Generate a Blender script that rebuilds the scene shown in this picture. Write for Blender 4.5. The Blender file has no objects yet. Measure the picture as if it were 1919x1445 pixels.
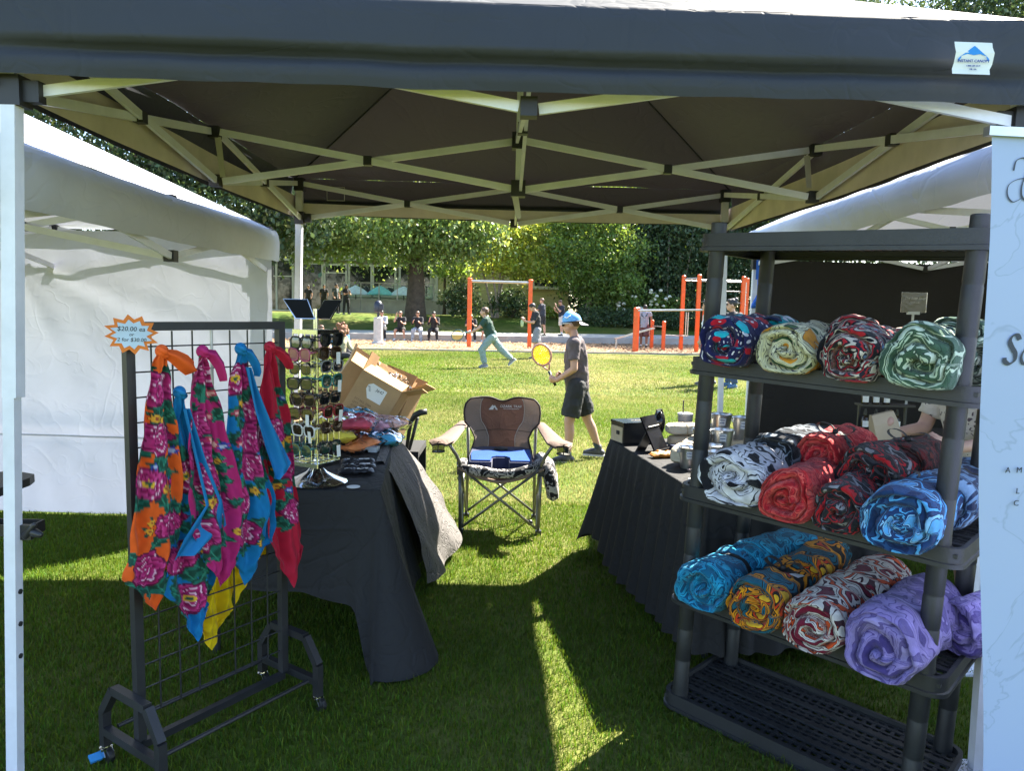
import bpy, bmesh, math, random
import numpy as np
from math import pi, sin, cos, radians, sqrt, atan2
from mathutils import Vector, Matrix, Euler, noise as mnoise

scene = bpy.context.scene
COL = scene.collection
rnd = random.Random(7)
rng = np.random.default_rng(7)

# ------------------------------------------------------------------ camera
CAM_H = 1.5
cam_data = bpy.data.cameras.new('camera')
cam_data.sensor_width = 36.0
cam_data.lens = 36.0 * 1378 / 1919
cam_data.clip_start = 0.05
cam_data.clip_end = 2000
cam = bpy.data.objects.new('camera', cam_data)
COL.objects.link(cam)
_p, _r = radians(5.9), radians(1.25)
_fw = Vector((0, cos(_p), -sin(_p))); _rt0 = Vector((1, 0, 0)); _up0 = _rt0.cross(_fw)
_rt = cos(_r) * _rt0 + sin(_r) * _up0
_up = -sin(_r) * _rt0 + cos(_r) * _up0
cam.matrix_world = Matrix(((_rt.x, _up.x, -_fw.x, 0), (_rt.y, _up.y, -_fw.y, 0), (_rt.z, _up.z, -_fw.z, CAM_H), (0, 0, 0, 1)))
scene.camera = cam

# ------------------------------------------------------------------ daylight
SUN_EL, SUN_AZ = radians(46.3), radians(45.0)      # azimuth from +Y towards +X
world = bpy.data.worlds.new('World')
scene.world = world
world.use_nodes = True
wn = world.node_tree
wn.nodes.clear()
sky = wn.nodes.new('ShaderNodeTexSky')
sky.sky_type = 'NISHITA'
sky.sun_disc = False
sky.sun_elevation = SUN_EL
sky.sun_rotation = SUN_AZ
sky.air_density = 1.0; sky.dust_density = 0.6; sky.ozone_density = 1.0
bg = wn.nodes.new('ShaderNodeBackground'); bg.inputs['Strength'].default_value = 0.082
wo = wn.nodes.new('ShaderNodeOutputWorld')
wn.links.new(sky.outputs[0], bg.inputs[0]); wn.links.new(bg.outputs[0], wo.inputs[0])
sun_data = bpy.data.lights.new('sun', 'SUN'); sun_data.energy = 5.0; sun_data.angle = radians(0.53)
sun_data.color = (1.0, 0.93, 0.80)
sun = bpy.data.objects.new('sun', sun_data); COL.objects.link(sun)
SUN_DIR = Vector((sin(SUN_AZ) * cos(SUN_EL), cos(SUN_AZ) * cos(SUN_EL), sin(SUN_EL)))
sun.rotation_euler = (-SUN_DIR).to_track_quat('-Z', 'Y').to_euler()
sun.location = SUN_DIR * 60
vs = scene.view_settings
vs.view_transform = 'Standard'; vs.look = 'None'; vs.gamma = 1.0; vs.use_curve_mapping = False
vs.exposure = 2.7
scene.cycles.max_bounces = 8
scene.cycles.transparent_max_bounces = 12
scene.cycles.caustics_reflective = False
scene.cycles.caustics_refractive = False

# ------------------------------------------------------------------ helpers
def V(*a): return Vector(a)
def RZ(a): return Matrix.Rotation(a, 3, 'Z')
def RX(a): return Matrix.Rotation(a, 3, 'X')
def RY(a): return Matrix.Rotation(a, 3, 'Y')

class MB:
    """collects shapes, then links them as ONE mesh object"""
    def __init__(s): s.v = []; s.f = []
    def add(s, vs_, fs_):
        o = len(s.v); s.v += [tuple(v) for v in vs_]; s.f += [tuple(i + o for i in f) for f in fs_]; return s
    def box(s, c, size, R=None):
        c = Vector(c); h = Vector(size) / 2
        pts = []
        for x in (-1, 1):
            for y in (-1, 1):
                for z in (-1, 1):
                    p = Vector((x * h.x, y * h.y, z * h.z))
                    pts.append(c + (R @ p if R else p))
        return s.add(pts, [(0, 1, 3, 2), (4, 6, 7, 5), (0, 4, 5, 1), (2, 3, 7, 6), (0, 2, 6, 4), (1, 5, 7, 3)])
    def bar(s, p0, p1, w, h=None, up=(0, 0, 1)):
        p0 = Vector(p0); p1 = Vector(p1); h = h or w
        d = (p1 - p0).normalized(); u = Vector(up)
        if abs(d.dot(u)) > .99: u = Vector((0, 1, 0))
        sd = d.cross(u).normalized(); u = sd.cross(d).normalized()
        q = [sd * (a * w / 2) + u * (b * h / 2) for a, b in ((-1, -1), (1, -1), (1, 1), (-1, 1))]
        return s.add([p0 + k for k in q] + [p1 + k for k in q], [(3, 2, 1, 0), (4, 5, 6, 7)] + [(i, (i + 1) % 4, 4 + (i + 1) % 4, 4 + i) for i in range(4)])
    def tube(s, pts, r, n=10, caps=True, closed=False):
        pts = [Vector(p) for p in pts]; m = len(pts)
        rr = r if isinstance(r, (list, tuple)) else [r] * m
        vs_ = []; prev = None
        for i in range(m):
            if closed: t = pts[(i + 1) % m] - pts[i - 1]
            else: t = pts[min(i + 1, m - 1)] - pts[max(i - 1, 0)]
            t.normalize()
            if prev is None:
                a = Vector((0, 0, 1)) if abs(t.z) < .9 else Vector((1, 0, 0))
                nrm = t.cross(a).normalized()
            else:
                nrm = (prev - t * prev.dot(t)).normalized()
            prev = nrm; b = t.cross(nrm)
            for k in range(n):
                a = 2 * pi * k / n
                vs_.append(pts[i] + (nrm * cos(a) + b * sin(a)) * rr[i])
        fs_ = []
        for i in range(m if closed else m - 1):
            j = (i + 1) % m
            for k in range(n):
                fs_.append((i * n + k, i * n + (k + 1) % n, j * n + (k + 1) % n, j * n + k))
        if caps and not closed:
            fs_.append(tuple(range(n - 1, -1, -1))); fs_.append(tuple((m - 1) * n + k for k in range(n)))
        return s.add(vs_, fs_)
    def lathe(s, prof, c=(0, 0, 0), n=24, R=None, sx=1, sy=1, cap=True):
        c = Vector(c); vs_ = []; m = len(prof)
        for r, z in prof:
            for k in range(n):
                a = 2 * pi * k / n; p = Vector((r * cos(a) * sx, r * sin(a) * sy, z))
                vs_.append(c + (R @ p if R else p))
        fs_ = [(i * n + k, i * n + (k + 1) % n, (i + 1) * n + (k + 1) % n, (i + 1) * n + k) for i in range(m - 1) for k in range(n)]
        if cap:
            if prof[0][0] > 1e-6: fs_.append(tuple(range(n - 1, -1, -1)))
            if prof[-1][0] > 1e-6: fs_.append(tuple((m - 1) * n + k for k in range(n)))
        return s.add(vs_, fs_)
    def ell(s, c, r, R=None, n=14, m=9):
        prof = [(max(1e-4, sin(pi * i / m)), -cos(pi * i / m)) for i in range(m + 1)]
        c = Vector(c); r = Vector(r if isinstance(r, (tuple, list, Vector)) else (r, r, r)); vs_ = []
        for q, z in prof:
            for k in range(n):
                a = 2 * pi * k / n; p = Vector((q * cos(a) * r.x, q * sin(a) * r.y, z * r.z))
                vs_.append(c + (R @ p if R else p))
        fs_ = [(i * n + k, i * n + (k + 1) % n, (i + 1) * n + (k + 1) % n, (i + 1) * n + k) for i in range(m) for k in range(n)]
        fs_.append(tuple(range(n - 1, -1, -1))); fs_.append(tuple(m * n + k for k in range(n)))
        return s.add(vs_, fs_)
    def cap(s, p0, r0, p1, r1, n=12, flat0=False, flat1=False):
        p0 = Vector(p0); p1 = Vector(p1); d = p1 - p0; L = d.length
        if L < 1e-5: return s.ell(p0, r0)
        R = d.to_track_quat('Z', 'Y').to_matrix()
        prof = []
        if flat0: prof.append((r0, 0))
        else: prof += [(max(1e-4, r0 * sin(a)), -r0 * cos(a)) for a in (0, pi / 6, pi / 3, pi / 2)]
        if flat1: prof.append((r1, L))
        else: prof += [(max(1e-4, r1 * cos(a)), L + r1 * sin(a)) for a in (0, pi / 6, pi / 3, pi / 2)]
        return s.lathe(prof, p0, n, R)
    def grid(s, P, closeu=False, closev=False):
        nu = len(P); nv = len(P[0]); vs_ = [p for row in P for p in row]; fs_ = []
        for i in range(nu if closeu else nu - 1):
            for j in range(nv if closev else nv - 1):
                a, b = (i + 1) % nu, (j + 1) % nv
                fs_.append((i * nv + j, a * nv + j, a * nv + b, i * nv + b))
        return s.add(vs_, fs_)
    def prism(s, poly, t, M=None):
        """closed 2D outline (x,y) extruded by t along z, then placed by the 4x4 M"""
        n = len(poly); pts = [Vector((x, y, 0)) for x, y in poly] + [Vector((x, y, t)) for x, y in poly]
        if M is not None: pts = [M @ p for p in pts]
        return s.add(pts, [tuple(range(n - 1, -1, -1)), tuple(range(n, 2 * n))] + [(i, (i + 1) % n, n + (i + 1) % n, n + i) for i in range(n)])
    def build(s, name, mat, parent=None, smooth=None, off=None, kind=None):
        me = bpy.data.meshes.new(name)
        if off is None and parent is not None:
            o_ = parent
            off = Vector((0, 0, 0))
            while o_ is not None: off = off + o_.location; o_ = o_.parent
        vv = s.v if off is None else [(a - off[0], b - off[1], c - off[2]) for a, b, c in s.v]
        me.from_pydata(vv, [], s.f)
        bm = bmesh.new(); bm.from_mesh(me); bmesh.ops.recalc_face_normals(bm, faces=bm.faces); bm.to_mesh(me); bm.free()
        return link(name, me, mat, parent, smooth, kind)

def link(name, me, mat, parent=None, smooth=None, kind=None):
    if mat is not None: me.materials.append(mat)
    if smooth:
        me.polygons.foreach_set('use_smooth', [True] * len(me.polygons))
        if smooth is not True: me.set_sharp_from_angle(angle=radians(smooth))
    o = bpy.data.objects.new(name, me); COL.objects.link(o)
    if parent is not None: o.parent = parent
    if kind: o['kind'] = kind
    return o

def np_mesh(name, verts, polys, colors=None):
    """verts (N,3), polys list of (m,k) index arrays"""
    me = bpy.data.meshes.new(name)
    verts = np.asarray(verts, dtype=np.float32)
    me.vertices.add(len(verts)); me.vertices.foreach_set('co', verts.ravel())
    nl = sum(p.size for p in polys); npoly = sum(len(p) for p in polys)
    me.loops.add(nl); me.loops.foreach_set('vertex_index', np.concatenate([p.ravel() for p in polys]).astype(np.int32))
    starts = []; c = 0
    for p in polys:
        starts.append(c + np.arange(len(p)) * p.shape[1]); c += p.size
    me.polygons.add(npoly); me.polygons.foreach_set('loop_start', np.concatenate(starts).astype(np.int32))
    me.update(calc_edges=True)
    if colors is not None:
        at = me.color_attributes.new('col', 'FLOAT_COLOR', 'POINT')
        c4 = np.ones((len(verts), 4), np.float32); c4[:, :3] = colors
        at.data.foreach_set('color', c4.ravel())
    return me

def grid_faces(nu, nv, closev=False):
    i, j = np.meshgrid(np.arange(nu - 1), np.arange(nv if closev else nv - 1), indexing='ij')
    i = i.ravel(); j = j.ravel(); jb = (j + 1) % nv
    return np.stack([i * nv + j, (i + 1) * nv + j, (i + 1) * nv + jb, i * nv + jb], 1)

def tag(o, label=None, cat=None, group=None, kind=None):
    if label: o['label'] = label
    if cat: o['category'] = cat
    if group: o['group'] = group
    if kind: o['kind'] = kind
    return o

def thing(name, label, cat, loc=(0, 0, 0), rotz=0.0, group=None):
    o = bpy.data.objects.new(name, None); COL.objects.link(o)
    o.empty_display_size = .05
    o.location = loc; o.rotation_euler = (0, 0, rotz)
    return tag(o, label, cat, group)

def copy_thing(root, loc, rotz=None, label=None):
    r = root.copy(); COL.objects.link(r); r.location = loc
    if rotz is not None: r.rotation_euler = (0, 0, rotz)
    if label: r['label'] = label
    for ch in root.children:
        c = ch.copy(); COL.objects.link(c); c.parent = r
        for g in ch.children:
            d = g.copy(); COL.objects.link(d); d.parent = c
    return r

# ------------------------------------------------------------------ materials
MATS = {}
def new_mat(name):
    m = bpy.data.materials.new(name); m.use_nodes = True
    nt = m.node_tree; nt.nodes.clear()
    out = nt.nodes.new('ShaderNodeOutputMaterial')
    return m, nt, out
def N(nt, t, **kw):
    n = nt.nodes.new(t)
    for k, v in kw.items():
        if k in n.inputs: n.inputs[k].default_value = v
        else: setattr(n, k, v)
    return n
def ramp(nt, stops, interp='LINEAR'):
    r = nt.nodes.new('ShaderNodeValToRGB'); cr = r.color_ramp; cr.interpolation = interp
    while len(cr.elements) > 1: cr.elements.remove(cr.elements[-1])
    cr.elements[0].position = stops[0][0]; cr.elements[0].color = (*stops[0][1], 1)
    for p, c in stops[1:]:
        e = cr.elements.new(p); e.color = (*c, 1)
    return r

def mat(name, col, rough=.6, metal=0., var=.15, vscale=6., bump=0., bscale=60., spec=.5, sheen=0., trans=None, detail=4., coat=0.):
    """plain surface: colour that drifts a little with noise, fine relief, optional translucency (colour)"""
    if name in MATS: return MATS[name]
    m, nt, out = new_mat(name)
    tc = N(nt, 'ShaderNodeTexCoord')
    nz = N(nt, 'ShaderNodeTexNoise', Scale=vscale, Detail=detail, Roughness=.6)
    nt.links.new(tc.outputs['Object'], nz.inputs['Vector'])
    lo = tuple(max(0, c * (1 - var)) for c in col); hi = tuple(min(1, c * (1 + var)) for c in col)
    r = ramp(nt, [(.3, lo), (.7, hi)]); nt.links.new(nz.outputs['Fac'], r.inputs[0])
    b = N(nt, 'ShaderNodeBsdfPrincipled', Roughness=rough, Metallic=metal)
    b.inputs['Specular IOR Level'].default_value = spec
    b.inputs['Sheen Weight'].default_value = sheen
    b.inputs['Coat Weight'].default_value = coat
    nt.links.new(r.outputs[0], b.inputs['Base Color'])
    if bump:
        n2 = N(nt, 'ShaderNodeTexNoise', Scale=bscale, Detail=3.)
        nt.links.new(tc.outputs['Object'], n2.inputs['Vector'])
        bp = N(nt, 'ShaderNodeBump', Strength=bump, Distance=.01); nt.links.new(n2.outputs['Fac'], bp.inputs['Height'])
        nt.links.new(bp.outputs[0], b.inputs['Normal'])
    sh = b.outputs[0]
    if trans:
        t = N(nt, 'ShaderNodeBsdfTranslucent', Color=(*trans, 1))
        a = N(nt, 'ShaderNodeAddShader'); nt.links.new(sh, a.inputs[0]); nt.links.new(t.outputs[0], a.inputs[1]); sh = a.outputs[0]
    nt.links.new(sh, out.inputs[0])
    MATS[name] = m
    return m

def mat_attr(name, rough=.8, trans=.0, sheen=0., bump=0., bscale=300., tint=(1, 1, 1), spec=.3):
    """surface whose print comes from the mesh colour attribute"""
    if name in MATS: return MATS[name]
    m, nt, out = new_mat(name)
    at = N(nt, 'ShaderNodeAttribute', attribute_name='col')
    b = N(nt, 'ShaderNodeBsdfPrincipled', Roughness=rough)
    b.inputs['Specular IOR Level'].default_value = spec
    b.inputs['Sheen Weight'].default_value = sheen
    nt.links.new(at.outputs['Color'], b.inputs['Base Color'])
    if bump:
        tc = N(nt, 'ShaderNodeTexCoord'); n2 = N(nt, 'ShaderNodeTexNoise', Scale=bscale, Detail=2.)
        nt.links.new(tc.outputs['Object'], n2.inputs['Vector'])
        bp = N(nt, 'ShaderNodeBump', Strength=bump, Distance=.005); nt.links.new(n2.outputs['Fac'], bp.inputs['Height'])
        nt.links.new(bp.outputs[0], b.inputs['Normal'])
    sh = b.outputs[0]
    if trans:
        t = N(nt, 'ShaderNodeBsdfTranslucent'); nt.links.new(at.outputs['Color'], t.inputs['Color'])
        mx = N(nt, 'ShaderNodeMixShader', Fac=trans); nt.links.new(sh, mx.inputs[1]); nt.links.new(t.outputs[0], mx.inputs[2]); sh = mx.outputs[0]
    nt.links.new(sh, out.inputs[0]); MATS[name] = m
    return m

def mat_cloth(name, col, trans=None, crease=.6, cscale=3., rough=.75, var=.08, spec=.3, weave=0.):
    """tent or table fabric: soft folds plus sharp packing creases as relief"""
    if name in MATS: return MATS[name]
    m, nt, out = new_mat(name)
    tc = N(nt, 'ShaderNodeTexCoord')
    nz = N(nt, 'ShaderNodeTexNoise', Scale=2.3, Detail=5., Roughness=.6); nt.links.new(tc.outputs['Object'], nz.inputs['Vector'])
    r = ramp(nt, [(.3, tuple(c * (1 - var) for c in col)), (.7, tuple(min(1, c * (1 + var)) for c in col))]); nt.links.new(nz.outputs['Fac'], r.inputs[0])
    b = N(nt, 'ShaderNodeBsdfPrincipled', Roughness=rough); b.inputs['Specular IOR Level'].default_value = spec
    nt.links.new(r.outputs[0], b.inputs['Base Color'])
    def ridge(sc, dist, k):
        n1 = N(nt, 'ShaderNodeTexNoise', Scale=sc, Detail=2., Roughness=.5, Distortion=dist); nt.links.new(tc.outputs['Object'], n1.inputs['Vector'])
        m1 = N(nt, 'ShaderNodeMath', operation='SUBTRACT'); m1.inputs[1].default_value = .5; nt.links.new(n1.outputs['Fac'], m1.inputs[0])
        m2 = N(nt, 'ShaderNodeMath', operation='ABSOLUTE'); nt.links.new(m1.outputs[0], m2.inputs[0])
        m3 = N(nt, 'ShaderNodeMath', operation='MINIMUM'); m3.inputs[1].default_value = .035; nt.links.new(m2.outputs[0], m3.inputs[0])
        m4 = N(nt, 'ShaderNodeMath', operation='MULTIPLY'); m4.inputs[1].default_value = k; nt.links.new(m3.outputs[0], m4.inputs[0]); return m4, n1
    ra, na = ridge(cscale, .9, 9.); rb, nb = ridge(cscale * 2.7, .6, 5.)
    a1 = N(nt, 'ShaderNodeMath', operation='ADD'); nt.links.new(ra.outputs[0], a1.inputs[0]); nt.links.new(rb.outputs[0], a1.inputs[1])
    ml = N(nt, 'ShaderNodeMath', operation='MULTIPLY_ADD'); ml.inputs[1].default_value = .9; nt.links.new(na.outputs['Fac'], ml.inputs[0]); nt.links.new(a1.outputs[0], ml.inputs[2])
    bp = N(nt, 'ShaderNodeBump', Strength=crease, Distance=.02); nt.links.new(ml.outputs[0], bp.inputs['Height'])
    nt.links.new(bp.outputs[0], b.inputs['Normal'])
    sh = b.outputs[0]
    if trans:
        t = N(nt, 'ShaderNodeBsdfTranslucent', Color=(*trans, 1)); nt.links.new(bp.outputs[0], t.inputs['Normal'])
        a = N(nt, 'ShaderNodeAddShader'); nt.links.new(sh, a.inputs[0]); nt.links.new(t.outputs[0], a.inputs[1]); sh = a.outputs[0]
    nt.links.new(sh, out.inputs[0]); MATS[name] = m
    return m

def mat_clear(name, tint=(1, 1, 1), rough=.08, gloss=.25):
    """thin clear plastic or glass: mostly see-through with a glossy skin"""
    if name in MATS: return MATS[name]
    m, nt, out = new_mat(name)
    t = N(nt, 'ShaderNodeBsdfTransparent', Color=(*tint, 1)); g = N(nt, 'ShaderNodeBsdfGlossy', Roughness=rough)
    tc = N(nt, 'ShaderNodeTexCoord'); n2 = N(nt, 'ShaderNodeTexNoise', Scale=40., Detail=2.)
    nt.links.new(tc.outputs['Object'], n2.inputs['Vector'])
    bp = N(nt, 'ShaderNodeBump', Strength=.25, Distance=.004); nt.links.new(n2.outputs['Fac'], bp.inputs['Height']); nt.links.new(bp.outputs[0], g.inputs['Normal'])
    fr = N(nt, 'ShaderNodeLayerWeight', Blend=gloss)
    mx = N(nt, 'ShaderNodeMixShader'); nt.links.new(fr.outputs['Fresnel'], mx.inputs[0]); nt.links.new(t.outputs[0], mx.inputs[1]); nt.links.new(g.outputs[0], mx.inputs[2])
    nt.links.new(mx.outputs[0], out.inputs[0]); MATS[name] = m
    return m

def mat_blanket(name, pal, scale=8., seed=0., dist=1.6, outline=(.01, .01, .015), width=.025):
    """printed fleece: swirling outlined shapes in a few flat colours"""
    if name in MATS: return MATS[name]
    m, nt, out = new_mat(name)
    tc = N(nt, 'ShaderNodeTexCoord'); mp = N(nt, 'ShaderNodeMapping'); mp.inputs['Location'].default_value = (seed * 3.1, seed * 1.7, seed * .9)
    nt.links.new(tc.outputs['Object'], mp.inputs[0])
    nz = N(nt, 'ShaderNodeTexNoise', Scale=scale, Detail=1.2, Roughness=.5, Distortion=dist); nt.links.new(mp.outputs[0], nz.inputs['Vector'])
    k = len(pal); lo, hi = .30, .70; stops = []
    for i, c in enumerate(pal):
        p = lo + (hi - lo) * i / k
        stops.append((0 if i == 0 else p + width * .5, c))
        if i < k - 1 and outline is not None:
            stops.append((lo + (hi - lo) * (i + 1) / k - width * .5, outline))
    r = ramp(nt, stops, 'CONSTANT'); nt.links.new(nz.outputs['Fac'], r.inputs[0])
    b = N(nt, 'ShaderNodeBsdfPrincipled', Roughness=.9); b.inputs['Sheen Weight'].default_value = .25; b.inputs['Specular IOR Level'].default_value = .15
    nt.links.new(r.outputs[0], b.inputs['Base Color'])
    n2 = N(nt, 'ShaderNodeTexNoise', Scale=220., Detail=3.); nt.links.new(tc.outputs['Object'], n2.inputs['Vector'])
    bp = N(nt, 'ShaderNodeBump', Strength=.5, Distance=.004); nt.links.new(n2.outputs['Fac'], bp.inputs['Height']); nt.links.new(bp.outputs[0], b.inputs['Normal'])
    nt.links.new(b.outputs[0], out.inputs[0]); MATS[name] = m
    return m

BLACKM = mat('black_painted_steel', (.022, .022, .025), rough=.45, var=.25, bump=.05, bscale=200)
CREAM_METAL = mat('white_powder_coat', (.72, .73, .80), rough=.42, var=.08, vscale=9, bump=.04)
CHROME = mat('chrome', (.72, .73, .75), rough=.12, metal=1., var=.06)
STEEL = mat('galvanised_steel', (.55, .56, .58), rough=.32, metal=1., var=.2, vscale=14)
BLACKP = mat('black_plastic', (.02, .02, .022), rough=.4, var=.2, bump=.05)
GREY_RESIN = mat('grey_black_resin', (.021, .022, .024), rough=.5, var=.2, vscale=12, bump=.12, bscale=180)
WHITEP = mat('white_paper', (.78, .78, .78), rough=.8, var=.05)
CARD = mat('corrugated_card', (.42, .27, .14), rough=.85, var=.12, vscale=5, bump=.15, bscale=90)
KRAFT = mat('kraft_paper', (.5, .4, .28), rough=.85, var=.1, bump=.1)
INK = mat('black_ink', (.02, .02, .02), rough=.7, var=.1)

def text_part(string, size, m, parent, M, name='lettering', extrude=.0006, shear=0., spacing=1., align='CENTER'):
    cu = bpy.data.curves.new('txt', 'FONT'); cu.body = string; cu.size = size; cu.extrude = extrude; cu.shear = shear
    cu.space_character = spacing; cu.align_x = align; cu.align_y = 'CENTER'; cu.resolution_u = 3
    t = bpy.data.objects.new('txt', cu); COL.objects.link(t)
    dg = bpy.context.evaluated_depsgraph_get()
    me = bpy.data.meshes.new_from_object(t.evaluated_get(dg))
    bpy.data.objects.remove(t); bpy.data.curves.remove(cu)
    me.transform(M); me.name = name
    return link(name, me, m, parent)
# ================================================================== ground
def mat_ground():
    m, nt, out = new_mat('lawn_soil')
    tc = N(nt, 'ShaderNodeTexCoord')
    n1 = N(nt, 'ShaderNodeTexNoise', Scale=.35, Detail=6., Roughness=.65); nt.links.new(tc.outputs['Object'], n1.inputs['Vector'])
    n2 = N(nt, 'ShaderNodeTexNoise', Scale=14., Detail=5., Roughness=.75); nt.links.new(tc.outputs['Object'], n2.inputs['Vector'])
    r1 = ramp(nt, [(.38, (.06, .11, .012)), (.52, (.12, .14, .03)), (.68, (.26, .22, .10))])
    r2 = ramp(nt, [(.25, (.55, .55, .5)), (.7, (1.15, 1.15, 1.1))])
    nt.links.new(n1.outputs['Fac'], r1.inputs[0]); nt.links.new(n2.outputs['Fac'], r2.inputs[0])
    mx = N(nt, 'ShaderNodeMix', data_type='RGBA', blend_type='MULTIPLY'); mx.inputs[0].default_value = 1.
    nt.links.new(r1.outputs[0], mx.inputs[6]); nt.links.new(r2.outputs[0], mx.inputs[7])
    b = N(nt, 'ShaderNodeBsdfPrincipled', Roughness=.9); b.inputs['Specular IOR Level'].default_value = .15
    nt.links.new(mx.outputs[2], b.inputs['Base Color'])
    bp = N(nt, 'ShaderNodeBump', Strength=.8, Distance=.05); nt.links.new(n2.outputs['Fac'], bp.inputs['Height']); nt.links.new(bp.outputs[0], b.inputs['Normal'])
    nt.links.new(b.outputs[0], out.inputs[0]); return m
MG = mat_ground()
g = MB(); g.grid([[(x, y, 0) for y in (-300, -5, 5, 40, 400)] for x in (-500, -20, 20, 500)])
tag(g.build('lawn', MG, off=(0, 0, 0)), kind='structure')

def kerb_y(x): return 33.4 + .2 * x * (.55 if x < 0 else 1)
def chip_y(x): return 26.0 + .1 * x
# wood chips
def mat_chips():
    m, nt, out = new_mat('wood_chip_bed')
    tc = N(nt, 'ShaderNodeTexCoord'); vo = N(nt, 'ShaderNodeTexVoronoi', Scale=18.); nt.links.new(tc.outputs['Object'], vo.inputs['Vector'])
    nz = N(nt, 'ShaderNodeTexNoise', Scale=1.2, Detail=6.); nt.links.new(tc.outputs['Object'], nz.inputs['Vector'])
    r = ramp(nt, [(.0, (.13, .075, .04)), (.45, (.27, .165, .09)), (1., (.42, .28, .16))]); nt.links.new(vo.outputs['Color'], r.inputs[0])
    r2 = ramp(nt, [(.3, (.7, .7, .7)), (.7, (1.1, 1.1, 1.1))]); nt.links.new(nz.outputs['Fac'], r2.inputs[0])
    mx = N(nt, 'ShaderNodeMix', data_type='RGBA', blend_type='MULTIPLY'); mx.inputs[0].default_value = 1.
    nt.links.new(r.outputs[0], mx.inputs[6]); nt.links.new(r2.outputs[0], mx.inputs[7])
    b = N(nt, 'ShaderNodeBsdfPrincipled', Roughness=.9); nt.links.new(mx.outputs[2], b.inputs['Base Color'])
    bp = N(nt, 'ShaderNodeBump', Strength=1., Distance=.04); nt.links.new(vo.outputs['Distance'], bp.inputs['Height']); nt.links.new(bp.outputs[0], b.inputs['Normal'])
    nt.links.new(b.outputs[0], out.inputs[0]); return m
xs = [-26 + i * 52 / 40 for i in range(41)]
g = MB(); g.grid([[(x, chip_y(x) + (kerb_y(x) - chip_y(x)) * t, .012 + .03 * mnoise.noise((x * .7, t * 6, 0)) * sin(pi * t)) for t in np.linspace(0, 1, 13)] for x in xs])
tag(g.build('wood_chip_bed', mat_chips(), off=(0, 0, 0), smooth=True), kind='structure')
n = 9000
cx = rng.uniform(-13, 13, n); ct = rng.uniform(0, 1, n); cy = chip_y(cx) + np.array([kerb_y(a) - chip_y(a) for a in cx]) * ct * .95
a = rng.uniform(0, pi, n); L = rng.uniform(.02, .06, n); Wd = L * .35; z = rng.uniform(.03, .06, n); tl = rng.uniform(-.02, .03, n)
dx, dy = np.cos(a) * L, np.sin(a) * L; ex, ey = -np.sin(a) * Wd, np.cos(a) * Wd
Vv = np.stack([np.stack([cx - dx - ex, cy - dy - ey, z], 1), np.stack([cx + dx - ex, cy + dy - ey, z + tl], 1), np.stack([cx + dx + ex, cy + dy + ey, z + tl + .01], 1), np.stack([cx - dx + ex, cy - dy + ey, z + .01], 1)], 1).reshape(-1, 3)
colr = (np.array([.32, .20, .11])[None] * rng.uniform(.45, 1.35, (n, 1)))
o = link('wood_chips', np_mesh('wood_chips', Vv, [np.arange(4 * n).reshape(-1, 4)], np.repeat(colr, 4, 0)), mat_attr('chip_print', rough=.9))
tag(o, 'loose tan wood chips scattered over the play bed', 'wood chips', kind='stuff')
# timber edging in front of the chips
g = MB()
for i in range(40): g.bar((xs[i], chip_y(xs[i]) - .06, .03), (xs[i + 1] - .01, chip_y(xs[i + 1]) - .06, .03), .1, .07)
tag(g.build('bed_edging', mat('weathered_edging', (.34, .29, .23), rough=.9, var=.2), off=(0, 0, 0)), kind='structure')
# concrete kerb and path
CONC = mat('concrete', (.33, .32, .30), rough=.85, var=.18, vscale=1.5, bump=.2, bscale=40)
g = MB(); H = .31
g.grid([[(x, kerb_y(x), 0), (x, kerb_y(x) + .01, H - .02), (x, kerb_y(x) + .03, H), (x, kerb_y(x) + .45, H)] for x in xs])
tag(g.build('kerb', CONC, off=(0, 0, 0)), kind='structure')
g = MB(); g.grid([[(x, kerb_y(x) + .45, H - .004), (x, kerb_y(x) + 3.6, H + .03)] for x in xs])
tag(g.build('path', mat('path_concrete', (.42, .40, .36), rough=.9, var=.15, vscale=1.2, bump=.1), off=(0, 0, 0)), kind='structure')
def up_z(x, y):
    t = min(1, max(0, (y - kerb_y(x) - 3.6) / 8.)); return H + .03 + .75 * t * t * (3 - 2 * t)
g = MB(); g.grid([[(x, kerb_y(x) + 3.6 + t * 26, up_z(x, kerb_y(x) + 3.6 + t * 26) - .004) for t in np.linspace(0, 1, 20)] for x in [-60 + 120 * i / 40 for i in range(41)]])
tag(g.build('upper_lawn', MG, off=(0, 0, 0), smooth=True), kind='structure')

# ================================================================== grass blades
def fbm(x, y, s):
    """cheap smooth 2D noise in numpy: a few rotated sines"""
    v = np.zeros_like(x); r = np.random.default_rng(3)
    for k in range(7):
        a = r.uniform(0, 2 * pi); f = s * (1.6 ** k) * .6; p = r.uniform(0, 6, 2)
        v += np.sin((x * cos(a) + y * sin(a)) * f + p[0] + 1.3 * np.sin((y * cos(a) - x * sin(a)) * f * .7 + p[1])) / (1.35 ** k)
    return v / 3.2

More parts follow.
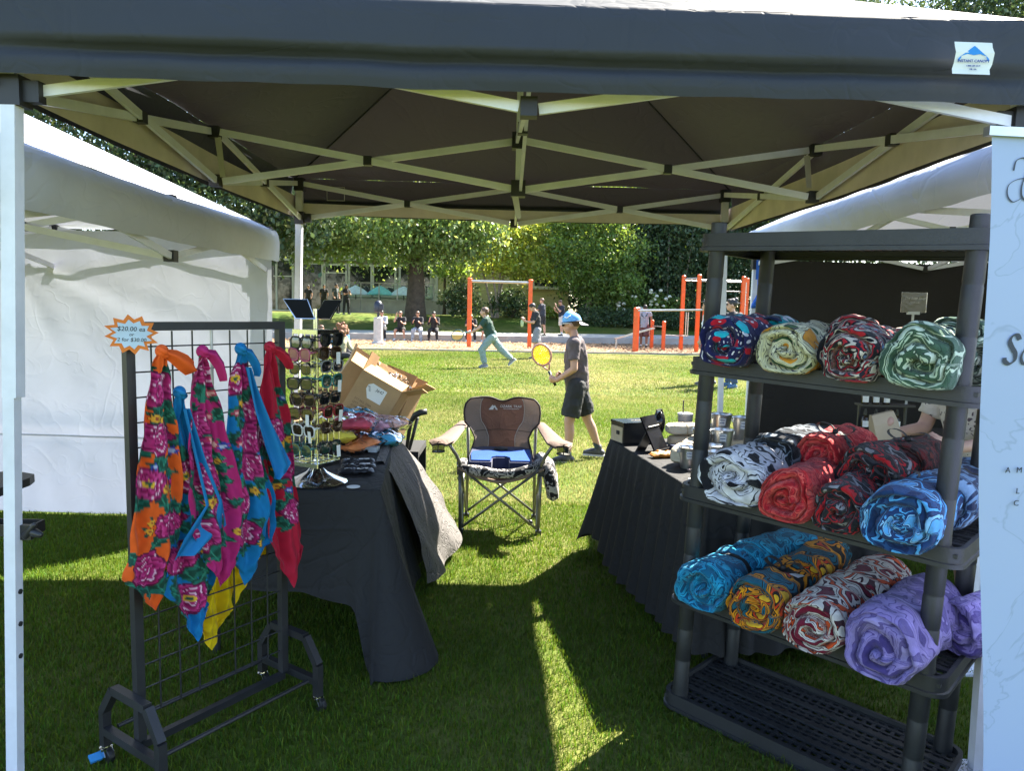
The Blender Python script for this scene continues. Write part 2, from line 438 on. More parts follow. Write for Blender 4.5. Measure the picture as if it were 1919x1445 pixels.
def blades(nm, y0, y1, dens, h0, h1, w, two, label, yellow):
    area_w = lambda y: .74 * y + .5
    yy = np.linspace(y0, y1, 60); wts = area_w(yy); tot = np.trapezoid(2 * wts, yy) if hasattr(np, 'trapezoid') else np.trapz(2 * wts, yy)
    n = int(tot * dens)
    y = rng.choice(yy, n, p=wts / wts.sum()) + rng.uniform(-.5, .5, n) * (yy[1] - yy[0])
    x = rng.uniform(-1, 1, n) * area_w(y)
    clump = fbm(x, y, 5.)
    h = rng.uniform(h0, h1, n) * (1 + .16 * clump) * rng.uniform(.6, 1.15, n)
    a = rng.uniform(0, 2 * pi, n); lean = rng.uniform(.1, .75, n) * h; la = rng.uniform(0, 2 * pi, n)
    ww = w * rng.uniform(.6, 1.3, n)
    px, py = np.cos(a) * ww, np.sin(a) * ww; lx, ly = np.cos(la) * lean, np.sin(la) * lean
    big = fbm(x, y, .55) + .35 * fbm(x, y, 2.6)
    dry = np.clip((big + yellow) * .8 + rng.normal(0, .25, n), 0, 1)[:, None]
    green = np.array([.082, .148, .010]) * rng.uniform(.6, 1.5, (n, 1)); green[:, 0] *= rng.uniform(.7, 1.5, n); green *= (1 + .28 * fbm(x, y, 1.6) + .12 * fbm(y, x, 6.))[:, None]
    straw = np.array([.40, .34, .15]) * rng.uniform(.6, 1.3, (n, 1))
    col = green * (1 - dry) + straw * dry
    z0 = np.full(n, -.004)
    if two:
        P = [np.stack([x - px, y - py, z0], 1), np.stack([x + px, y + py, z0], 1),
             np.stack([x + px * .7 + lx * .3, y + py * .7 + ly * .3, h * .6], 1), np.stack([x - px * .7 + lx * .3, y - py * .7 + ly * .3, h * .6], 1),
             np.stack([x + lx, y + ly, h * .95], 1)]
        Vv = np.stack(P, 1).reshape(-1, 3); b = np.arange(n)[:, None] * 5
        polys = [np.concatenate([b, b + 1, b + 2, b + 3], 1), np.concatenate([b + 3, b + 2, b + 4], 1)]
        c = np.repeat(col, 5, 0)
    else:
        P = [np.stack([x - px, y - py, z0], 1), np.stack([x + px, y + py, z0], 1), np.stack([x + lx, y + ly, h], 1)]
        Vv = np.stack(P, 1).reshape(-1, 3); b = np.arange(n)[:, None] * 3
        polys = [np.concatenate([b, b + 1, b + 2], 1)]; c = np.repeat(col, 3, 0)
    o = link(nm, np_mesh(nm, Vv, polys, c), mat_attr('grass_blade', rough=.55, trans=.45, spec=.3))
    tag(o, label, 'grass', kind='stuff')
blades('grass', 1.5, 5.6, 12000, .018, .034, .0019, True, 'short mown green grass close to the stall', -1.15)
blades('grass', 5.6, 13., 3600, .022, .040, .0042, False, 'mown grass in the sun behind the stall', .30)
blades('grass', 13., 25.6, 820, .025, .045, .009, False, 'dry yellowish grass towards the wood chip bed', .42)

# ================================================================== trees
def mat_leaf(name, col, tr):
    m, nt, out = new_mat(name)
    at = N(nt, 'ShaderNodeAttribute', attribute_name='col')
    def mul(c):
        k = N(nt, 'ShaderNodeMix', data_type='RGBA', blend_type='MULTIPLY'); k.inputs[0].default_value = 1.; k.inputs[7].default_value = (*c, 1)
        nt.links.new(at.outputs['Color'], k.inputs[6]); return k.outputs[2]
    b = N(nt, 'ShaderNodeBsdfPrincipled', Roughness=.5); b.inputs['Specular IOR Level'].default_value = .35
    nt.links.new(mul(col), b.inputs['Base Color'])
    t = N(nt, 'ShaderNodeBsdfTranslucent'); nt.links.new(mul(tr), t.inputs['Color'])
    a = N(nt, 'ShaderNodeAddShader'); nt.links.new(b.outputs[0], a.inputs[0]); nt.links.new(t.outputs[0], a.inputs[1])
    nt.links.new(a.outputs[0], out.inputs[0]); return m
LEAF_DARK = mat_leaf('oak_leaf', (.075, .12, .042), (.15, .20, .04))
LEAF_MID = mat_leaf('bush_leaf', (.06, .10, .025), (.13, .18, .025))
LEAF_LIGHT = mat_leaf('maple_leaf', (.11, .14, .03), (.30, .33, .045))
LEAF_CONIFER = mat_leaf('conifer_spray', (.035, .062, .028), (.03, .045, .014))
BARK = mat('bark', (.075, .058, .045), rough=.95, var=.35, vscale=5, bump=1., bscale=14)
PALEBARK = mat('pale_bark', (.26, .22, .18), rough=.9, var=.3, vscale=7, bump=.5, bscale=30)

def leaf_cloud(blobs, size, seed, droop=0., flat=0.):
    """leaf-sized faces in clumps through each (centre, radii, clumps, leaves per clump)"""
    r = np.random.default_rng(seed); Cc = []; S = []; K = []
    for (c, rad, ncl, per) in blobs:
        d = r.normal(size=(ncl, 3)); d /= np.linalg.norm(d, axis=1)[:, None]
        q = r.uniform(.35, 1., ncl) ** .6
        wob = 1 + .22 * np.sin(d[:, 0] * 5 + seed) * np.cos(d[:, 2] * 4 + d[:, 1] * 3)
        cc = np.array(c) + d * np.array(rad) * (q * wob)[:, None]
        cs = r.uniform(.5, 1.25, ncl) * (np.mean(rad) * .16 + .12)
        tone = r.uniform(.6, 1.35, ncl)
        p = np.repeat(cc, per, 0); s = np.repeat(cs, per)
        g_ = r.normal(size=(len(p), 3)) * s[:, None] * np.array([1, 1, .55])
        g_[:, 2] -= droop * s * np.abs(r.normal(size=len(p)))
        Cc.append(p + g_); S.append(size * r.uniform(.55, 1.35, len(p))); K.append(np.repeat(tone, per) * r.uniform(.75, 1.3, len(p)))
    P = np.concatenate(Cc); S = np.concatenate(S)[:, None]; K = np.concatenate(K)
    n = len(P)
    u = r.normal(size=(n, 3)); u[:, 2] -= .4 + droop; u /= np.linalg.norm(u, axis=1)[:, None]
    w = r.normal(size=(n, 3)); w[:, 2] += flat; w -= u * (w * u).sum(1)[:, None]; w /= np.linalg.norm(w, axis=1)[:, None]
    Vv = np.stack([P - u * S * .5, P + w * S * .27, P + u * S * .5, P - w * S * .27], 1).reshape(-1, 3)
    hue = r.uniform(.85, 1.2, n)
    col = np.stack([K * hue, K, K * r.uniform(.7, 1.2, n)], 1)
    return Vv, np.arange(4 * n).reshape(-1, 4), np.repeat(col, 4, 0)

def limb(b, p, d, L, r, depth, rr):
    """tapered forked limbs"""
    pts = [Vector(p)]; dd = Vector(d).normalized(); k = 5
    for i in range(k):
        dd = (dd + Vector((rr.uniform(-.18, .18), rr.uniform(-.18, .18), rr.uniform(-.05, .12)))).normalized()
        pts.append(pts[-1] + dd * L / k)
    b.tube(pts, [r * (1 - .5 * i / k) for i in range(k + 1)], 7)
    if depth > 0:
        for _ in range(rr.choice((2, 3, 3))):
            q = pts[rr.choice((2, 3, 4, 5))]
            nd = (dd + Vector((rr.uniform(-1, 1), rr.uniform(-1, 1), rr.uniform(-.2, .6)))).normalized()
            limb(b, q, nd, L * rr.uniform(.55, .8), r * .48, depth - 1, rr)

TREE_PROTO = {}
def tree(name, label, base, trunk_r, trunk_h, blobs, leafsize, leafmat, seed, group=None, bark=None, droop=.2, stems=1, depth=2, cat='tree'):
    t = thing(name, label, cat, base, 0, group)
    rr = random.Random(seed); b = MB(); B = Vector(base)
    for s_ in range(stems):
        off = Vector((0, 0, 0)) if stems == 1 else Vector((rr.uniform(-.4, .4), rr.uniform(-.3, .3), 0))
        pts = [B + off + Vector((0, 0, -.3))]
        lean = Vector((0, 0, 1)) if stems == 1 else Vector((rr.uniform(-.35, .35), rr.uniform(-.2, .2), 1))
        for i in range(6): pts.append(B + off + lean * trunk_h * (i + 1) / 6 + Vector((rr.uniform(-.06, .06), rr.uniform(-.06, .06), 0)) * trunk_h * .12)
        b.tube(pts, [trunk_r * (1.35 if i == 0 else 1.12 - .1 * i) for i in range(7)], 12)
        for k in range(5 if depth else 0):
            a = rr.uniform(0, 2 * pi); limb(b, pts[rr.choice((4, 5, 6))], (cos(a), sin(a), rr.uniform(.3, 1.)), trunk_h * .75, trunk_r * .45, depth - 1, rr)
    b.build('trunk', bark or BARK, t, smooth=True)
    Vv, F, c = leaf_cloud(blobs, leafsize, seed, droop)
    link('crown', np_mesh('crown', Vv - np.array(base), [F], c), leafmat, t)
    return t

tree('shade_tree', 'broad dark tree with a thick trunk in front of the concrete wall', (-5.45, 41, .75), .52, 6.0,
     [((-7.2, 41, 9.8), (6, 5, 5.2), 170, 80), ((-6.3, 39.6, 6.1), (5.8, 3.4, 1.8), 190, 110), ((-10.5, 39.5, 6.4), (3.2, 3, 2.2), 90, 100), ((-3.3, 39.8, 6.5), (2.4, 2.6, 1.5), 70, 100)], .25, LEAF_DARK, 11, droop=.7)
tree('shade_tree', 'tall dark tree rising behind the white tent with the sidewall', (-19, 36, .5), .5, 8.,
     [((-18.5, 36, 13), (8.5, 5, 10), 520, 90), ((-13, 35, 7), (4.5, 3.5, 3.6), 150, 100), ((-25, 33, 12), (6, 4, 9), 180, 80)], .27, LEAF_CONIFER, 12, droop=.6)
tree('maple_tree', 'small many-stemmed yellow-green tree beside the pull-up frame', (-.8, 43.4, .95), .07, 4.2,
     [((-.7, 43.2, 5.8), (3.1, 2.4, 2.0), 170, 90), ((.7, 42.6, 4.3), (1.7, 1.5, 1.0), 50, 80)], .20, LEAF_LIGHT, 13, droop=.5, stems=5, depth=0, bark=PALEBARK)
tree('maple_tree', 'leafy green tree with a sunlit top beside the yellow bay window', (4.6, 43.8, .95), .11, 4.2,
     [((4.4, 43.2, 5.4), (3.0, 2.5, 2.6), 220, 90), ((5.6, 42.6, 3.2), (1.6, 1.5, 1.4), 60, 80), ((4.2, 43.4, 7.6), (2.6, 2, 1.2), 80, 80)], .19, LEAF_LIGHT if False else LEAF_MID, 14, droop=.4, stems=3, depth=0, bark=PALEBARK)
tree('young_tree', 'slender young tree growing between the big trunk and the yellow wall', (-4.35, 46.2, 1.0), .1, 3.6,
     [((-4.1, 46, 4.6), (1.5, 1.2, 1.3), 40, 40)], .25, LEAF_MID, 15, depth=0)
k = 0
for (x, y, h, rx, lab) in [(7.6, 46, 9., 2.4, 'dark evergreen nearest the leafy green tree behind the exercise bars'), (10.3, 45.2, 10.5, 2.6, 'dark evergreen straight behind the tall orange bars'),
                           (13.4, 46, 12., 2.8, 'dark evergreen behind the shelf of blankets, beside the tall trees'), (5.9, 49, 10, 2.6, 'dark evergreen rising behind the leafy green tree')]:
    k += 1
    tree('evergreen_tree', lab, (x, y, .9), .2, 2., [((x, y, h * .5), (rx, 2.2, h * .5), 330, 70)], .24, LEAF_CONIFER, 20 + k, 'dark evergreens behind the playground', droop=.3, depth=0)
for (x, y, h, rx, lab) in [(19., 47, 23., 6.2, 'very tall dark tree above the back of the tent with the black wall'), (27.5, 43, 24., 7., 'very tall dark tree showing over the right-hand end of the black awning'),
                           (37, 50, 24., 7., 'very tall dark tree at the right edge behind the banner')]:
    k += 1
    tree('tall_tree', lab, (x, y, .8), .5, 7., [((x, y, h * .55), (rx, 4.5, h * .46), 560, 90)], .29, LEAF_CONIFER, 30 + k, 'tall trees beyond the tents', droop=.5)
for (x, y, h, rx, lab) in [(-13., 60, 15., 7., 'dark tree behind the left end of the building'), (-1., 61, 14., 7., 'dark tree behind the yellow building'), (9., 58, 15., 6., 'dark tree behind the evergreens at mid right')]:
    k += 1
    tree('far_tree', lab, (x, y, 1.), .4, 6., [((x, y, h * .58), (rx, 3.5, h * .42), 260, 60)], .42, LEAF_DARK, 40 + k, 'trees behind the building', droop=.4, depth=0)
# shrubs
def shrub(label, x, y, z, r, m, seed, per=50, ncl=45, size=.2, name='shrub', cat='shrub'):
    t = thing(name, label, cat, (x, y, z)); b = MB(); rr = random.Random(seed)
    for k_ in range(6): b.tube([(x, y, z - .1), (x + rr.uniform(-.4, .4) * r[0], y + rr.uniform(-.3, .3), z + r[2] * .8)], [.03, .01], 5)
    b.build('stem', BARK, t)
    Vv, F, c = leaf_cloud([((x, y, z + r[2] * .95), r, ncl, per)], size, seed, .1)
    link('foliage', np_mesh('foliage', Vv - np.array([x, y, z]), [F], c), m, t)
    return t
shrub('dark rhododendron left of the pull-up frame', -3.0, 43.5, .95, (1.1, .9, 1.1), LEAF_CONIFER, 51)
shrub('dark rhododendron seen through the pull-up frame', -.2, 43.8, .95, (1.2, .9, .95), LEAF_CONIFER, 52)
shrub('dark bush below the yellow bay window', 5.1, 45., 1., (1.0, .8, 1.5), LEAF_CONIFER, 53)
shrub('pale yellow-green clipped bush beside the bay window', 2.1, 44., .95, (.6, .5, .4), LEAF_LIGHT, 54, ncl=20)
hy = shrub('flowering hydrangea bush with white heads before the evergreens', 7.6, 43.3, .95, (2.4, .7, .9), LEAF_MID, 55, ncl=80)
b = MB()
for _ in range(26):
    p = (rnd.uniform(5.8, 9.4), rnd.uniform(42.5, 42.9), rnd.uniform(1.6, 2.8)); b.ell(p, (.12, .12, .09), n=7, m=5)
o = b.build('flower_head', mat('white_petals', (.7, .7, .62), rough=.8, var=.2), hy)
o['kind'] = 'stuff'
h = thing('hedge', 'low dark clipped hedge along the edge of the upper lawn', 'hedge', (7.5, 41.6, .8))
Vv, F, c = leaf_cloud([((4.2 + i * .95, 41.6, 1.15), (.75, .5, .55), 22, 60) for i in range(12)], .13, 60, .0)
link('foliage', np_mesh('foliage', Vv - np.array([7.5, 41.6, .8]), [F], c), LEAF_CONIFER, h)
b = MB()
for (x, lean) in ((9.1, -.05), (9.75, .42)): b.tube([(x, 43.9, .8), (x + lean * .5, 43.9, 2.4), (x + lean * 1.2, 43.8, 4.6), (x + lean * 1.6, 43.8, 6.4)], [.06, .05, .035, .02], 7)
tag(b.build('sapling', PALEBARK, smooth=True), 'two bare pale stems of a sapling in front of the evergreens', 'sapling')

# ================================================================== building and terrace
SIDING = mat('pale_yellow_siding', (.50, .45, .22), rough=.7, var=.07, vscale=2)
TRIM = mat('cream_trim', (.60, .57, .48), rough=.6, var=.06)
def mat_window():
    m, nt, out = new_mat('dark_window_glass')
    b = N(nt, 'ShaderNodeBsdfPrincipled', Roughness=.06); b.inputs['Base Color'].default_value = (.012, .016, .016, 1); b.inputs['Specular IOR Level'].default_value = .8
    tc = N(nt, 'ShaderNodeTexCoord'); n2 = N(nt, 'ShaderNodeTexNoise', Scale=1.3, Detail=1.); nt.links.new(tc.outputs['Object'], n2.inputs['Vector'])
    bp = N(nt, 'ShaderNodeBump', Strength=.12, Distance=.05); nt.links.new(n2.outputs['Fac'], bp.inputs['Height']); nt.links.new(bp.outputs[0], b.inputs['Normal'])
    nt.links.new(b.outputs[0], out.inputs[0]); return m
GLASSD = mat_window()
BY = 50.0
bl = thing('building', 'low building with pale yellow siding and a glazed entrance behind the trees', 'building', (-5, BY, 1.0))
b = MB(); z = 1.0
while z < 6.6:                                   # lapped boards, each tilted out at its foot
    b.grid([[(-5.35, BY - .035, z), (-5.35, BY, z + .19)], [(3.6, BY - .035, z), (3.6, BY, z + .19)]])
    b.grid([[(-5.35, BY, z), (-5.35, BY - .035, z)], [(3.6, BY, z), (3.6, BY - .035, z)]])
    z += .19
o = b.build('siding', SIDING, bl); o['kind'] = 'stuff'
b = MB(); b.box((-.9, BY + 3, 3.8), (8.98, 5.9, 5.6)); b.box((-11.5, BY + 3.4, 3.8), (12.3, 5.9, 5.6)); b.build('wall', mat('building_wall', (.42, .40, .34), rough=.8), bl)
b = MB(); b.bar((-18, BY - .5, 6.7), (4.2, BY - .5, 6.7), .9, .22); b.box((-7, BY + 3, 6.95), (23, 8.4, .2)); b.build('roof', mat('grey_roofing', (.12, .12, .12), rough=.9), bl)
for x in (-5.25, 3.5):
    b = MB(); b.box((x, BY - .06, 3.8), (.22, .06, 5.6)); b.build('corner_board', TRIM, bl)
def window(x0, x1, z0, z1, mull=(), rail=None, y=BY - .08, label=None):
    b = MB(); w = .13
    b.box(((x0 + x1) / 2, y, z1), (x1 - x0 + w, .1, w)); b.box(((x0 + x1) / 2, y - .02, z0), (x1 - x0 + w * 1.6, .16, w))
    for x in (x0, x1) + tuple(mull): b.box((x, y + .003, (z0 + z1) / 2), (w, .1, z1 - z0))
    if rail: b.box(((x0 + x1) / 2, y + .006, rail), (x1 - x0, .08, .08))
    o = b.build('window', TRIM, bl)
    g_ = MB(); g_.box(((x0 + x1) / 2, y + .03, (z0 + z1) / 2), (x1 - x0, .02, z1 - z0))
    pane = g_.build('pane', GLASSD, None, off=(0, 0, 0))
    pane.parent = o; pane.location = (5, -BY, -1.0) if False else (0, 0, 0)
    me = pane.data; me.transform(Matrix.Translation(Vector((5, -BY, -1.0))))
    return o
b = MB(); b.box((-11.6, BY - .02, 2.2), (12.4, .05, 2.6)); b.box((-11.6, BY - .02, 5.6), (12.4, .05, 2.1)); b.build('entrance_wall', mat('pale_render', (.50, .49, .46), rough=.8), bl)
window(-17.2, -14.9, 1.1, 4.5, mull=(-16.0,), rail=3.4)
window(-14.5, -12.9, 1.1, 4.3)
window(-12.75, -11.3, 1.1, 4.25, rail=3.7)
window(-11.1, -9.6, 2.2, 4.25); window(-9.5, -8.0, 2.2, 4.25); window(-7.7, -5.6, 2.2, 4.3, mull=(-6.6,))
# bay window on the yellow side
b = MB(); z = 1.0
while z < 3.0: b.box((2.3, BY - .55, z + .09), (2.6, 1.05, .18)); z += .19
o = b.build('bay', SIDING, bl); o['kind'] = 'stuff'
window(1.25, 3.3, 3.0, 4.5, mull=(), rail=3.75, y=BY - 1.0)
b = MB(); b.box((2.3, BY - .62, 2.93), (2.9, 1.3, .12)); b.build('sill', TRIM, bl)
b = MB(); b.box((2.3, BY - .5, 4.75), (2.8, 1.2, .35)); b.build('bay_roof', TRIM, bl)
# retaining wall
w = thing('retaining_wall', 'low grey concrete retaining wall behind the thick tree trunk', 'wall', (-7.3, 47, .8))
for i in range(5):
    b = MB(); b.box((-10.55 + i * 1.66, 47.15, 1.33), (1.645, .3, 1.1)); b.build('panel', CONC, w)
b = MB(); b.box((-7.2, 47.15, 1.9), (8.4, .36, .07)); b.build('coping', CONC, w)
rl = thing('glass_railing', 'glass panel railing on top of the concrete wall', 'railing', (-8, 47.1, 1.93))
for i in range(6):
    b = MB(); b.box((-10.9 + i * 1.16, 47.1, 2.45), (.06, .06, 1.06)); b.build('post', mat('railing_metal', (.30, .31, .31), rough=.4, metal=.6), rl)
for i in range(5):
    b = MB(); b.box((-10.32 + i * 1.16, 47.1, 2.45), (1.06, .02, .86)); b.build('pane', mat_clear('rail_glass', (.85, .93, .9), .02, .12), rl)
b = MB(); b.bar((-10.95, 47.1, 3.0), (-5.05, 47.1, 3.0), .06, .05); b.build('handrail', mat('railing_metal', (.3, .31, .31)), rl)
def reflection_proxy(x, y, c, lab):  # stand-in canopies added for tent reflections in the railing glass
    t = thing('reflection_proxy', lab, 'reflection_proxy', (x, y, 1.0), 0, 'reflection proxies behind the glass railing'); b = MB(); b.tube([(x, y, 1.0), (x, y, 2.85)], .03, 6); b.build('pole', BLACKM, t)
    b = MB(); b.lathe([(.95, 2.25), (.92, 2.3), (.5, 2.62), (.05, 2.85)], (x, y, 0), 8); b.build('canopy', mat('reflection_proxy_' + lab.split()[0], c, rough=.7), t)
reflection_proxy(-10.3, 48.2, (.8, .8, .84), 'white tent-shaped proxy for a reflection at the left end of the glass railing')
reflection_proxy(-8.7, 48.1, (.25, .62, .58), 'teal tent-shaped proxy for a reflection behind the glass railing')
reflection_proxy(-7.2, 48.3, (.8, .8, .84), 'white tent-shaped proxy for a reflection just left of the thick trunk')
# ================================================================== pop-up tents
F_BLACK = mat_cloth('black_awning_fabric', (.030, .034, .043), trans=(.0018, .0014, .0013), crease=.25, cscale=2.2, rough=.7, spec=.35)
F_WHITE = mat_cloth('white_tent_fabric', (.50, .51, .58), trans=(.036, .037, .044), crease=.35, cscale=1.6, rough=.6)
F_WALL = mat_cloth('white_sidewall_fabric', (.52, .53, .62), trans=(.052, .055, .068), crease=.28, cscale=1.7, rough=.55)
F_BWALL = mat_cloth('black_sidewall_fabric', (.022, .020, .020), crease=.3, cscale=2., rough=.8)
F_HEM = mat('pale_hem_strip', (.60, .53, .48), rough=.8, var=.12)  # pale strip along the lower inside of the valance
JOINT = mat('black_joint_plastic', (.018, .018, .022), rough=.5, var=.2)

def tent(name, label, corners, zt, zs, zpeak, drop, fab, metal, loc, feet=None, cross=True, profile=None, sides=(0, 1, 2, 3), hem=None, bulge=.03, drops={}, sag=.10, seed=1, thick=.032, legw=.042, zoff=.03):
    """corners FL FR BR BL at joint height (x,y); zt top joints, zs sliders"""
    t = thing(name, label, 'canopy tent', loc)
    Cn = [Vector((x, y, 0)) for x, y in corners]; feet = feet or corners
    def P(u, v, z):
        a = Cn[0].lerp(Cn[1], (u + 1) / 2); b = Cn[3].lerp(Cn[2], (u + 1) / 2); q = a.lerp(b, (v + 1) / 2); return Vector((q.x, q.y, z))
    ov = 1.035; ze = zt + zoff
    # roof: four sagging triangles, hips run to the peak
    b = MB(); cs = [(-1, -1), (1, -1), (1, 1), (-1, 1)]; nU, nV = 28, 22
    for k in range(4):
        a, c = cs[k], cs[(k + 1) % 4]; rows = []
        for i in range(nV + 1):
            s = i / nV; row = []
            for j in range(nU + 1):
                w = j / nU
                u = (a[0] * (1 - w) + c[0] * w) * (1 - s) * ov; v = (a[1] * (1 - w) + c[1] * w) * (1 - s) * ov
                z = ze + (zpeak - ze) * s
                mid = sin(pi * w) * sin(pi * min(1, s * 1.05 + .0)) * (1 - s)
                z -= sag * mid
                z += .012 * mnoise.noise((u * 3, v * 3, seed)) * sin(pi * w) * (1 - s)
                z += .02 * sin(j * 1.9 + k) * max(0, .25 - s) * (1 - sin(pi * w))
                row.append(P(u, v, z))
            rows.append(row)
        b.grid(rows)
    b.build('roof', fab, t, smooth=True)
    b = MB()
    for c in cs:
        b.tube([P(c[0] * ov * (1 - s), c[1] * ov * (1 - s), ze + (zpeak - ze) * s - .006) for s in np.linspace(0, 1, 8)], .006, 5)
    o = b.build('seam', fab, t); o['kind'] = 'stuff'
    # valances
    prof = profile or [(0, 0), (.02, .25), (.035, .5), (.028, .8), (.02, 1)]
    drop0 = drop
    for k in sides:
        a, c = cs[k], cs[(k + 1) % 4]; drop = drops.get(k, drop0)
        A = P(a[0] * ov, a[1] * ov, 0); B_ = P(c[0] * ov, c[1] * ov, 0); d = (B_ - A).normalized(); nrm = Vector((d.y, -d.x, 0))
        rows = []; nu = 64
        for i in range(nu + 1):
            w = i / nu; q = A.lerp(B_, w); row = []; e = sin(pi * w)
            for (off, f) in prof:
                wob = .012 * mnoise.noise((w * 9, f * 1.5, seed + k)) * min(1, e * 3) + .02 * mnoise.noise((w * 3.2, f, seed + 5 + k))
                row.append(q + nrm * (off * (.35 + .65 * min(1, e * 2.5)) + wob * min(1, .2 + f)) + Vector((0, 0, ze - drop * f - .012 * e * f + .006 * mnoise.noise((w * 14, 3, k)) * f)))
            rows.append(row)
        b = MB(); b.grid(rows); b.build('valance', fab, t, smooth=True)
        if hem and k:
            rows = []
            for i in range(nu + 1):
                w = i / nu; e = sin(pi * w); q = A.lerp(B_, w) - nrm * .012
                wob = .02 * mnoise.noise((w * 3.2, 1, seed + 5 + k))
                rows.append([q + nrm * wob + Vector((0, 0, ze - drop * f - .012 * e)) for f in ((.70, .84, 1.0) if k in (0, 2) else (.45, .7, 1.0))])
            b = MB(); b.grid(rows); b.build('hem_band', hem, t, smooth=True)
    # legs
    for k, c in enumerate(cs):
        top = P(c[0], c[1], zt); fx, fy = feet[k]; foot = Vector((fx, fy, 0)); midp = foot.lerp(top, .52)
        b = MB(); b.bar(midp, top + Vector((0, 0, -.0)), legw, legw, up=(0, 1, 0)); leg = b.build('leg', metal, t)
        lo = lambda mb, nm, m_: mb.build(nm, m_, leg, off=tuple(t.location))
        b = MB(); b.bar(foot + Vector((0, 0, .01)), midp + Vector((0, 0, .12)), legw * .8, legw * .8, up=(0, 1, 0)); lo(b, 'inner_leg', metal)
        b = MB(); b.box(foot + Vector((0, 0, .006)), (.12, .12, .012)); lo(b, 'foot_plate', metal)
        b = MB(); b.box(top + Vector((0, 0, -.005)), (legw * 1.5, legw * 1.5, .085)); lo(b, 'top_bracket', JOINT)
        b = MB(); b.box(P(c[0], c[1], zs), (legw * 1.45, legw * 1.45, .085))
        sd = P(c[0] * .965, c[1], zs); b.box(sd, (.05, .035, .06)); lo(b, 'slider', JOINT)
        b = MB()
        for hz in (.62, .52, .42): b.tube([foot.lerp(top, hz / zt) + Vector((legw * .4 - .001, -.0, 0)), foot.lerp(top, hz / zt) + Vector((legw * .4 + .003, 0, 0))], .008, 8)
        o = lo(b, 'pin_hole', INK); o['kind'] = 'stuff'
    # scissor trusses: every bar and joint a part
    def bar(p, q, w=thick):
        b_ = MB(); b_.bar(p, q, .014, w); b_.build('truss_bar', metal, t)
    def joint(p, s=.05):
        b_ = MB(); b_.box(p, (s, s, s * 1.1)); b_.build('joint', JOINT, t)
    def truss(a, c, c_in):
        """a: outer end (u,v), c: end with mid joint"""
        pa, pc = P(a[0], a[1], 0), P(c[0], c[1], 0)
        d = (pc - pa).normalized(); sd = Vector((d.y, -d.x, 0)) * .011
        Z = lambda p, z: Vector((p.x, p.y, z))
        ends = (.03, .03); A = pa + d * ends[0]; C_ = pc - d * ends[1]
        bar(Z(A, zt) + sd, Z(C_, zs) + sd); bar(Z(A, zs) - sd, Z(C_, zt) - sd)
        m = (A + C_) / 2; joint(Z(m, (zt + zs) / 2), .04)
    mids = [(0, -1), (1, 0), (0, 1), (-1, 0)]
    for k in range(4):
        truss(cs[k], mids[k], 0); truss(cs[(k + 1) % 4], mids[k], 0)
        joint(P(mids[k][0], mids[k][1], zs)); joint(P(mids[k][0], mids[k][1], zt))
        if cross: truss(mids[k], (0, 0), 0)
    if cross:
        joint(P(0, 0, zs), .07); joint(P(0, 0, zt), .07)
        b = MB(); b.bar(P(0, 0, zs - .02), P(0, 0, zpeak - .03), .03); b.build('centre_pole', metal, t)
        b = MB(); b.lathe([(.05, 0), (.03, .03), (0.001, .035)], P(0, 0, zpeak - .05), 10); b.build('peak_cap', JOINT, t)
    return t, P

# the black stall
prof_front = [(0, 0), (.012, .05), (.022, .2), (.035, .38), (.045, .52), (.046, .57), (.026, .62), (.002, .66), (.000, .69), (.028, .76), (.040, .83), (.034, .92), (.028, 1)]
stall, SP = tent('canopy_tent', 'black pop-up canopy on cream metal legs standing over the whole stall',
                 [(-1.455, 2.2), (1.518, 2.3), (1.46, 5.25), (-1.485, 5.15)], 2.325, 2.095, 3.15, .240, F_BLACK, CREAM_METAL, (0, 3.7, 0), zoff=.045, drops={1: .285, 3: .265}, sag=.17,
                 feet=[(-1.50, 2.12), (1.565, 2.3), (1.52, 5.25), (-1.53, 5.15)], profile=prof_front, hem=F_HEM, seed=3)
for (u, v, L) in ((-.985, -.0, .19), (.975, .02, .16), (0.0, .42, .11)):          # hook-and-loop tie straps hanging off the frame
    p = SP(u, v, 2.30); b = MB()
    if u == 0.0: p = SP(-.01, .0, 2.06)
    b.grid([[p + Vector((-.016 + .004 * k, -.02, -L * k / 6)), p + Vector((.016 + .003 * k, -.02, -L * k / 6))] for k in range(7)])
    b.build('tie_strap', mat('cream_webbing', (.5, .48, .42), rough=.8), stall)
# maker's label on the front valance
lab = MB(); W_, H_ = .108, .086
lx, lz = 1.262, 2.224
ys = lambda x: 2.128 + .033 * (x - 0)                 # front of the valance there
rows = []
for i in range(13):
    x = lx - W_ / 2 + W_ * i / 12
    rows.append([(x + (.004 if .3 < k / 6 < .7 else -.002) * (1 if i > 6 else .6), 2.132 + .034 * (x - 1.29) + .004 * sin(k * 1.1), lz - H_ / 2 + H_ * k / 6) for k in range(7)])
lab.grid(rows); lo_ = lab.build('maker_label', mat('label_cloth', (.66, .70, .70), rough=.6, var=.05), stall)
LBM = mat('label_blue', (.01, .22, .62), rough=.6)
b = MB(); ML = Matrix.Translation(Vector((lx, 2.1275, lz))) @ Matrix(((1, 0, 0, 0), (0, 0, -1, 0), (0, 1, 0, 0), (0, 0, 0, 1)))
b.prism([(-.036, .004), (-.018, .018), (0, .032), (.018, .018), (.036, .004), (.018, .010), (0, .007), (-.018, .010)], .0008, ML); b.build('label_logo', LBM, stall)
b = MB(); b.prism([(-.043, -.003), (-.036, .004), (-.0345, .002), (-.041, -.010)], .0008, ML); b.build('label_line', LBM, stall)
b = MB(); b.prism([(.043, -.003), (.041, -.010), (.0345, .002), (.036, .004)], .0008, ML); b.build('label_line', LBM, stall)
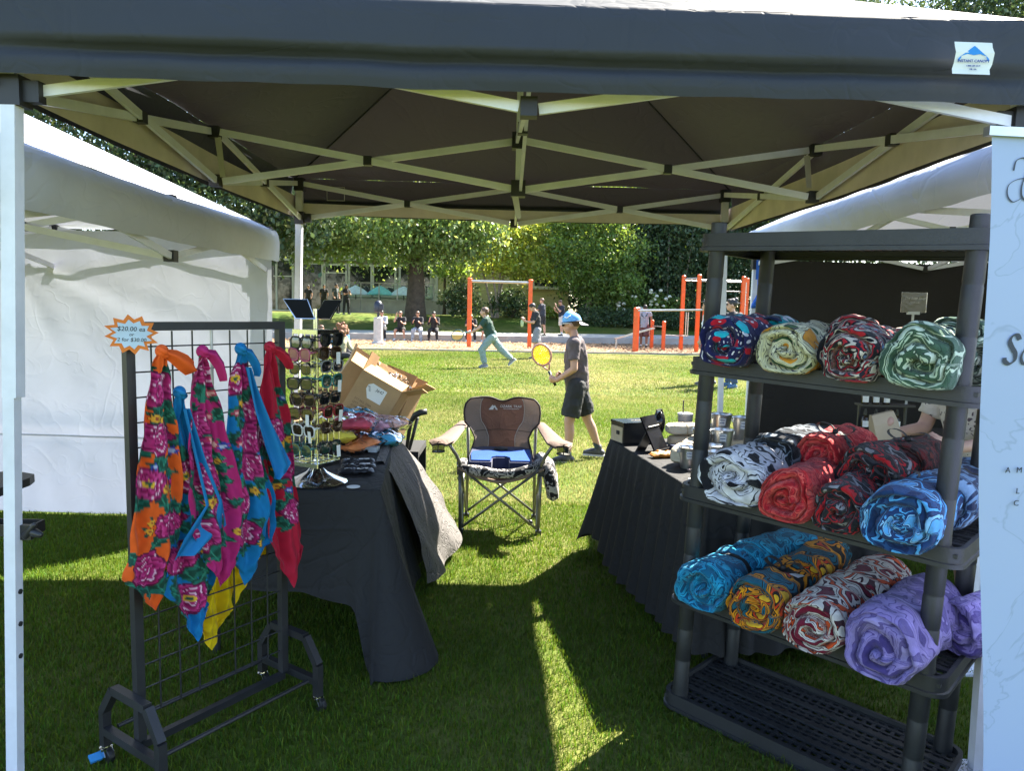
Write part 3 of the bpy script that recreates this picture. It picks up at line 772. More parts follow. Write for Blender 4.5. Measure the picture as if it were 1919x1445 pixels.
def stall_text(s, size, dx, dz, m):
    o = text_part(s, size, m, stall, Matrix.Translation(Vector((lx + dx, 2.1265, lz + dz)) - stall.location) @ Matrix(((1, 0, 0, 0), (0, 0, -1, 0), (0, 1, 0, 0), (0, 0, 0, 1))))
stall_text('INSTANT CANOPY', .0105, 0, -.009, mat('label_navy', (.02, .05, .25)))
stall_text('1-800-209-2519', .006, 0, -.022, mat('label_navy', (.02, .05, .25)))
stall_text('MK 10x', .006, 0, -.031, mat('label_navy', (.02, .05, .25)))
# small sewn square on the inside of the back valance
b = MB(); b.bar((-1.3, 5.16, 2.31), (-1.18, 5.16, 2.31), .004); b.bar((-1.3, 5.16, 2.22), (-1.18, 5.16, 2.22), .004); b.bar((-1.3, 5.16, 2.22), (-1.3, 5.16, 2.31), .004, up=(0, 1, 0)); b.bar((-1.18, 5.16, 2.22), (-1.18, 5.16, 2.31), .004, up=(0, 1, 0))
b.build('stitched_square', mat('thread_grey', (.3, .3, .3)), stall)

# white tent on the left, with sidewall
prof_w = [(0, 0), (.03, .12), (.05, .35), (.045, .6), (.035, .85), (.02, 1)]
wt, WP = tent('canopy_tent', 'white pop-up tent with a white sidewall to the left of the black stall',
              [(-4.58, 2.28), (-1.63, 2.12), (-1.67, 5.02), (-4.62, 5.18)], 1.98, 1.72, 2.72, .2, F_WHITE, CREAM_METAL, (-3.1, 3.6, 0), profile=prof_w, seed=8, zoff=.01, sides=(0, 1, 3))
rows = []
for i in range(91):
    f = i / 90; x = -4.62 + f * 3.0; y = 5.13 - f * .17; row = []
    for k in range(44):
        h = k / 43; z = .012 + h * 1.955
        d = .03 * mnoise.noise((x * 1.3, z * 1.6, 2)) + .012 * mnoise.noise((x * 5, z * 5, 4))
        # pull folds fanning out of the upper left corner tie
        dx_, dz_ = x + 3.45, z - 1.82; ang = atan2(-dz_, dx_ + 1e-3); rr_ = sqrt(dx_ * dx_ + dz_ * dz_)
        if dx_ > 0: d += .035 * math.exp(-((ang - .36) / .07) ** 2) * min(1, rr_ * 2) * math.exp(-rr_ * .5) - .025 * math.exp(-((ang - .52) / .09) ** 2) * math.exp(-rr_ * .7)
        if dx_ > 0: d += .02 * math.exp(-((ang - 1.1) / .1) ** 2) * math.exp(-rr_ * 1.)
        d += -.022 * math.exp(-((z - .55) / .03) ** 2) + .035 * math.exp(-((z - .62) / .07) ** 2) * (.6 + .6 * mnoise.noise((x * 3, 0, 1)))
        row.append((x, y - d, z))
    rows.append(row)
b = MB(); b.grid(rows); b.build('sidewall', F_WALL, wt, smooth=True)
b = MB(); b.tube([(-4.62 + 2.93 * f, 5.13 - .17 * f - .012 + .004 * sin(f * 40), .563) for f in np.linspace(0, 1, 40)], .006, 5); b.build('wall_seam', mat('seam_grey_cloth', (.5, .5, .52)), wt)  # raised seam in plain pale grey cloth
b = MB(); b.box((-2.78, 4.0, 1.955), (.22, .12, .004), RZ(.3)); b.build('reinforcing_patch', mat('grey_patch', (.45, .44, .42)), wt)
# folding table inside the white tent
ft = thing('folding_table', 'dark folding table showing one rounded corner behind the front left leg', 'table', (-2.5, 2.9, 0))
b = MB(); rows = [[(-3.4, 2.72), (-2.15, 2.72), (-2.085, 2.76), (-2.065, 2.84), (-2.065, 3.1), (-2.09, 3.17), (-2.16, 3.2), (-3.4, 3.2)]]
b.prism(rows[0], .035, Matrix.Translation((0, 0, .70))); b.build('table_top', mat('dark_grey_plastic', (.035, .033, .036), rough=.5), ft)
for x, y in ((-2.3, 2.8), (-2.3, 3.1), (-3.2, 2.8), (-3.2, 3.1)):
    b = MB(); b.tube([(x, y, 0), (x, y, .70)], .014, 8); b.build('leg', BLACKM, ft)
# strap clamping the two neighbouring legs together
cl = thing('clamp_strap', 'black buckled strap holding the two front left tent legs together', 'strap', (-1.5, 2.19, .78))
b = MB(); b.box((-1.535, 2.168, .80), (.175, .006, .035)); b.box((-1.535, 2.232, .80), (.175, .006, .035)); b.box((-1.449, 2.2, .80), (.006, .066, .035)); b.box((-1.621, 2.2, .80), (.006, .066, .035)); b.build('band', BLACKP, cl)
b = MB(); b.box((-1.475, 2.158, .80), (.075, .016, .045)); b.build('buckle', BLACKP, cl)
b = MB(); b.cap((-1.455, 2.155, .79), .012, (-1.425, 2.15, .825), .008); b.cap((-1.43, 2.155, .80), .014, (-1.41, 2.15, .795), .01); b.build('lever', BLACKP, cl, smooth=True)

# white-roofed tent with a black back wall on the right
rt, RP = tent('canopy_tent', 'white-roofed pop-up tent with a black back wall to the right of the black stall',
              [(1.985, 3.02), (4.9, 3.25), (5.05, 6.5), (2.07, 6.4)], 2.19, 1.93, 2.95, .2, F_WHITE, CREAM_METAL, (3.5, 5.0, 0), profile=prof_w, seed=12, zoff=.02)
rows = []
for i in range(61):
    f = i / 60; x = 2.11 + f * 2.9; rows.append([(x, 6.42 + .1 * f + .03 * mnoise.noise((x * 1.4, k * .12, 9)), .02 + 1.95 * k / 24) for k in range(25)])
b = MB(); b.grid(rows); b.build('back_wall', F_BWALL, rt, smooth=True)
rows = []
for i in range(41):
    f = i / 40; y = 6.4 - f * 2.9; rows.append([(4.98 + .03 * mnoise.noise((y * 1.4, k * .12, 19)), y, .02 + 1.95 * k / 24) for k in range(25)])
b = MB(); b.grid(rows); b.build('side_wall', F_BWALL, rt, smooth=True)
# blue rope knotted to its corner leg
bl_ = thing('rope', 'bright blue rope bunched on the corner leg of the tent with the black wall', 'rope', (2.1, 6.36, 1.7))
BLUE = mat('bright_blue_cord', (.01, .12, .62), rough=.5)
b = MB(); b.grid([[(2.055, 6.33, 2.0 - .04 * k), (2.095, 6.33, 2.0 - .04 * k + .005)] for k in range(6)]); b.build('ribbon', BLUE, bl_)
b = MB(); b.tube([(2.08, 6.33, 1.82), (2.085, 6.33, 1.62), (2.08, 6.33, 1.3)], .009, 6)
for k in range(9):
    a = k * .7; b.tube([(2.08 + .05 * cos(a + q) * sin(q * .5), 6.32 + .02 * sin(a), 1.66 - .10 * sin(q * .5) + .02 * k / 9) for q in np.linspace(0, 2 * pi, 12)], .009, 5)
b.build('knot', BLUE, bl_, smooth=True)
# ================================================================== plastic shelf unit with rolled blankets
SHR = Matrix(((.724, .689, .029), (-.688, .725, -.020), (-.035, -.006, .999)))
SHO = Vector((.588, 2.663, .018)); SW, SD = .918, .47
SZ = [.060, .471, .863, 1.329, 1.764]
def S(u, v, z): return SHO + SHR @ Vector((u, v, z))
sh = thing('shelving_unit', 'black plastic five-tier shelving unit holding rolled blankets', 'shelf', tuple(S(SW / 2, SD / 2, 0)))
def rrect(w, d, r, n=6):
    pts = []
    for cx_, cy_, a0 in ((w - r, r, -pi / 2), (w - r, d - r, 0), (r, d - r, pi / 2), (r, r, pi)):
        for k in range(n + 1): a = a0 + pi / 2 * k / n; pts.append((cx_ + r * cos(a), cy_ + r * sin(a)))
    return pts
for z in SZ:
    o_ = rrect(SW, SD, .055); inn = [(SW / 2 + (x - SW / 2) * (1 - .028), SD / 2 + (y - SD / 2) * (1 - .054)) for x, y in o_]
    out2 = [(SW / 2 + (x - SW / 2) * 1.012, SD / 2 + (y - SD / 2) * 1.02) for x, y in o_]
    b = MB()
    b.grid([[S(x, y, z - .02) for x, y in inn], [S(x, y, z) for x, y in inn], [S(x, y, z) for x, y in o_], [S(x, y, z - .045) for x, y in o_], [S(x, y, z - .047) for x, y in out2], [S(x, y, z - .060) for x, y in out2], [S(x, y, z - .060) for x, y in inn]], closev=True)
    bd = b.build('shelf_board', GREY_RESIN, sh, smooth=35)
    b = MB()
    nU = 27
    for i in range(nU + 1):
        u = .02 + (SW - .04) * i / nU
        for v0, v1 in ((.012, .115), (.135, .225), (.245, .335), (.355, .458)):
            b.bar(S(u, v0, z - .024), S(u, v1, z - .024), .013, .010, up=SHR @ Vector((0, 0, 1)))
    for v in (.016, .045, .085, .125, .165, .195, .235, .275, .305, .345, .385, .425, .454):
        b.bar(S(.012, v, z - .0215 if v not in (.125, .235, .345) else z - .018), S(SW - .012, v, z - .0215 if v not in (.125, .235, .345) else z - .018), .026 if v in (.125, .235, .345) else .012, .010, up=SHR @ Vector((0, 0, 1)))
    o = b.build('lattice', GREY_RESIN, bd, off=tuple(sh.location)); o['kind'] = 'stuff'
for (u, v) in ((.064, .034), (.854, .034), (.064, .436), (.854, .436)):
    b = MB(); r = .028
    prof = []
    for i, z in enumerate(SZ[:-1]):
        z1 = SZ[i + 1]
        prof += [(r * 1.06, z), (r, z + .03), (r, z + .13), (r * .965, z + .132), (r * .965, z + .138), (r, z + .14), (r, z1 - .16), (r * .965, z1 - .157), (r * .965, z1 - .150), (r, z1 - .148), (r * .97, z1 - .002)]
    prof = [(r, .0)] + prof + [(r * .97, 1.80), (r * .85, 1.803)]
    b.lathe(prof, S(u, v, 0), 18, SHR)
    b.build('post', GREY_RESIN, sh, smooth=40)

def pc_attr(me, vals):
    a = me.attributes.new('pc', 'FLOAT_VECTOR', 'POINT'); a.data.foreach_set('vector', np.asarray(vals, np.float32).ravel())

def fleece(name, pal, scale=9., seed=0., dist=1.2, outline=(.012, .012, .02), width=.03, dots=None):
    """printed fleece; the print runs in the cloth's own coordinates (attribute pc), so it wraps with the layers"""
    m, nt, out = new_mat(name)
    at = N(nt, 'ShaderNodeAttribute', attribute_name='pc'); mp = N(nt, 'ShaderNodeMapping'); mp.inputs['Location'].default_value = (seed * 3.1, seed * 1.7, seed * .9)
    nt.links.new(at.outputs['Vector'], mp.inputs[0])
    wp = N(nt, 'ShaderNodeTexNoise', Scale=scale * .55, Detail=1.); nt.links.new(mp.outputs[0], wp.inputs['Vector'])
    sc_ = N(nt, 'ShaderNodeVectorMath', operation='SCALE'); sc_.inputs['Scale'].default_value = .10 * dist; nt.links.new(wp.outputs['Color'], sc_.inputs[0])
    ad = N(nt, 'ShaderNodeVectorMath', operation='ADD'); nt.links.new(mp.outputs[0], ad.inputs[0]); nt.links.new(sc_.outputs[0], ad.inputs[1])
    nz = N(nt, 'ShaderNodeTexNoise', Scale=scale, Detail=1.6, Roughness=.45, Distortion=.35); nt.links.new(ad.outputs[0], nz.inputs['Vector'])
    k = len(pal); lo, hi = .30, .70; stops = []
    for i, c in enumerate(pal):
        p = lo + (hi - lo) * i / k
        stops.append((0 if i == 0 else p + width * .5, c))
        if i < k - 1 and outline is not None: stops.append((lo + (hi - lo) * (i + 1) / k - width * .5, outline))
    r = ramp(nt, stops, 'CONSTANT'); nt.links.new(nz.outputs['Fac'], r.inputs[0]); colo = r.outputs[0]
    if dots:
        for (dsc, rad, dcol) in dots:
            vo = N(nt, 'ShaderNodeTexVoronoi', Scale=dsc, Randomness=.9); nt.links.new(mp.outputs[0], vo.inputs['Vector'])
            lt = N(nt, 'ShaderNodeMath', operation='LESS_THAN'); lt.inputs[1].default_value = rad; nt.links.new(vo.outputs['Distance'], lt.inputs[0])
            mx = N(nt, 'ShaderNodeMix', data_type='RGBA'); mx.inputs[7].default_value = (*dcol, 1); nt.links.new(lt.outputs[0], mx.inputs[0]); nt.links.new(colo, mx.inputs[6]); colo = mx.outputs[2]
    tc = N(nt, 'ShaderNodeTexCoord'); n3 = N(nt, 'ShaderNodeTexNoise', Scale=30., Detail=4.); nt.links.new(tc.outputs['Object'], n3.inputs['Vector'])
    r3 = ramp(nt, [(.3, (.72, .72, .72)), (.7, (1.12, 1.12, 1.12))]); nt.links.new(n3.outputs['Fac'], r3.inputs[0])
    ml = N(nt, 'ShaderNodeMix', data_type='RGBA', blend_type='MULTIPLY'); ml.inputs[0].default_value = 1.; nt.links.new(colo, ml.inputs[6]); nt.links.new(r3.outputs[0], ml.inputs[7])
    b = N(nt, 'ShaderNodeBsdfPrincipled', Roughness=.95); b.inputs['Sheen Weight'].default_value = .12; b.inputs['Sheen Roughness'].default_value = .5; b.inputs['Specular IOR Level'].default_value = .08
    nt.links.new(ml.outputs[2], b.inputs['Base Color'])
    n2 = N(nt, 'ShaderNodeTexNoise', Scale=160., Detail=4., Roughness=.7); nt.links.new(tc.outputs['Object'], n2.inputs['Vector'])
    n4 = N(nt, 'ShaderNodeTexNoise', Scale=22., Detail=2.); nt.links.new(tc.outputs['Object'], n4.inputs['Vector'])
    am = N(nt, 'ShaderNodeMath', operation='MULTIPLY_ADD'); am.inputs[1].default_value = 3.; nt.links.new(n4.outputs['Fac'], am.inputs[0]); nt.links.new(n2.outputs['Fac'], am.inputs[2])
    bp = N(nt, 'ShaderNodeBump', Strength=.7, Distance=.006); nt.links.new(am.outputs[0], bp.inputs['Height']); nt.links.new(bp.outputs[0], b.inputs['Normal'])
    nt.links.new(b.outputs[0], out.inputs[0]); MATS[name] = m
    return m

def roll(label, u, v0, z, rx, rz, L, m, seed, turns=3.4, yaw=0., pitch=0., strap=(), bow=None, tag_at=None, edge=None, group='rolled blankets on the shelving unit', name='rolled_blanket'):
    """rolled fleece blanket: its spiral end faces the front of the shelf; z is its axis height"""
    base = S(u, v0, z - rz)
    t = thing(name, label, 'blanket', tuple(base), 0, group)
    Ry_ = RZ(yaw) @ RX(pitch)
    nth = 72; rows = []; lay = []; r0 = random.Random(seed)
    ex = [r0.uniform(-1, 1) for _ in range(8)]; cx0, cz0 = r0.uniform(-.16, .16), r0.uniform(-.16, .16)
    rm = (rx + rz) / 2
    def shape(th, y):       # outline of the body at angle th, depth y: lumpy, squashed underneath, pinched by the strap
        k = 1 + .05 * sin(2 * th + ex[0] * 3) + .035 * sin(3 * th + ex[1] * 3) + .02 * sin(5 * th + y * 9 + ex[2] * 5)
        k *= 1 + .10 * mnoise.noise((cos(th) * 1.3, y * 6 + seed, sin(th) * 1.3)) + .05 * mnoise.noise((cos(th) * 3.4, y * 13 + seed, sin(th) * 3.4)) + .02 * mnoise.noise((cos(th) * 8, y * 30 + seed, sin(th) * 8))
        k *= 1 + .03 * sin(y * 55 + 3 * sin(th * 2 + ex[3]) + ex[4] * 3) * min(1, y * 8)
        for sp in strap:
            g = math.exp(-((y - sp) / .035) ** 2); k *= 1 - .16 * g
            k *= 1 + .03 * sin(th * 11 + ex[5] * 4) * math.exp(-((y - sp) / .09) ** 2)
        k *= 1 - .14 * max(0, (y - L * .78) / (L * .22)) ** 2
        x_, z_ = cos(th) * rx * k, sin(th) * rz * k
        if z_ < -.74 * rz: z_ = -.74 * rz + (z_ + .74 * rz) * .3
        return x_, z_
    nf = 52
    for i in range(nf):                                  # spiral end: each layer a soft rounded fold with a deep groove
        rho = .015 + .985 * i / (nf - 1); ro = []
        for k in range(nth):
            th = 2 * pi * k / nth
            ph = rho * turns - th / (2 * pi) + .34 * mnoise.noise((cos(th) * rho * 1.5, sin(th) * rho * 1.5, seed)) + .10 * mnoise.noise((cos(th) * rho * 4.5, sin(th) * rho * 4.5, seed)) + .12 * sin(2 * th + ex[6] * 4) * rho
            fl = math.floor(ph); fr = ph - fl; hh = max(0, 1 - (2 * fr - 1) ** 2) ** .42
            x_, z_ = shape(th, 0)
            y_ = -.034 * hh - .022 * sin(seed * 1.7 + fl * 2.3 + .5 * sin(th)) * (1 - rho ** 3) - .010 * mnoise.noise((x_ * 22 * rho, z_ * 22 * rho, seed))
            if i >= nf - 4: y_ = y_ * (nf - 1 - i) / 4
            sh_ = (1 - rho) ** 1.5
            ro.append(((x_ * rho + cx0 * rx * sh_) * (.99 if i < nf - 1 else 1), y_, (z_ * rho + cz0 * rz * sh_) * (.99 if i < nf - 1 else 1)))
            a_ = th if th < pi else 2 * pi - th
            lay.append((a_ * (.35 + .65 * rho) * rm * .9, fr * 2 * pi * rm / (turns * 4.0) * 1.6, fl * .41))
        rows.append(ro)
    nb = 30
    for i in range(1, nb + 1):
        y_ = L * i / nb; ro = []
        for k in range(nth):
            th = 2 * pi * k / nth
            x_, z_ = shape(th, y_); ro.append((x_, y_, z_)); a_ = th if th < pi else 2 * pi - th; lay.append((a_ * rm, .06 + y_, math.floor(turns) * .41))
        rows.append(ro)
    for f in (.85, .6, .3, .02):
        rows.append([(a * f, L + .02 * (1 - f), c * f) for a, b_, c in rows[nf + nb - 1]]); lay += [(a * f, c * f, 2.) for a, b_, c in rows[nf + nb - 1]]
    loc = lambda p: SHR @ (Ry_ @ Vector(p)) + SHR @ Vector((0, 0, rz))
    Vv = np.array([loc(p) for ro in rows for p in ro])
    me = np_mesh('cloth', Vv, [grid_faces(len(rows), nth, True)]); pc_attr(me, lay)
    link('cloth', me, m, t, smooth=True)
    SM = mat('black_elastic', (.02, .02, .022), rough=.7)
    for sp in strap:
        ring = []
        for k in range(nth):
            x_, z_ = shape(2 * pi * k / nth, sp); ring.append((x_ * 1.02, z_ * 1.02))
        b = MB(); b.grid([[loc((x_, sp - .014, z_)) for x_, z_ in ring], [loc((x_ * 1.02, sp - .01, z_ * 1.02)) for x_, z_ in ring], [loc((x_ * 1.02, sp + .01, z_ * 1.02)) for x_, z_ in ring], [loc((x_, sp + .014, z_)) for x_, z_ in ring]], closev=True)
        b.build('strap', SM, t, smooth=True, off=(0, 0, 0))
    if bow is not None:
        sp, th = bow; x_, z_ = shape(th, sp); c = loc((x_ * 1.05, sp, z_ * 1.05)); b = MB()
        for sgn in (-1, 1):
            b.grid([[c + SHR @ Vector((sgn * (.004 + .030 * (1 - cos(q_)) ), w_ * (.6 + .4 * sin(q_ / 2)), .014 + .016 * sin(q_) + .006 * (1 - cos(q_)))) for w_ in (-.014, -.005, .005, .014)] for q_ in np.linspace(0, 2 * pi, 13)])
            b.grid([[c + SHR @ Vector((sgn * (.01 + .035 * q_), w_ + .01 * sgn, .010 - .012 * q_ - .01 * q_ * q_)) for w_ in (-.010, .010)] for q_ in np.linspace(0, 1.3, 6)])
        b.ell(c + SHR @ Vector((0, 0, .010)), .011, None, 8, 5)
        b.build('bow', SM, t, smooth=True, off=(0, 0, 0))
    if tag_at is not None:
        sp, th = tag_at; x_, z_ = shape(th, sp); c = Vector((x_ * 1.06, sp, z_ * 1.06))
        b = MB(); b.grid([[loc(c + Vector((-.016, -.03, .012))), loc(c + Vector((.016, -.03, .008)))], [loc(c + Vector((-.016, .03, .004))), loc(c + Vector((.016, .03, .0)))]])
        b.build('paper_tag', WHITEP, t, off=(0, 0, 0))
    return t

NAVY = (.012, .022, .075); TEAL = (.0, .23, .27); AQUA = (.03, .42, .50); WHT = (.62, .66, .70); RED = (.42, .012, .03); BLK = (.012, .012, .016)
CREAM_ = (.62, .60, .36)
FL = {
 'a': fleece('blanket_navy_floral', [(.016, .016, .075), (.018, .02, .085), (.016, .016, .07)], 9., 1, .8, None, dots=[(11., .30, (.45, .012, .03)), (9., .26, (.02, .42, .52)), (40., .25, (.62, .60, .66))]),
 'b': fleece('blanket_cream', [(.03, .09, .03), (.60, .58, .36), (.64, .62, .42), (.61, .59, .38), (.57, .54, .34), (.62, .26, .02)], 11., 2, 1., (.06, .06, .06), .016),
 'c': fleece('blanket_red_black', [(.012, .012, .016), (.50, .44, .37), (.016, .016, .02), (.42, .02, .03), (.02, .02, .035), (.54, .49, .42), (.02, .02, .03), (.16, .28, .5)], 17., 3, 1.2, None),
 'd': fleece('blanket_green', [(.05, .10, .065), (.06, .115, .075), (.44, .55, .40), (.05, .10, .06), (.50, .60, .47), (.08, .15, .10)], 12., 4, 1.4, (.03, .055, .04), .014),
 'e': fleece('blanket_olive', [(.04, .055, .035), (.22, .25, .17), (.05, .07, .045), (.26, .28, .20)], 14., 5, 1.4, None),
 'w': fleece('blanket_white', [(.012, .012, .016), (.62, .62, .68), (.66, .66, .71), (.63, .63, .69), (.65, .65, .70), (.016, .016, .02)], 8.5, 6, 1.1, (.03, .03, .04), .016),
 'r': fleece('blanket_red', [(.34, .012, .02), (.52, .035, .04), (.60, .09, .075), (.50, .03, .035), (.58, .07, .06)], 20., 7, 1.2, (.26, .008, .018), .022),
 'k': fleece('blanket_black', [(.012, .012, .016), (.02, .02, .024), (.02, .02, .024), (.40, .015, .02), (.014, .014, .018), (.03, .03, .035), (.26, .26, .28), (.015, .015, .02)], 19., 8, 1.2, None),
 'u': fleece('blanket_blue', [(.015, .04, .12), (.022, .065, .18), (.10, .40, .78), (.02, .05, .15), (.24, .50, .78), (.10, .36, .70)], 12., 9, 1.3, (.012, .03, .10), .022),
 't': fleece('blanket_turquoise', [(.008, .10, .20), (.015, .25, .44), (.03, .36, .58), (.02, .28, .48), (.01, .12, .22)], 16., 10, 1.4, (.006, .08, .17), .026),
 'o': fleece('blanket_orange', [(.01, .10, .15), (.012, .14, .20), (.012, .12, .18), (.68, .24, .01), (.72, .30, .01), (.55, .05, .01), (.72, .40, .02)], 10.5, 11, 1.0, (.015, .012, .012), .022),
 'm': fleece('blanket_maroon', [(.16, .012, .03), (.60, .56, .50), (.64, .60, .55), (.56, .08, .02), (.61, .57, .51), (.20, .02, .04)], 13., 12, 1.1, (.05, .012, .02), .020),
 'p': fleece('blanket_purple', [(.07, .05, .19), (.23, .18, .43), (.28, .22, .49), (.25, .20, .46), (.13, .10, .28), (.30, .25, .52)], 10., 13, 1.1, (.10, .07, .24), .012),
 'n': fleece('blanket_steel_blue', [(.015, .025, .06), (.12, .22, .36), (.02, .035, .08), (.18, .30, .46), (.02, .03, .07)], 14., 14, 1.3, None),
 'x': fleece('blanket_dark_maroon', [(.03, .01, .01), (.12, .015, .015), (.02, .01, .01), (.14, .03, .02)], 14., 15, 1.2, None),
 'g': fleece('blanket_black_grey', [(.012, .012, .016), (.02, .024, .03), (.18, .21, .25), (.012, .012, .016), (.02, .024, .03)], 19., 16, 1.2, None),
 'v': fleece('blanket_teal_side', [(.0, .24, .28), (.0, .28, .32), (.01, .02, .06), (.0, .26, .30), (.55, .58, .70), (.01, .2, .22)], 8., 17, 1.1, None),
}
TB = .022    # board surface below the lip
def on(l, rz): return SZ[l] - TB + rz * .86
# second tier from the top
roll('navy blanket with red and white dots, teal side, at the left of the upper row', .165, -.045, on(3, .096), .098, .095, .40, FL['a'], 1, 2.4, tag_at=None)
roll('cream blanket with black outlines and orange spots in the upper row', .375, -.05, on(3, .088), .094, .090, .44, FL['b'], 2, 2.7, yaw=.05)
roll('red, black and beige blanket with a knotted top in the upper row', .575, -.045, on(3, .090), .096, .092, .44, FL['c'], 3, 3.2, yaw=-.05, bow=None)
roll('pale and dark green patterned blanket at the right of the upper row', .768, -.06, on(3, .1), .108, .098, .42, FL['d'], 4, 2.6, yaw=.04)
roll('olive and grey blanket half hidden behind the right front post', .845, .20, on(3, .085), .07, .085, .30, FL['e'], 5, 3.2)
roll('teal and white blanket lying behind the navy dotted roll', .22, .20, on(3, .08) + .05, .07, .065, .27, FL['v'], 31, 3.0, yaw=.25)
roll('beige and black crumpled blanket heaped behind the upper row', .50, .20, on(3, .07) + .085, .085, .055, .30, FL['c'], 32, 3.0, yaw=.35)
roll('olive green folded blanket on top of the pale green roll', .80, .16, on(3, .07) + .10, .085, .055, .28, FL['d'], 33, 3.0, yaw=.1)
# third tier
roll('white blanket with thick black outlines at the left of the middle row', .245, -.055, on(2, .108), .118, .107, .26, FL['w'], 6, 2.2)
roll('bright red line-patterned blanket in the middle row', .440, -.075, on(2, .094), .092, .093, .34, FL['r'], 7, 3.6)
roll('black blanket with red patches between the red and the blue rolls', .592, -.055, on(2, .085), .082, .085, .42, FL['k'], 8, 3.2)
roll('bright blue blanket with navy curls at the right of the middle row', .770, -.085, on(2, .1), .106, .108, .38, FL['u'], 9, 2.8, bow=(.16, 2.2))
roll('black blanket with thin grey lines behind the white roll', .27, .19, on(2, .09) + .075, .095, .085, .40, FL['g'], 34, 3., strap=(.06,))
roll('red and teal striped blanket behind the bright red roll', .415, .22, on(2, .09) + .095, .085, .085, .38, FL['r'], 35, 3., strap=(.10,), bow=(.10, 1.4))
roll('black and grey blanket with red strokes lying over the middle row', .60, .14, on(2, .09) + .08, .105, .09, .38, FL['k'], 36, 3., yaw=-.1, bow=(.22, 1.3))
roll('dark maroon blanket at the back of the middle row', .665, .30, on(2, .09) + .10, .075, .08, .30, FL['x'], 37, 3.)
roll('steel blue and navy blanket behind the right front post', .815, .18, on(2, .1) + .025, .095, .10, .44, FL['n'], 38, 3., strap=(.17,))
# fourth tier
roll('turquoise blanket at the left of the bottom row, tied with a black strap', .170, -.055, on(1, .1), .104, .098, .34, FL['t'], 10, 2.5, strap=(.17,))
roll('orange and teal flower-like blanket with a price tag in the bottom row', .365, -.07, on(1, .098), .098, .1, .42, FL['o'], 11, 3.2, strap=(.19,), bow=(.19, 1.5), tag_at=(.19, .9))
roll('white blanket with maroon and black lines in the bottom row', .560, -.07, on(1, .098), .098, .098, .42, FL['m'], 12, 3.)
roll('purple patterned blanket at the right of the bottom row', .762, -.085, on(1, .108), .112, .112, .50, FL['p'], 13, 2.6, yaw=-.04)
roll('dark turquoise blanket behind the turquoise roll in the bottom row', .225, .20, on(1, .085) + .065, .10, .08, .34, FL['t'], 40, 3., yaw=-.2)
roll('teal and gold blanket behind the orange roll in the bottom row', .40, .22, on(1, .085) + .05, .10, .08, .34, FL['o'], 41, 3., yaw=.1)
roll('maroon and cream striped blanket behind the white and maroon roll', .60, .20, on(1, .085) + .05, .10, .075, .34, FL['m'], 42, 3., yaw=.05)
roll('crumpled lilac blanket end hanging past the right side of the shelf', .90, .26, on(1, .1) + .01, .07, .10, .30, FL['p'], 43, 2., yaw=-.35)

# ================================================================== roll-up banner at the right edge
def mat_banner():
    m, nt, out = new_mat('pale_blue_marbled_banner')
    tc = N(nt, 'ShaderNodeTexCoord')
    nz = N(nt, 'ShaderNodeTexNoise', Scale=4., Detail=4., Roughness=.5, Distortion=1.2); nt.links.new(tc.outputs['Object'], nz.inputs['Vector'])
    r = ramp(nt, [(.0, (.32, .405, .65)), (.485, (.33, .415, .66)), (.5, (.27, .345, .55)), (.512, (.335, .42, .67)), (1., (.34, .43, .67))]); nt.links.new(nz.outputs['Fac'], r.inputs[0])
    b = N(nt, 'ShaderNodeBsdfPrincipled', Roughness=.45); nt.links.new(r.outputs[0], b.inputs['Base Color']); nt.links.new(b.outputs[0], out.inputs[0]); return m
bn = thing('rollup_banner', 'pale blue marbled roll-up banner with black lettering at the right edge', 'banner', (1.62, 1.86, 0))
def BN(s, z): 
    f = z / 2.0; x0 = 1.300 - .158 * f; return Vector((x0 + s, 1.85 + .10 * s + .012 * sin(z * 2.2) * math.exp(-s * 3), z))
b = MB(); rows = [[BN(.84 * j / 24, .03 + 1.925 * i / 60) + Vector((.010 * math.exp(-j / 2.) * (sin(i * .13) - .6 * (i > 52) * (i - 52) / 8), 0, 0)) for j in range(25)] for i in range(61)]
b.grid(rows); b.build('printed_sheet', mat_banner(), bn, smooth=True)
b = MB(); b.bar(BN(-.01, 1.955), BN(.85, 1.955), .022, .022); b.build('top_rail', mat('silver_rail', (.6, .62, .65), rough=.3, metal=1.), bn)
b = MB(); b.box(BN(.42, .035), (.88, .14, .07)); b.build('base', mat('silver_rail', (.6, .62, .65)), bn)
b = MB(); b.tube([BN(.42, .05) + Vector((0, .04, 0)), BN(.42, 1.95) + Vector((0, .012, 0))], .009, 8); b.build('pole', mat('silver_rail', (.6, .62, .65)), bn)
NAVYI = mat('navy_print', (.03, .04, .07), rough=.6)
def bstroke(pts, r, nm='lettering'):
    b_ = MB(); sp = []
    for i in range(len(pts) - 1):
        p0, p1, p2, p3 = [Vector((*pts[max(0, min(len(pts) - 1, i + k))], 0)) for k in (-1, 0, 1, 2)]
        for k in range(6):
            t_ = k / 6; sp.append(.5 * ((2 * p1) + (p2 - p0) * t_ + (2 * p0 - 5 * p1 + 4 * p2 - p3) * t_ * t_ + (3 * p1 - p0 - 3 * p2 + p3) * t_ ** 3))
    sp.append(Vector((*pts[-1], 0)))
    n_ = len(sp); L_ = []; R_ = []
    for i, p in enumerate(sp):
        d = (sp[min(i + 1, n_ - 1)] - sp[max(0, i - 1)]).normalized(); nn = Vector((-d.y, d.x, 0)); w = r * (.35 + 1.0 * abs(sin(atan2(d.y, d.x) - .6)) ** 1.5)
        L_.append(p + nn * w); R_.append(p - nn * w)
    b_.grid([[BN(p.x, p.y) + Vector((0, -.003, 0)) for p in L_], [BN(p.x, p.y) + Vector((0, -.003, 0)) for p in R_]])
    return b_.build(nm, NAVYI, bn)
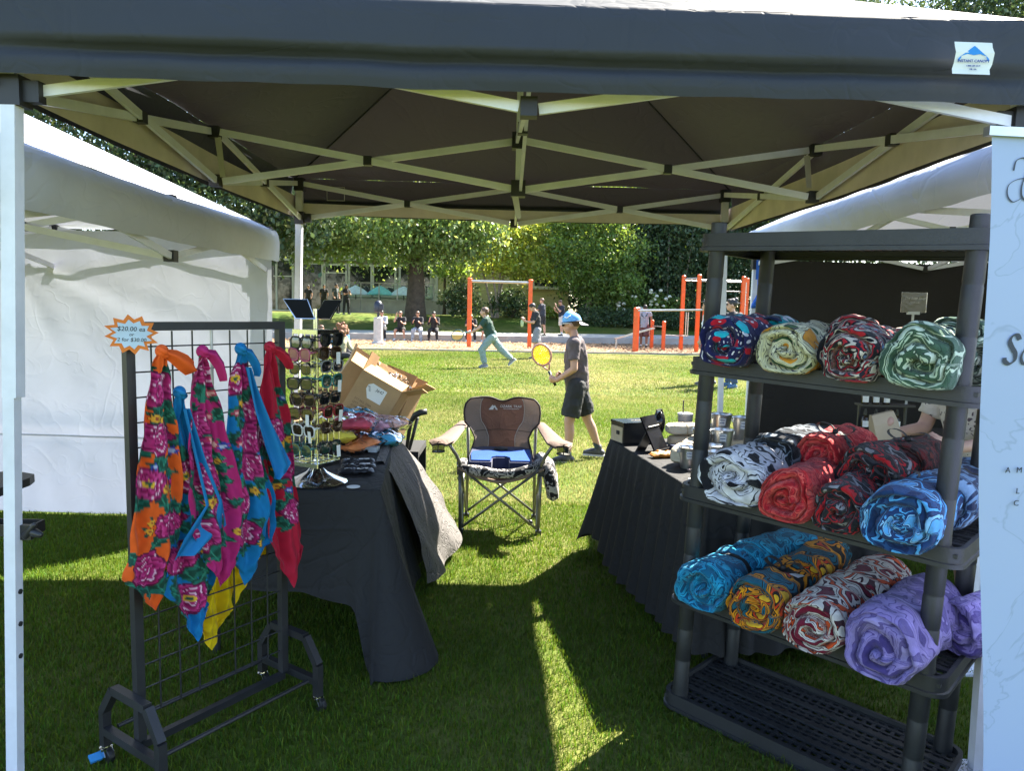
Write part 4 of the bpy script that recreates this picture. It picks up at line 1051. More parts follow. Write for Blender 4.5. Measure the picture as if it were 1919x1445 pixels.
# script capital flourish cut off by the picture edge, then "So", then small capitals
bstroke([(.085, 1.800), (.062, 1.790), (.047, 1.805), (.050, 1.830), (.075, 1.845), (.11, 1.848), (.125, 1.835)], .0016)
bstroke([(.062, 1.865), (.07, 1.89), (.095, 1.895), (.10, 1.87), (.085, 1.83), (.088, 1.80), (.12, 1.79)], .0022)
def btext(s, size, sx, z, shear=0., sp=1.):
    M_ = Matrix.Translation(BN(sx, z) + Vector((0, -.006, 0)) - bn.location) @ RZ(.0996).to_4x4() @ Matrix(((1, 0, 0, 0), (0, 0, -1, 0), (0, 1, 0, 0), (0, 0, 0, 1)))
    text_part(s, size, NAVYI, bn, M_, shear=shear, spacing=sp, align='LEFT')
bstroke([(.090, 1.452), (.084, 1.463), (.072, 1.462), (.064, 1.448), (.070, 1.432), (.079, 1.417), (.077, 1.400), (.064, 1.391), (.052, 1.396), (.050, 1.406)], .0050)
bstroke([(.118, 1.430), (.106, 1.428), (.096, 1.412), (.098, 1.395), (.110, 1.391), (.122, 1.402), (.125, 1.420), (.118, 1.430)], .0034)
btext('A M', .021, .058, 1.117, 0, 1.5); btext('L', .021, .088, 1.062, 0, 1.3); btext('C', .021, .082, 1.03, 0, 1.3)
# ================================================================== gridwall rack with printed scarves
GL = Vector((-1.153, 2.202, 0)); GD = Vector((.555, .832, 0)).normalized(); GN = Vector((GD.y, -GD.x, 0))   # GN points out of the rack's front
GW = .556
def Q(s, off, z): return GL + GD * s + GN * off + Vector((0, 0, z))
rk = thing('gridwall_rack', 'black wire grid display rack on casters with scarves tied to it', 'display rack', tuple(Q(GW / 2, 0, 0)))
for s_ in (0, GW):
    b = MB(); b.bar(Q(s_, 0, .115), Q(s_, 0, 1.412), .027, .027, up=GN); b.build('post', BLACKM, rk)
b = MB(); b.bar(Q(-.0136, 0, 1.425), Q(GW + .0136, 0, 1.425), .027, .027); b.build('top_rail', BLACKM, rk)
b = MB(); b.bar(Q(-.0, 0, .10), Q(GW, 0, .10), .024, .024); b.build('base_rail', BLACKM, rk)
for o_ in (-.135, .135):
    b = MB(); b.tube([Q(-.0, o_, .115), Q(GW, o_, .115)], .007, 8); b.build('tie_rod', BLACKM, rk)
for i in range(1, 8):
    s_ = GW * i / 8
    b = MB(); b.tube([Q(s_, .002, .19 if i != 4 else .78), Q(s_, .002, 1.41)], .0028 if i != 4 else .005, 6); b.build('wire', BLACKM if i != 4 else mat('grey_wire', (.4, .4, .42), rough=.4, metal=.5), rk)
for i in range(16):
    z = .20 + i * .0775
    b = MB(); b.tube([Q(.01, -.003, z), Q(GW - .01, -.003, z)], .0026, 6); b.build('wire', BLACKM, rk)
for s_, sg in ((-.028, -1), (GW + .028, 1)):
    P_ = [(-.16, .055), (-.16, .175), (-.095, .265), (.095, .265), (.16, .175), (.16, .055)]
    b = MB()
    for i in range(5):
        p, q = P_[i], P_[i + 1]; b.bar(Q(s_, p[0], p[1]), Q(s_, q[0], q[1]), .027, .027, up=GD)
    b.bar(Q(s_ + sg * .001, -.147, .11), Q(s_ + sg * .001, .147, .11), .026, .026)
    b.build('foot_frame', BLACKM, rk)
    for o_ in (-.16, .16):
        b = MB(); b.lathe([(.011, .058), (.013, .05), (.02, .048), (.02, .04)], Q(s_, o_, 0), 10)
        for w in (-1, 1): b.bar(Q(s_ + w * .014, o_, .045), Q(s_ + w * .014, o_ + .012, .02), .003, .022)
        c_ = b.build('caster', CHROME, rk)
        b = MB(); ax = GD.to_track_quat('Z', 'Y').to_matrix(); b.lathe([(.012, -.009), (.024, -.009), (.025, 0), (.024, .009), (.012, .009)], Q(s_, o_ + .014, .024), 14, ax)
        b.build('wheel', BLACKP, c_, off=tuple(rk.location))
        if s_ < 0 and o_ < 0:
            b = MB(); b.box(Q(s_ - .03, o_ - .01, .022), (.035, .03, .008), RZ(.8) @ RX(.4)); b.build('brake_pedal', mat('blue_pedal', (.05, .30, .65), rough=.4), c_, off=tuple(rk.location))
# price star
st = thing('price_sign', 'orange star-burst price card on the top left corner of the grid rack', 'sign', tuple(Q(0, .03, 1.40)))
def star(R0, R1, n, sx, seed):
    r_ = random.Random(seed); return [((R0 if i % 2 == 0 else R1) * r_.uniform(.9, 1.08) * cos(pi * i / n + .1) * sx, (R0 if i % 2 == 0 else R1) * sin(pi * i / n + .1)) for i in range(2 * n)]
MS = Matrix.Translation(Q(-.005, .018, 1.402)) @ Matrix(((-.30, 0, .0, 0), (0, 0, 1, 0), (0, 1, 0, 0), (0, 0, 0, 1)))
ux = Vector((GD.x * .80 + .52, GD.y * .80 - .30, 0)).normalized(); uz_ = Vector((-.03, 0, 1)).normalized(); un = ux.cross(uz_)
MS = Matrix.Translation(Q(-.005, .03, 1.402)) @ Matrix(((ux.x, uz_.x, un.x, 0), (ux.y, uz_.y, un.y, 0), (ux.z, uz_.z, un.z, 0), (0, 0, 0, 1)))
pl_ = star(.060, .045, 12, 1.22, 5)
b = MB(); b.prism(pl_, .002, MS); b.build('card', mat('orange_card', (.62, .16, .015), rough=.7), st)
b = MB(); b.prism([(x * .78, y * .74) for x, y in pl_], .0012, MS @ Matrix.Translation((0, 0, .0022))); b.build('panel', mat('pale_blue_card', (.42, .52, .62), rough=.7), st)
for s_, sz, dx, dy in (('$20.00 ea', .019, .0, .016), ('or', .014, 0, .0), ('2 for $30.00', .0155, 0, -.016)):
    text_part(s_, sz, INK, st, Matrix.Translation(-Vector(st.location)) @ MS @ Matrix.Translation((dx, dy, .0036)) @ Matrix.Rotation(-.03, 4, 'Z'), shear=.15)

# ---- printed cotton: roses, leaves and daisies painted as the cloth's own print
def paint(P, base, flowers, seed):
    """P (N,2) metres on the cloth -> colours"""
    r = np.random.default_rng(seed); col = np.tile(np.array(base, float), (len(P), 1))
    col *= (1 + .06 * np.sin(P[:, 0] * 210) * np.sin(P[:, 1] * 170))[:, None]
    def put(mask, c): col[mask] = c if np.ndim(c) == 1 else c[mask]
    G1, G2 = np.array([.005, .055, .035]), np.array([.01, .13, .09])
    for (x, y, R, kind) in flowers:                       # leaves under the blooms
        for _ in range(9 if kind == 'rose' else 2):
            a = r.uniform(0, 2 * pi); L = R * r.uniform(.75, 1.15); cx_, cy_ = x + cos(a) * R * 1.15, y + sin(a) * R * 1.15
            dx, dy = P[:, 0] - cx_, P[:, 1] - cy_; u = dx * cos(a) + dy * sin(a); v = -dx * sin(a) + dy * cos(a)
            wv = .42 * L * (1 - (u / L) ** 2) * (1 + .22 * np.sin(u / L * 16)); m = (np.abs(u) < L) & (np.abs(v) < wv)
            c = G1[None] + (G2 - G1)[None] * ((np.sin(u / L * 11 + np.abs(v) / L * 9) > .35) * 1.)[:, None]; put(m, c)
            put(m & (np.abs(v) < .035 * L), np.array([.03, .22, .14]))
    for (x, y, R, kind) in flowers:
        dx, dy = P[:, 0] - x, P[:, 1] - y; rr = np.hypot(dx, dy); th = np.arctan2(dy, dx); p0 = r.uniform(0, 6)
        if kind == 'rose':
            edge = R * (1 + .10 * np.sin(5 * th + p0) + .05 * np.sin(11 * th + p0)); m = rr < edge
            put((rr < edge * 1.1), np.array([.10, .0, .04]))
            q = rr / edge; ph = q * 2.7 + .30 * np.sin(5 * th + p0 + 2.2 * q) + .12 * np.sin(3 * th - p0); fr = ph - np.floor(ph)
            dk, md, lt, wh = (np.array(k_) for k_ in ((.14, .0, .045), (.42, .012, .13), (.58, .06, .25), (.80, .50, .62)))
            c_ = np.where(fr[:, None] < .5, dk + (md - dk) * (fr[:, None] * 2), md + (lt - md) * (fr[:, None] * 2 - 1)); put(m, c_)
            put(m & (fr > .80) & (np.sin(th * 2 + p0 + q * 3) > .1), wh)
            put(m & (np.abs(np.sin(2.5 * th + p0 + q * 2.5)) < .10) & (q > .35), dk)
            if r.random() < .3: put(rr < R * .25, np.array([.75, .45, .03])); put(rr < R * .13, np.array([.02, .10, .05]))
        elif kind == 'daisy':
            edge = R * (.62 + .38 * np.abs(np.sin(4 * th + p0))); put(rr < edge * 1.15, np.array([.03, .02, .01])); put(rr < edge, np.array([.72, .36, .03])); put(rr < R * .32, np.array([.28, .05, .02]))
        elif kind == 'blue':
            edge = R * (.75 + .25 * np.sin(6 * th + p0)); put(rr < edge * 1.1, np.array([.02, .01, .06])); put(rr < edge, np.array([.03, .05, .32])); put(rr < R * .4, np.array([.45, .5, .7]))
        else:
            put(rr < R * (.8 + .2 * np.sin(5 * th + p0)), np.array([.45, .03, .08])); put(rr < R * .4, np.array([.75, .4, .35]))
    return np.clip(col, 0, 1)

def scatter_flowers(seed, s0, s1, z0, z1, dense=1.):
    r = random.Random(seed); out = []
    zz = z1
    while zz > z0:
        s_ = r.uniform(s0, s1); out.append((s_, zz, r.uniform(.040, .054), 'rose')); zz -= r.uniform(.115, .155) / dense
    for _ in range(int(11 * dense)):
        s_, z = r.uniform(s0, s1), r.uniform(z0, z1)
        if all(abs(s_ - f[0]) + abs(z - f[1]) > f[2] * 1.2 for f in out): out.append((s_, z, r.uniform(.011, .018), r.choice(('daisy', 'blue', 'bud', 'daisy'))))
    return out
SCARF = mat_attr('printed_cotton', rough=.75, trans=.12, sheen=.1, bump=.15, bscale=700.)

def scarf(label, base, knot, rows, flowers, seed, off=.035, folds=2.2, amp=.020, tail=None, flap=None, topcol=None):
    t = thing('scarf', label, 'scarf', tuple(Q(knot[0], off, knot[1])), 0, 'printed scarves tied to the grid rack')
    ro = [(knot[1], knot[0] - .013, knot[0] + .013)] + rows
    zs_ = np.array([q[0] for q in ro]); L_ = np.array([q[1] for q in ro]); R_ = np.array([q[2] for q in ro])
    nv, nu = 170, 70; tt = np.linspace(0, 1, nv); key = np.linspace(0, 1, len(ro))
    def sm(a):
        v = np.interp(tt, key, a); k = np.ones(9) / 9; pad = np.pad(v, 4, mode='edge'); return np.convolve(pad, k, 'valid')
    zs_ = zs_.copy(); Lk, Rk = L_.copy(), R_.copy(); vz = (zs_[-3] - zs_[-1]) * 1.1; cm = (L_[-1] + R_[-1]) / 2
    for q_ in (-2, -1):
        hw_ = (R_[-3] - L_[-3]) / 2 * (.96 if q_ == -2 else .84); c2 = (L_[-3] + R_[-3]) / 2 * .6 + cm * .4; Lk[q_], Rk[q_] = c2 - hw_, c2 + hw_
    utip = np.clip((cm - Lk[-1]) / max(1e-4, Rk[-1] - Lk[-1]), .2, .8)
    L_, R_ = Lk, Rk
    zc, l, r_ = sm(zs_), sm(L_), sm(R_); mid_ = (l + r_) / 2; wd_ = (r_ - l) / 2 * np.interp(tt, [0, .08, .2, .9, 1], [1, 1.1, 1.34, 1.16, 1]); l, r_ = mid_ - wd_, mid_ + wd_
    uu = np.linspace(0, 1, nu); U, T = np.meshgrid(uu, tt); Z = zc[:, None] + vz * np.where(U < utip, (utip - U) / utip, (U - utip) / (1 - utip)) ** 1.1 * np.clip((T - .55) / .45, 0, 1) ** 1.5
    # hem drops to a point: the lower edge of a square hung by one corner
    S_ = l[:, None] + (r_ - l)[:, None] * U
    W = (r_ - l)[:, None]
    ph = seed * 1.3
    A = amp * (.25 + .75 * np.sin(np.clip(T * 2.2, 0, pi * .55))) * np.clip((1.15 - T) * 2.2, 0, 1)
    O = off + .012 + A * (np.sin(2 * pi * (folds * U + .35 * np.sin(T * 3 + ph)) + ph) + .45 * np.sin(2 * pi * (folds * 2.1 * U - T * .8) + ph * 2)) + .018 * np.sin(T * 5 + ph) * T
    O += .018 * np.exp(-T * 14)
    S_ = S_ + .006 * np.sin(T * 17 + ph) * (U - .5) + .004 * np.sin(T * 40 + U * 8 + ph)
    Pw = np.array(GL)[None, None] + np.array(GD)[None, None] * S_[..., None] + np.array(GN)[None, None] * O[..., None]; Pw[..., 2] = Z + .004 * np.sin(U * 9 + ph)
    # unfolded width: print coordinates stretch across the folds
    arc = S_ * 1.0 + .12 * W * np.sin(2 * pi * folds * U + ph) / (2 * pi * folds) * 2
    c = paint(np.stack([arc.ravel(), Z.ravel()], 1), base, flowers, seed)
    me = np_mesh('cloth', Pw.reshape(-1, 3) - np.array(t.location), [grid_faces(nv, nu)], c)
    link('cloth', me, SCARF, t, smooth=True)
    plain = mat('cotton_%d' % seed, base, rough=.75, var=.12, trans=tuple(x * .12 for x in base), bump=.1, bscale=400)
    b = MB(); kx = Q(knot[0], off + .022, knot[1] + .004)
    b.ell(kx, (.020, .017, .021)); b.ell(kx + GD * .010 + Vector((0, 0, -.012)), (.015, .016, .012)); b.tube([kx + GD * -.016 + GN * .006 + Vector((0, 0, .012)), kx + GN * .016, kx + GD * .018 + GN * .004 + Vector((0, 0, -.014))], [.007, .010, .007], 8)
    b.build('knot', plain, t, smooth=True)
    if tail:
        pts = [Vector((a, 0, c_)) for a, c_, w in tail]; rows_ = []
        n_ = len(tail)
        for i in range(n_):
            a, zq, w = tail[i]; j = min(i + 1, n_ - 1); k = max(0, i - 1); d = Vector((tail[j][0] - tail[k][0], tail[j][1] - tail[k][1])).normalized(); pn = Vector((-d.y, d.x))
            rows_.append([Q(a + pn.x * w * e, off + .03 + .012 * cos(e * 3.) + .006 * sin(i), zq + pn.y * w * e) for e in np.linspace(-1, 1, 9)])
        b = MB(); b.grid(rows_); b.build('tail', plain, t, smooth=True)
    if flap:
        rows_ = []
        for i in range(len(flap)):
            z, a, c_ = flap[i]; rows_.append([Q(a + (c_ - a) * k / 14, off + .045 + .014 * sin(k * .7 + i * .4), z - .004 * k / 14 * (i == len(flap) - 1)) for k in range(15)])
        b = MB(); b.grid(rows_); b.build('fold', plain, t, smooth=True)
    return t
OR, BLU, PNK, RDD, YEL = (.72, .10, .008), (.0, .16, .40), (.42, .012, .13), (.42, .005, .03), (.70, .48, .0)
scarf('yellow scarf hanging behind the others with its pointed end lowest', YEL, (.30, 1.135), [(1.054, .272, .33), (.909, .259, .35), (.762, .25, .355), (.65, .25, .355), (.54, .23, .355), (.45, .225, .355), (.375, .235, .355), (.33, .25, .335), (.285, .282, .30)], scatter_flowers(5, .24, .33, .52, .85, .7), 5, off=-.05)
scarf('yellow scarf tied highest at the back, between the blue and red ones', YEL, (.422, 1.209), [(1.149, .399, .443), (1.038, .38, .46), (.886, .373, .475), (.695, .36, .49), (.56, .355, .495), (.50, .355, .46), (.43, .365, .385)], scatter_flowers(6, .37, .45, .75, 1.1, .6), 6, off=-.045)
scarf('orange scarf with magenta roses, leftmost on the grid rack', OR, (.063, 1.348), [(1.282, .032, .083), (1.152, .017, .091), (1.036, .003, .102), (.853, -.028, .111), (.738, -.039, .104), (.634, -.053, .069), (.585, -.02, .058), (.54, .022, .033)],
      scatter_flowers(11, .0, .1, .66, 1.24, 1.) , 1, off=.05, folds=1.6, tail=[(.07, 1.347, .012), (.10, 1.335, .022), (.13, 1.315, .028), (.155, 1.295, .026), (.168, 1.288, .012)])
scarf('blue scarf tied lowest, hanging between the orange and pink ones', BLU, (.129, 1.216), [(1.127, .108, .15), (1.005, .102, .189), (.897, .095, .239), (.797, .086, .266), (.683, .093, .244), (.579, .076, .245), (.485, .118, .215), (.43, .14, .195), (.388, .16, .17)],
      scatter_flowers(12, .1, .2, .50, .95, 1.) , 2, off=.03, folds=1.8, flap=[(1.17, .125, .145), (1.0, .16, .20), (.85, .19, .265), (.76, .11, .28), (.70, .075, .18)])
scarf('pink scarf densely printed with roses, second knot from the left', PNK, (.192, 1.343), [(1.274, .166, .219), (1.135, .159, .25), (1.011, .154, .281), (.882, .157, .325), (.772, .165, .334), (.661, .195, .309), (.589, .218, .272), (.552, .24, .25)],
      scatter_flowers(13, .16, .31, .72, 1.29, 1.5), 3, off=.06, folds=2.2, tail=[(.20, 1.343, .012), (.225, 1.335, .020), (.25, 1.30, .019), (.262, 1.268, .016), (.268, 1.25, .012)])
scarf('blue scarf with a plain turned-over fold, just left of the red one', BLU, (.335, 1.347), [(1.265, .313, .362), (1.119, .308, .409), (.971, .301, .413), (.815, .329, .453), (.721, .319, .451), (.629, .304, .441), (.574, .324, .4), (.519, .352, .364)],
      scatter_flowers(14, .31, .40, .62, 1.25, 1.3), 4, off=.055, folds=1.9, tail=[(.345, 1.345, .011), (.365, 1.335, .018), (.39, 1.30, .017), (.40, 1.27, .013), (.398, 1.255, .006)],
      flap=[(1.29, .338, .352), (1.228, .348, .375), (1.15, .362, .415), (1.077, .382, .455), (1.0, .405, .495), (.935, .43, .528), (.905, .445, .500), (.892, .450, .468)])
scarf('red scarf at the right end of the grid rack', RDD, (.464, 1.348), [(1.258, .438, .494), (1.106, .429, .534), (.968, .435, .556), (.827, .454, .586), (.706, .459, .597), (.583, .473, .601), (.512, .502, .575), (.455, .54, .552)],
      scatter_flowers(15, .48, .57, .68, 1.2, .9), 7, off=.04, folds=1.7, tail=[(.475, 1.346, .012), (.50, 1.335, .018), (.53, 1.31, .021), (.548, 1.285, .018), (.552, 1.272, .01)])

# ================================================================== draped tables
C_BLK = mat_cloth('black_table_cloth', (.020, .020, .022), crease=.45, cscale=3., rough=.8, spec=.3)
def drape(name, label, corners, zt, hem, flare, folds, amp, m, nper=220, nh=70, seed=0):
    """cloth over a table top; hem(w), flare(w) give the hem height and outward drift at perimeter position w (0..4, corner = integer)"""
    Cc = [Vector((x, y, 0)) for x, y in corners]; cen = sum(Cc, Vector()) / 4; rows = []; rr = .03
    per = []
    for k in range(4):
        a, c = Cc[k], Cc[(k + 1) % 4]; d = (c - a).normalized(); L = (c - a).length; n_ = Vector((d.y, -d.x, 0)); pn = Cc[k - 1]; d0 = (a - pn).normalized(); n0 = Vector((d0.y, -d0.x, 0))
        for j in range(5):                                        # rounded corner fan
            f = j / 5; nn = (n0 * (1 - f) + n_ * f).normalized(); per.append((a, nn, k + .0 - .02 * (1 - f), 1 - abs(f - .5) * .6))
        npt = max(12, int(L * 60))
        for j in range(npt): per.append((a.lerp(c, (j + .5) / npt), n_, k + (j + .5) / npt, 0))
    fullrows = []
    for f in (0.02, .25, .5, .75, .97): fullrows.append([cen.lerp(p, f) + Vector((0, 0, zt + .003 * mnoise.noise((p.x * 5 * f, p.y * 5 * f, seed)))) for p, n_, w, q in per])
    for i in range(nh + 1):
        t_ = i / nh; row = []; ln = 0.
        for j, (p, n_, w, q) in enumerate(per):
            w4 = w % 4; hz = hem(w4); fl = flare(w4); dz = (zt - hz) * t_
            fo = amp * t_ ** .7 * (sin(j * folds * .37 + seed + 1.2 * sin(j * .09)) * .7 + .5 * mnoise.noise((j * .21, t_ * 1.2, seed)))
            zz_ = zt - dz; out_ = .008 * min(1, t_ * 12) + fl * t_ ** 1.15 + fo + .004 * math.exp(-((zz_ - zt + .155) / .007) ** 2) - .003 * math.exp(-((zz_ - zt + .40) / .008) ** 2) + (.004 * math.exp(-(((w % 1) - .42) / .012) ** 2) + .004 * math.exp(-(((w % 1) - .8) / .012) ** 2)) * (q == 0)
            row.append(p + n_ * out_ + Vector((0, 0, zt - dz - .002 * (i > 0) + (hem_w(j, seed) * t_ if hz > .05 else 0))))
        fullrows.append(row)
    b = MB(); b.grid(fullrows, closev=True)
    o = b.build(name, m, None, smooth=True, off=(0, 0, 0)); return tag(o, label, 'tablecloth')
def hem_w(j, seed): return .015 * mnoise.noise((j * .13, 4, seed))
def lerpkeys(keys):
    def f(w):
        for (a, x), (c, y) in zip(keys, keys[1:]):
            if a <= w <= c: t_ = (w - a) / (c - a); t_ = t_ * t_ * (3 - 2 * t_); return x + (y - x) * t_
        return keys[-1][1]
    return f
def folding_table(label, corners, zt):
    Cc = [Vector((x, y, 0)) for x, y in corners]; cen = sum(Cc, Vector()) / 4
    t = thing('folding_table', label, 'table', tuple(cen)); b = MB(); pr = [(c - cen) * .985 + cen for c in Cc]
    b.prism([(c.x, c.y) for c in pr], .035, Matrix.Translation((0, 0, zt - .045))); b.build('table_top', mat('grey_table_plastic', (.3, .3, .3)), t)
    for c in Cc:
        p = cen.lerp(c, .86); b = MB(); b.tube([(p.x, p.y, 0), (p.x, p.y, zt - .045)], .016, 10); b.build('leg', mat('dark_grey_legs', (.05, .05, .055), rough=.4, metal=.4), t)
LT = [(-1.29, 2.94), (-.535, 2.985), (-.69, 4.30), (-1.44, 4.22)]
folding_table('folding table under the black cloth with the sunglasses stand', LT, .735)
# w: 0..1 near side, 1..2 right side, 2..3 far side, 3..4 left side
drape('table_cloth', 'black cloth over the left table, trailing to the grass at its corner', LT, .742,
      lerpkeys([(0, .33), (.55, .33), (.86, .26), (.97, .02), (1.0, .015), (1.08, .02), (1.22, .05), (1.5, .12), (1.75, .12), (1.95, .05), (2.0, .04), (2.1, .2), (2.5, .35), (3, .35), (4, .33)]),
      lerpkeys([(0, .04), (.8, .04), (.96, .12), (1.0, .24), (1.1, .18), (1.3, .13), (1.6, .15), (1.9, .26), (2.0, .34), (2.1, .12), (3, .05), (4, .04)]), 1.0, .016, C_BLK, seed=3)
RT = [(.83, 2.98), (1.62, 3.1), (1.40, 4.52), (.605, 4.42)]
folding_table('folding table under the pleated black cloth behind the shelf', RT, .725)
drape('table_cloth', 'black pleated cloth over the right table with buckets on it', RT, .732,
      lerpkeys([(0, .09), (3, .09), (3.04, .16), (3.3, .06), (4, .08)]), lerpkeys([(0, .05), (2.9, .06), (3.0, .17), (3.1, .10), (3.9, .07), (4, .05)]), 2.3, .030, C_BLK, seed=7)
# ================================================================== left table: sunglasses stand and goods
TZ = .745
sg = thing('sunglasses_stand', 'chrome revolving stand full of sunglasses on the black cloth', 'display stand', (-.83, 3.10, TZ))
sc_ = Vector((-.83, 3.10, TZ)); SYAW = radians(-28)
b = MB(); b.lathe([(.130, 0), (.132, .004), (.125, .010), (.085, .024), (.045, .045), (.022, .07), (.016, .085), (.014, .10)], sc_, 40); b.build('base', CHROME, sg, smooth=50)
b = MB(); b.tube([sc_ + Vector((0, 0, .09)), sc_ + Vector((0, 0, .74))], .011, 14); b.build('pole', CHROME, sg, smooth=60)
RS = RZ(SYAW); SH_ = .066
def SP_(x, y, z): return sc_ + RS @ Vector((x, y, 0)) + Vector((0, 0, z))
for z in (.085, .105, .645):
    b = MB()
    for i in range(4):
        a = [(-1, -1), (1, -1), (1, 1), (-1, 1)][i]; c = [(1, -1), (1, 1), (-1, 1), (-1, -1)][i]
        b.bar(SP_(a[0] * SH_, a[1] * SH_, z), SP_(c[0] * SH_, c[1] * SH_, z), .006, .018 if z != .105 else .004)
    if z != .105: b.bar(SP_(-SH_, 0, z), SP_(SH_, 0, z), .006, .012); b.bar(SP_(0, -SH_, z - .001), SP_(0, SH_, z - .001), .006, .010)
    b.build('frame_ring', CHROME, sg)
for (u, v) in ((-1, -1), (0, -1), (1, -1), (1, 0), (1, 1), (-1, 1), (-1, 0), (0, 1), (-.5, -1), (.5, -1), (1, -.5), (1, .5)):
    b = MB(); b.tube([SP_(u * SH_, v * SH_, .085), SP_(u * SH_, v * SH_, .645)], .0024, 6); b.build('wire', CHROME, sg)
MIR = mat('mirror_dark_reflection', (.010, .011, .014), rough=.6, metal=.0, var=.1, spec=.12)  # matt near-black: the mirrors' dark reflection is put into the colour
for (cx_, yw) in ((-.057, .42), (.055, -.38)):
    MM = Matrix.Translation(sc_ + Vector((cx_, -.02, .735))) @ RZ(yw - .2).to_4x4() @ RX(-.28).to_4x4() @ Matrix(((1, 0, 0, 0), (0, 0, -1, 0), (0, 1, 0, 0), (0, 0, 0, 1)))
    sk = .022 * (1 if cx_ < 0 else -1)
    b = MB(); b.prism([(-.044 + sk, -.04), (.044 + sk * .6, -.04), (.050 - sk, .045), (-.05 - sk, .045)], .006, MM); mo = b.build('mirror', CHROME, sg)
    b = MB(); b.prism([(-.041 + sk, -.037), (.041 + sk * .6, -.037), (.047 - sk, .042), (-.047 - sk, .042)], .001, MM @ Matrix.Translation((0, 0, .0062))); b.build('glass', MIR, mo, off=tuple(sg.location))

GCACHE = {}
def glasses_meshes(style):
    if style in GCACHE: return GCACHE[style]
    def outline(sx, k=1.):
        pts = []
        for i in range(20):
            a = 2 * pi * i / 20; e = 3.0 if style == 'square' else 2.2
            x = .029 * k * math.copysign(abs(cos(a)) ** (2 / e), cos(a)); z = .022 * k * math.copysign(abs(sin(a)) ** (2 / e), sin(a))
            if style == 'wing' and z > 0: z += .25 * max(0, x * sx) + .003
            pts.append((x + sx * .034, z - .004 * (sin(a) < -.5)))
        return pts
    out = {}
    b = MB()
    for sx in (-1, 1): b.tube([(x, -.0 + .10 * (x * x) * 1.2, z) for x, z in outline(sx)], .0034 if style != 'wire' else .0014, 6, closed=True)
    b.tube([(-.010, 0, .008), (0, -.003, .011), (.010, 0, .008)], .0034 if style != 'wire' else .0016, 6)
    for sx in (-1, 1): b.box((sx * .064, .006, .010), (.010, .010, .010))
    out['frame'] = b
    for nm, sx in (('lens', -1), ('lens2', 1)):
        b = MB(); o = outline(sx, .95); n_ = len(o)
        cx_ = sx * .034
        b.add([(cx_, .0 + .12 * cx_ * cx_ - .002, 0)] + [(x, .12 * x * x, z) for x, z in o], [(0, i + 1, (i + 1) % n_ + 1) for i in range(n_)]); out[nm] = b
    for nm, sx in (('temple', -1), ('temple2', 1)):
        b = MB(); b.tube([(sx * .067, .008, .010), (sx * .066, .06, .010), (sx * .064, .10, .009), (sx * .06, .128, -.008)], [.0032, .0028, .0028, .0034], 6); out[nm] = b
    b = MB(); b.grid([[(.030 + .02 * j, -.006 - .003 * j, .0 - .05 * i) for j in range(2)] for i in range(2)]); out['tag'] = b
    res = {}
    for k_, v_ in out.items():
        me = bpy.data.meshes.new(k_.rstrip('2')); me.from_pydata(v_.v, [], v_.f); me.polygons.foreach_set('use_smooth', [True] * len(me.polygons)); res[k_] = me
    GCACHE[style] = res; return res
def glasses(label, loc, yaw, fm, lm, style='square', tagged=False, tilt=0., group='sunglasses on the revolving stand'):
    t = thing('sunglasses', label, 'sunglasses', tuple(loc), yaw, group); t.rotation_euler = (tilt, 0, yaw)
    for k_, me in glasses_meshes(style).items():
        if k_ == 'tag' and not tagged: continue
        m_ = lm if k_.startswith('lens') else (WHITEP if k_ == 'tag' else fm)
        o = bpy.data.objects.new('paper_tag' if k_ == 'tag' else k_.rstrip('2'), me); COL.objects.link(o); o.parent = t
        if not me.materials: me.materials.append(None)
        o.material_slots[0].link = 'OBJECT'; o.material_slots[0].material = m_
    return t
def gcol(nm, c, rough=.25): return mat('acetate_' + nm, c, rough=rough, var=.2, spec=.6)
GB, GBR, GPK, GWH, GTE, GGR, GRD, GTO = gcol('black', (.012, .012, .014)), gcol('brown', (.07, .03, .018)), gcol('pink', (.5, .10, .18)), gcol('white', (.70, .70, .70)), gcol('teal', (.03, .18, .18)), gcol('grey', (.22, .22, .23)), gcol('red', (.28, .02, .03)), gcol('tortoise', (.10, .045, .02))
def lens(nm, c): return mat('lens_' + nm, c, rough=.05, var=.05, spec=.9)
LB, LBR, LPK, LGN = lens('black', (.008, .009, .010)), lens('brown', (.03, .016, .008)), lens('pink', (.35, .10, .14)), lens('green', (.02, .05, .035))
zr = [1.348, 1.295, 1.239, 1.176, 1.108, 1.049, .982, .898]
ordn = ['top', 'second', 'third', 'fourth', 'fifth', 'sixth', 'seventh', 'bottom']
front = [('black', GB, LGN, 'square'), ('pink', GPK, LPK, 'wing'), ('black', GB, LBR, 'wire'), ('glossy black', GB, LB, 'square'), ('brown and red', GBR, LBR, 'wing'), ('tortoiseshell', GTO, LBR, 'square'), ('white', GWH, LBR, 'square'), ('pale green', GTE, LGN, 'wire')]
right = [('black', GB, LB, 'wing'), ('brown', GBR, LBR, 'square'), ('grey', GGR, LB, 'square'), ('dark teal', GTE, LGN, 'wing'), ('black', GB, LB, 'square'), ('red', GRD, LBR, 'square'), ('tortoiseshell', GTO, LBR, 'wire'), ('black', GB, LGN, 'square')]
left = [('grey', GGR, LB, 'square'), ('black', GB, LB, 'wing'), ('white', GWH, LB, 'wire'), ('black', GB, LBR, 'square'), ('brown', GBR, LBR, 'wing'), ('pink', GPK, LPK, 'square'), ('black', GB, LB, 'wire'), ('teal', GTE, LGN, 'square')]
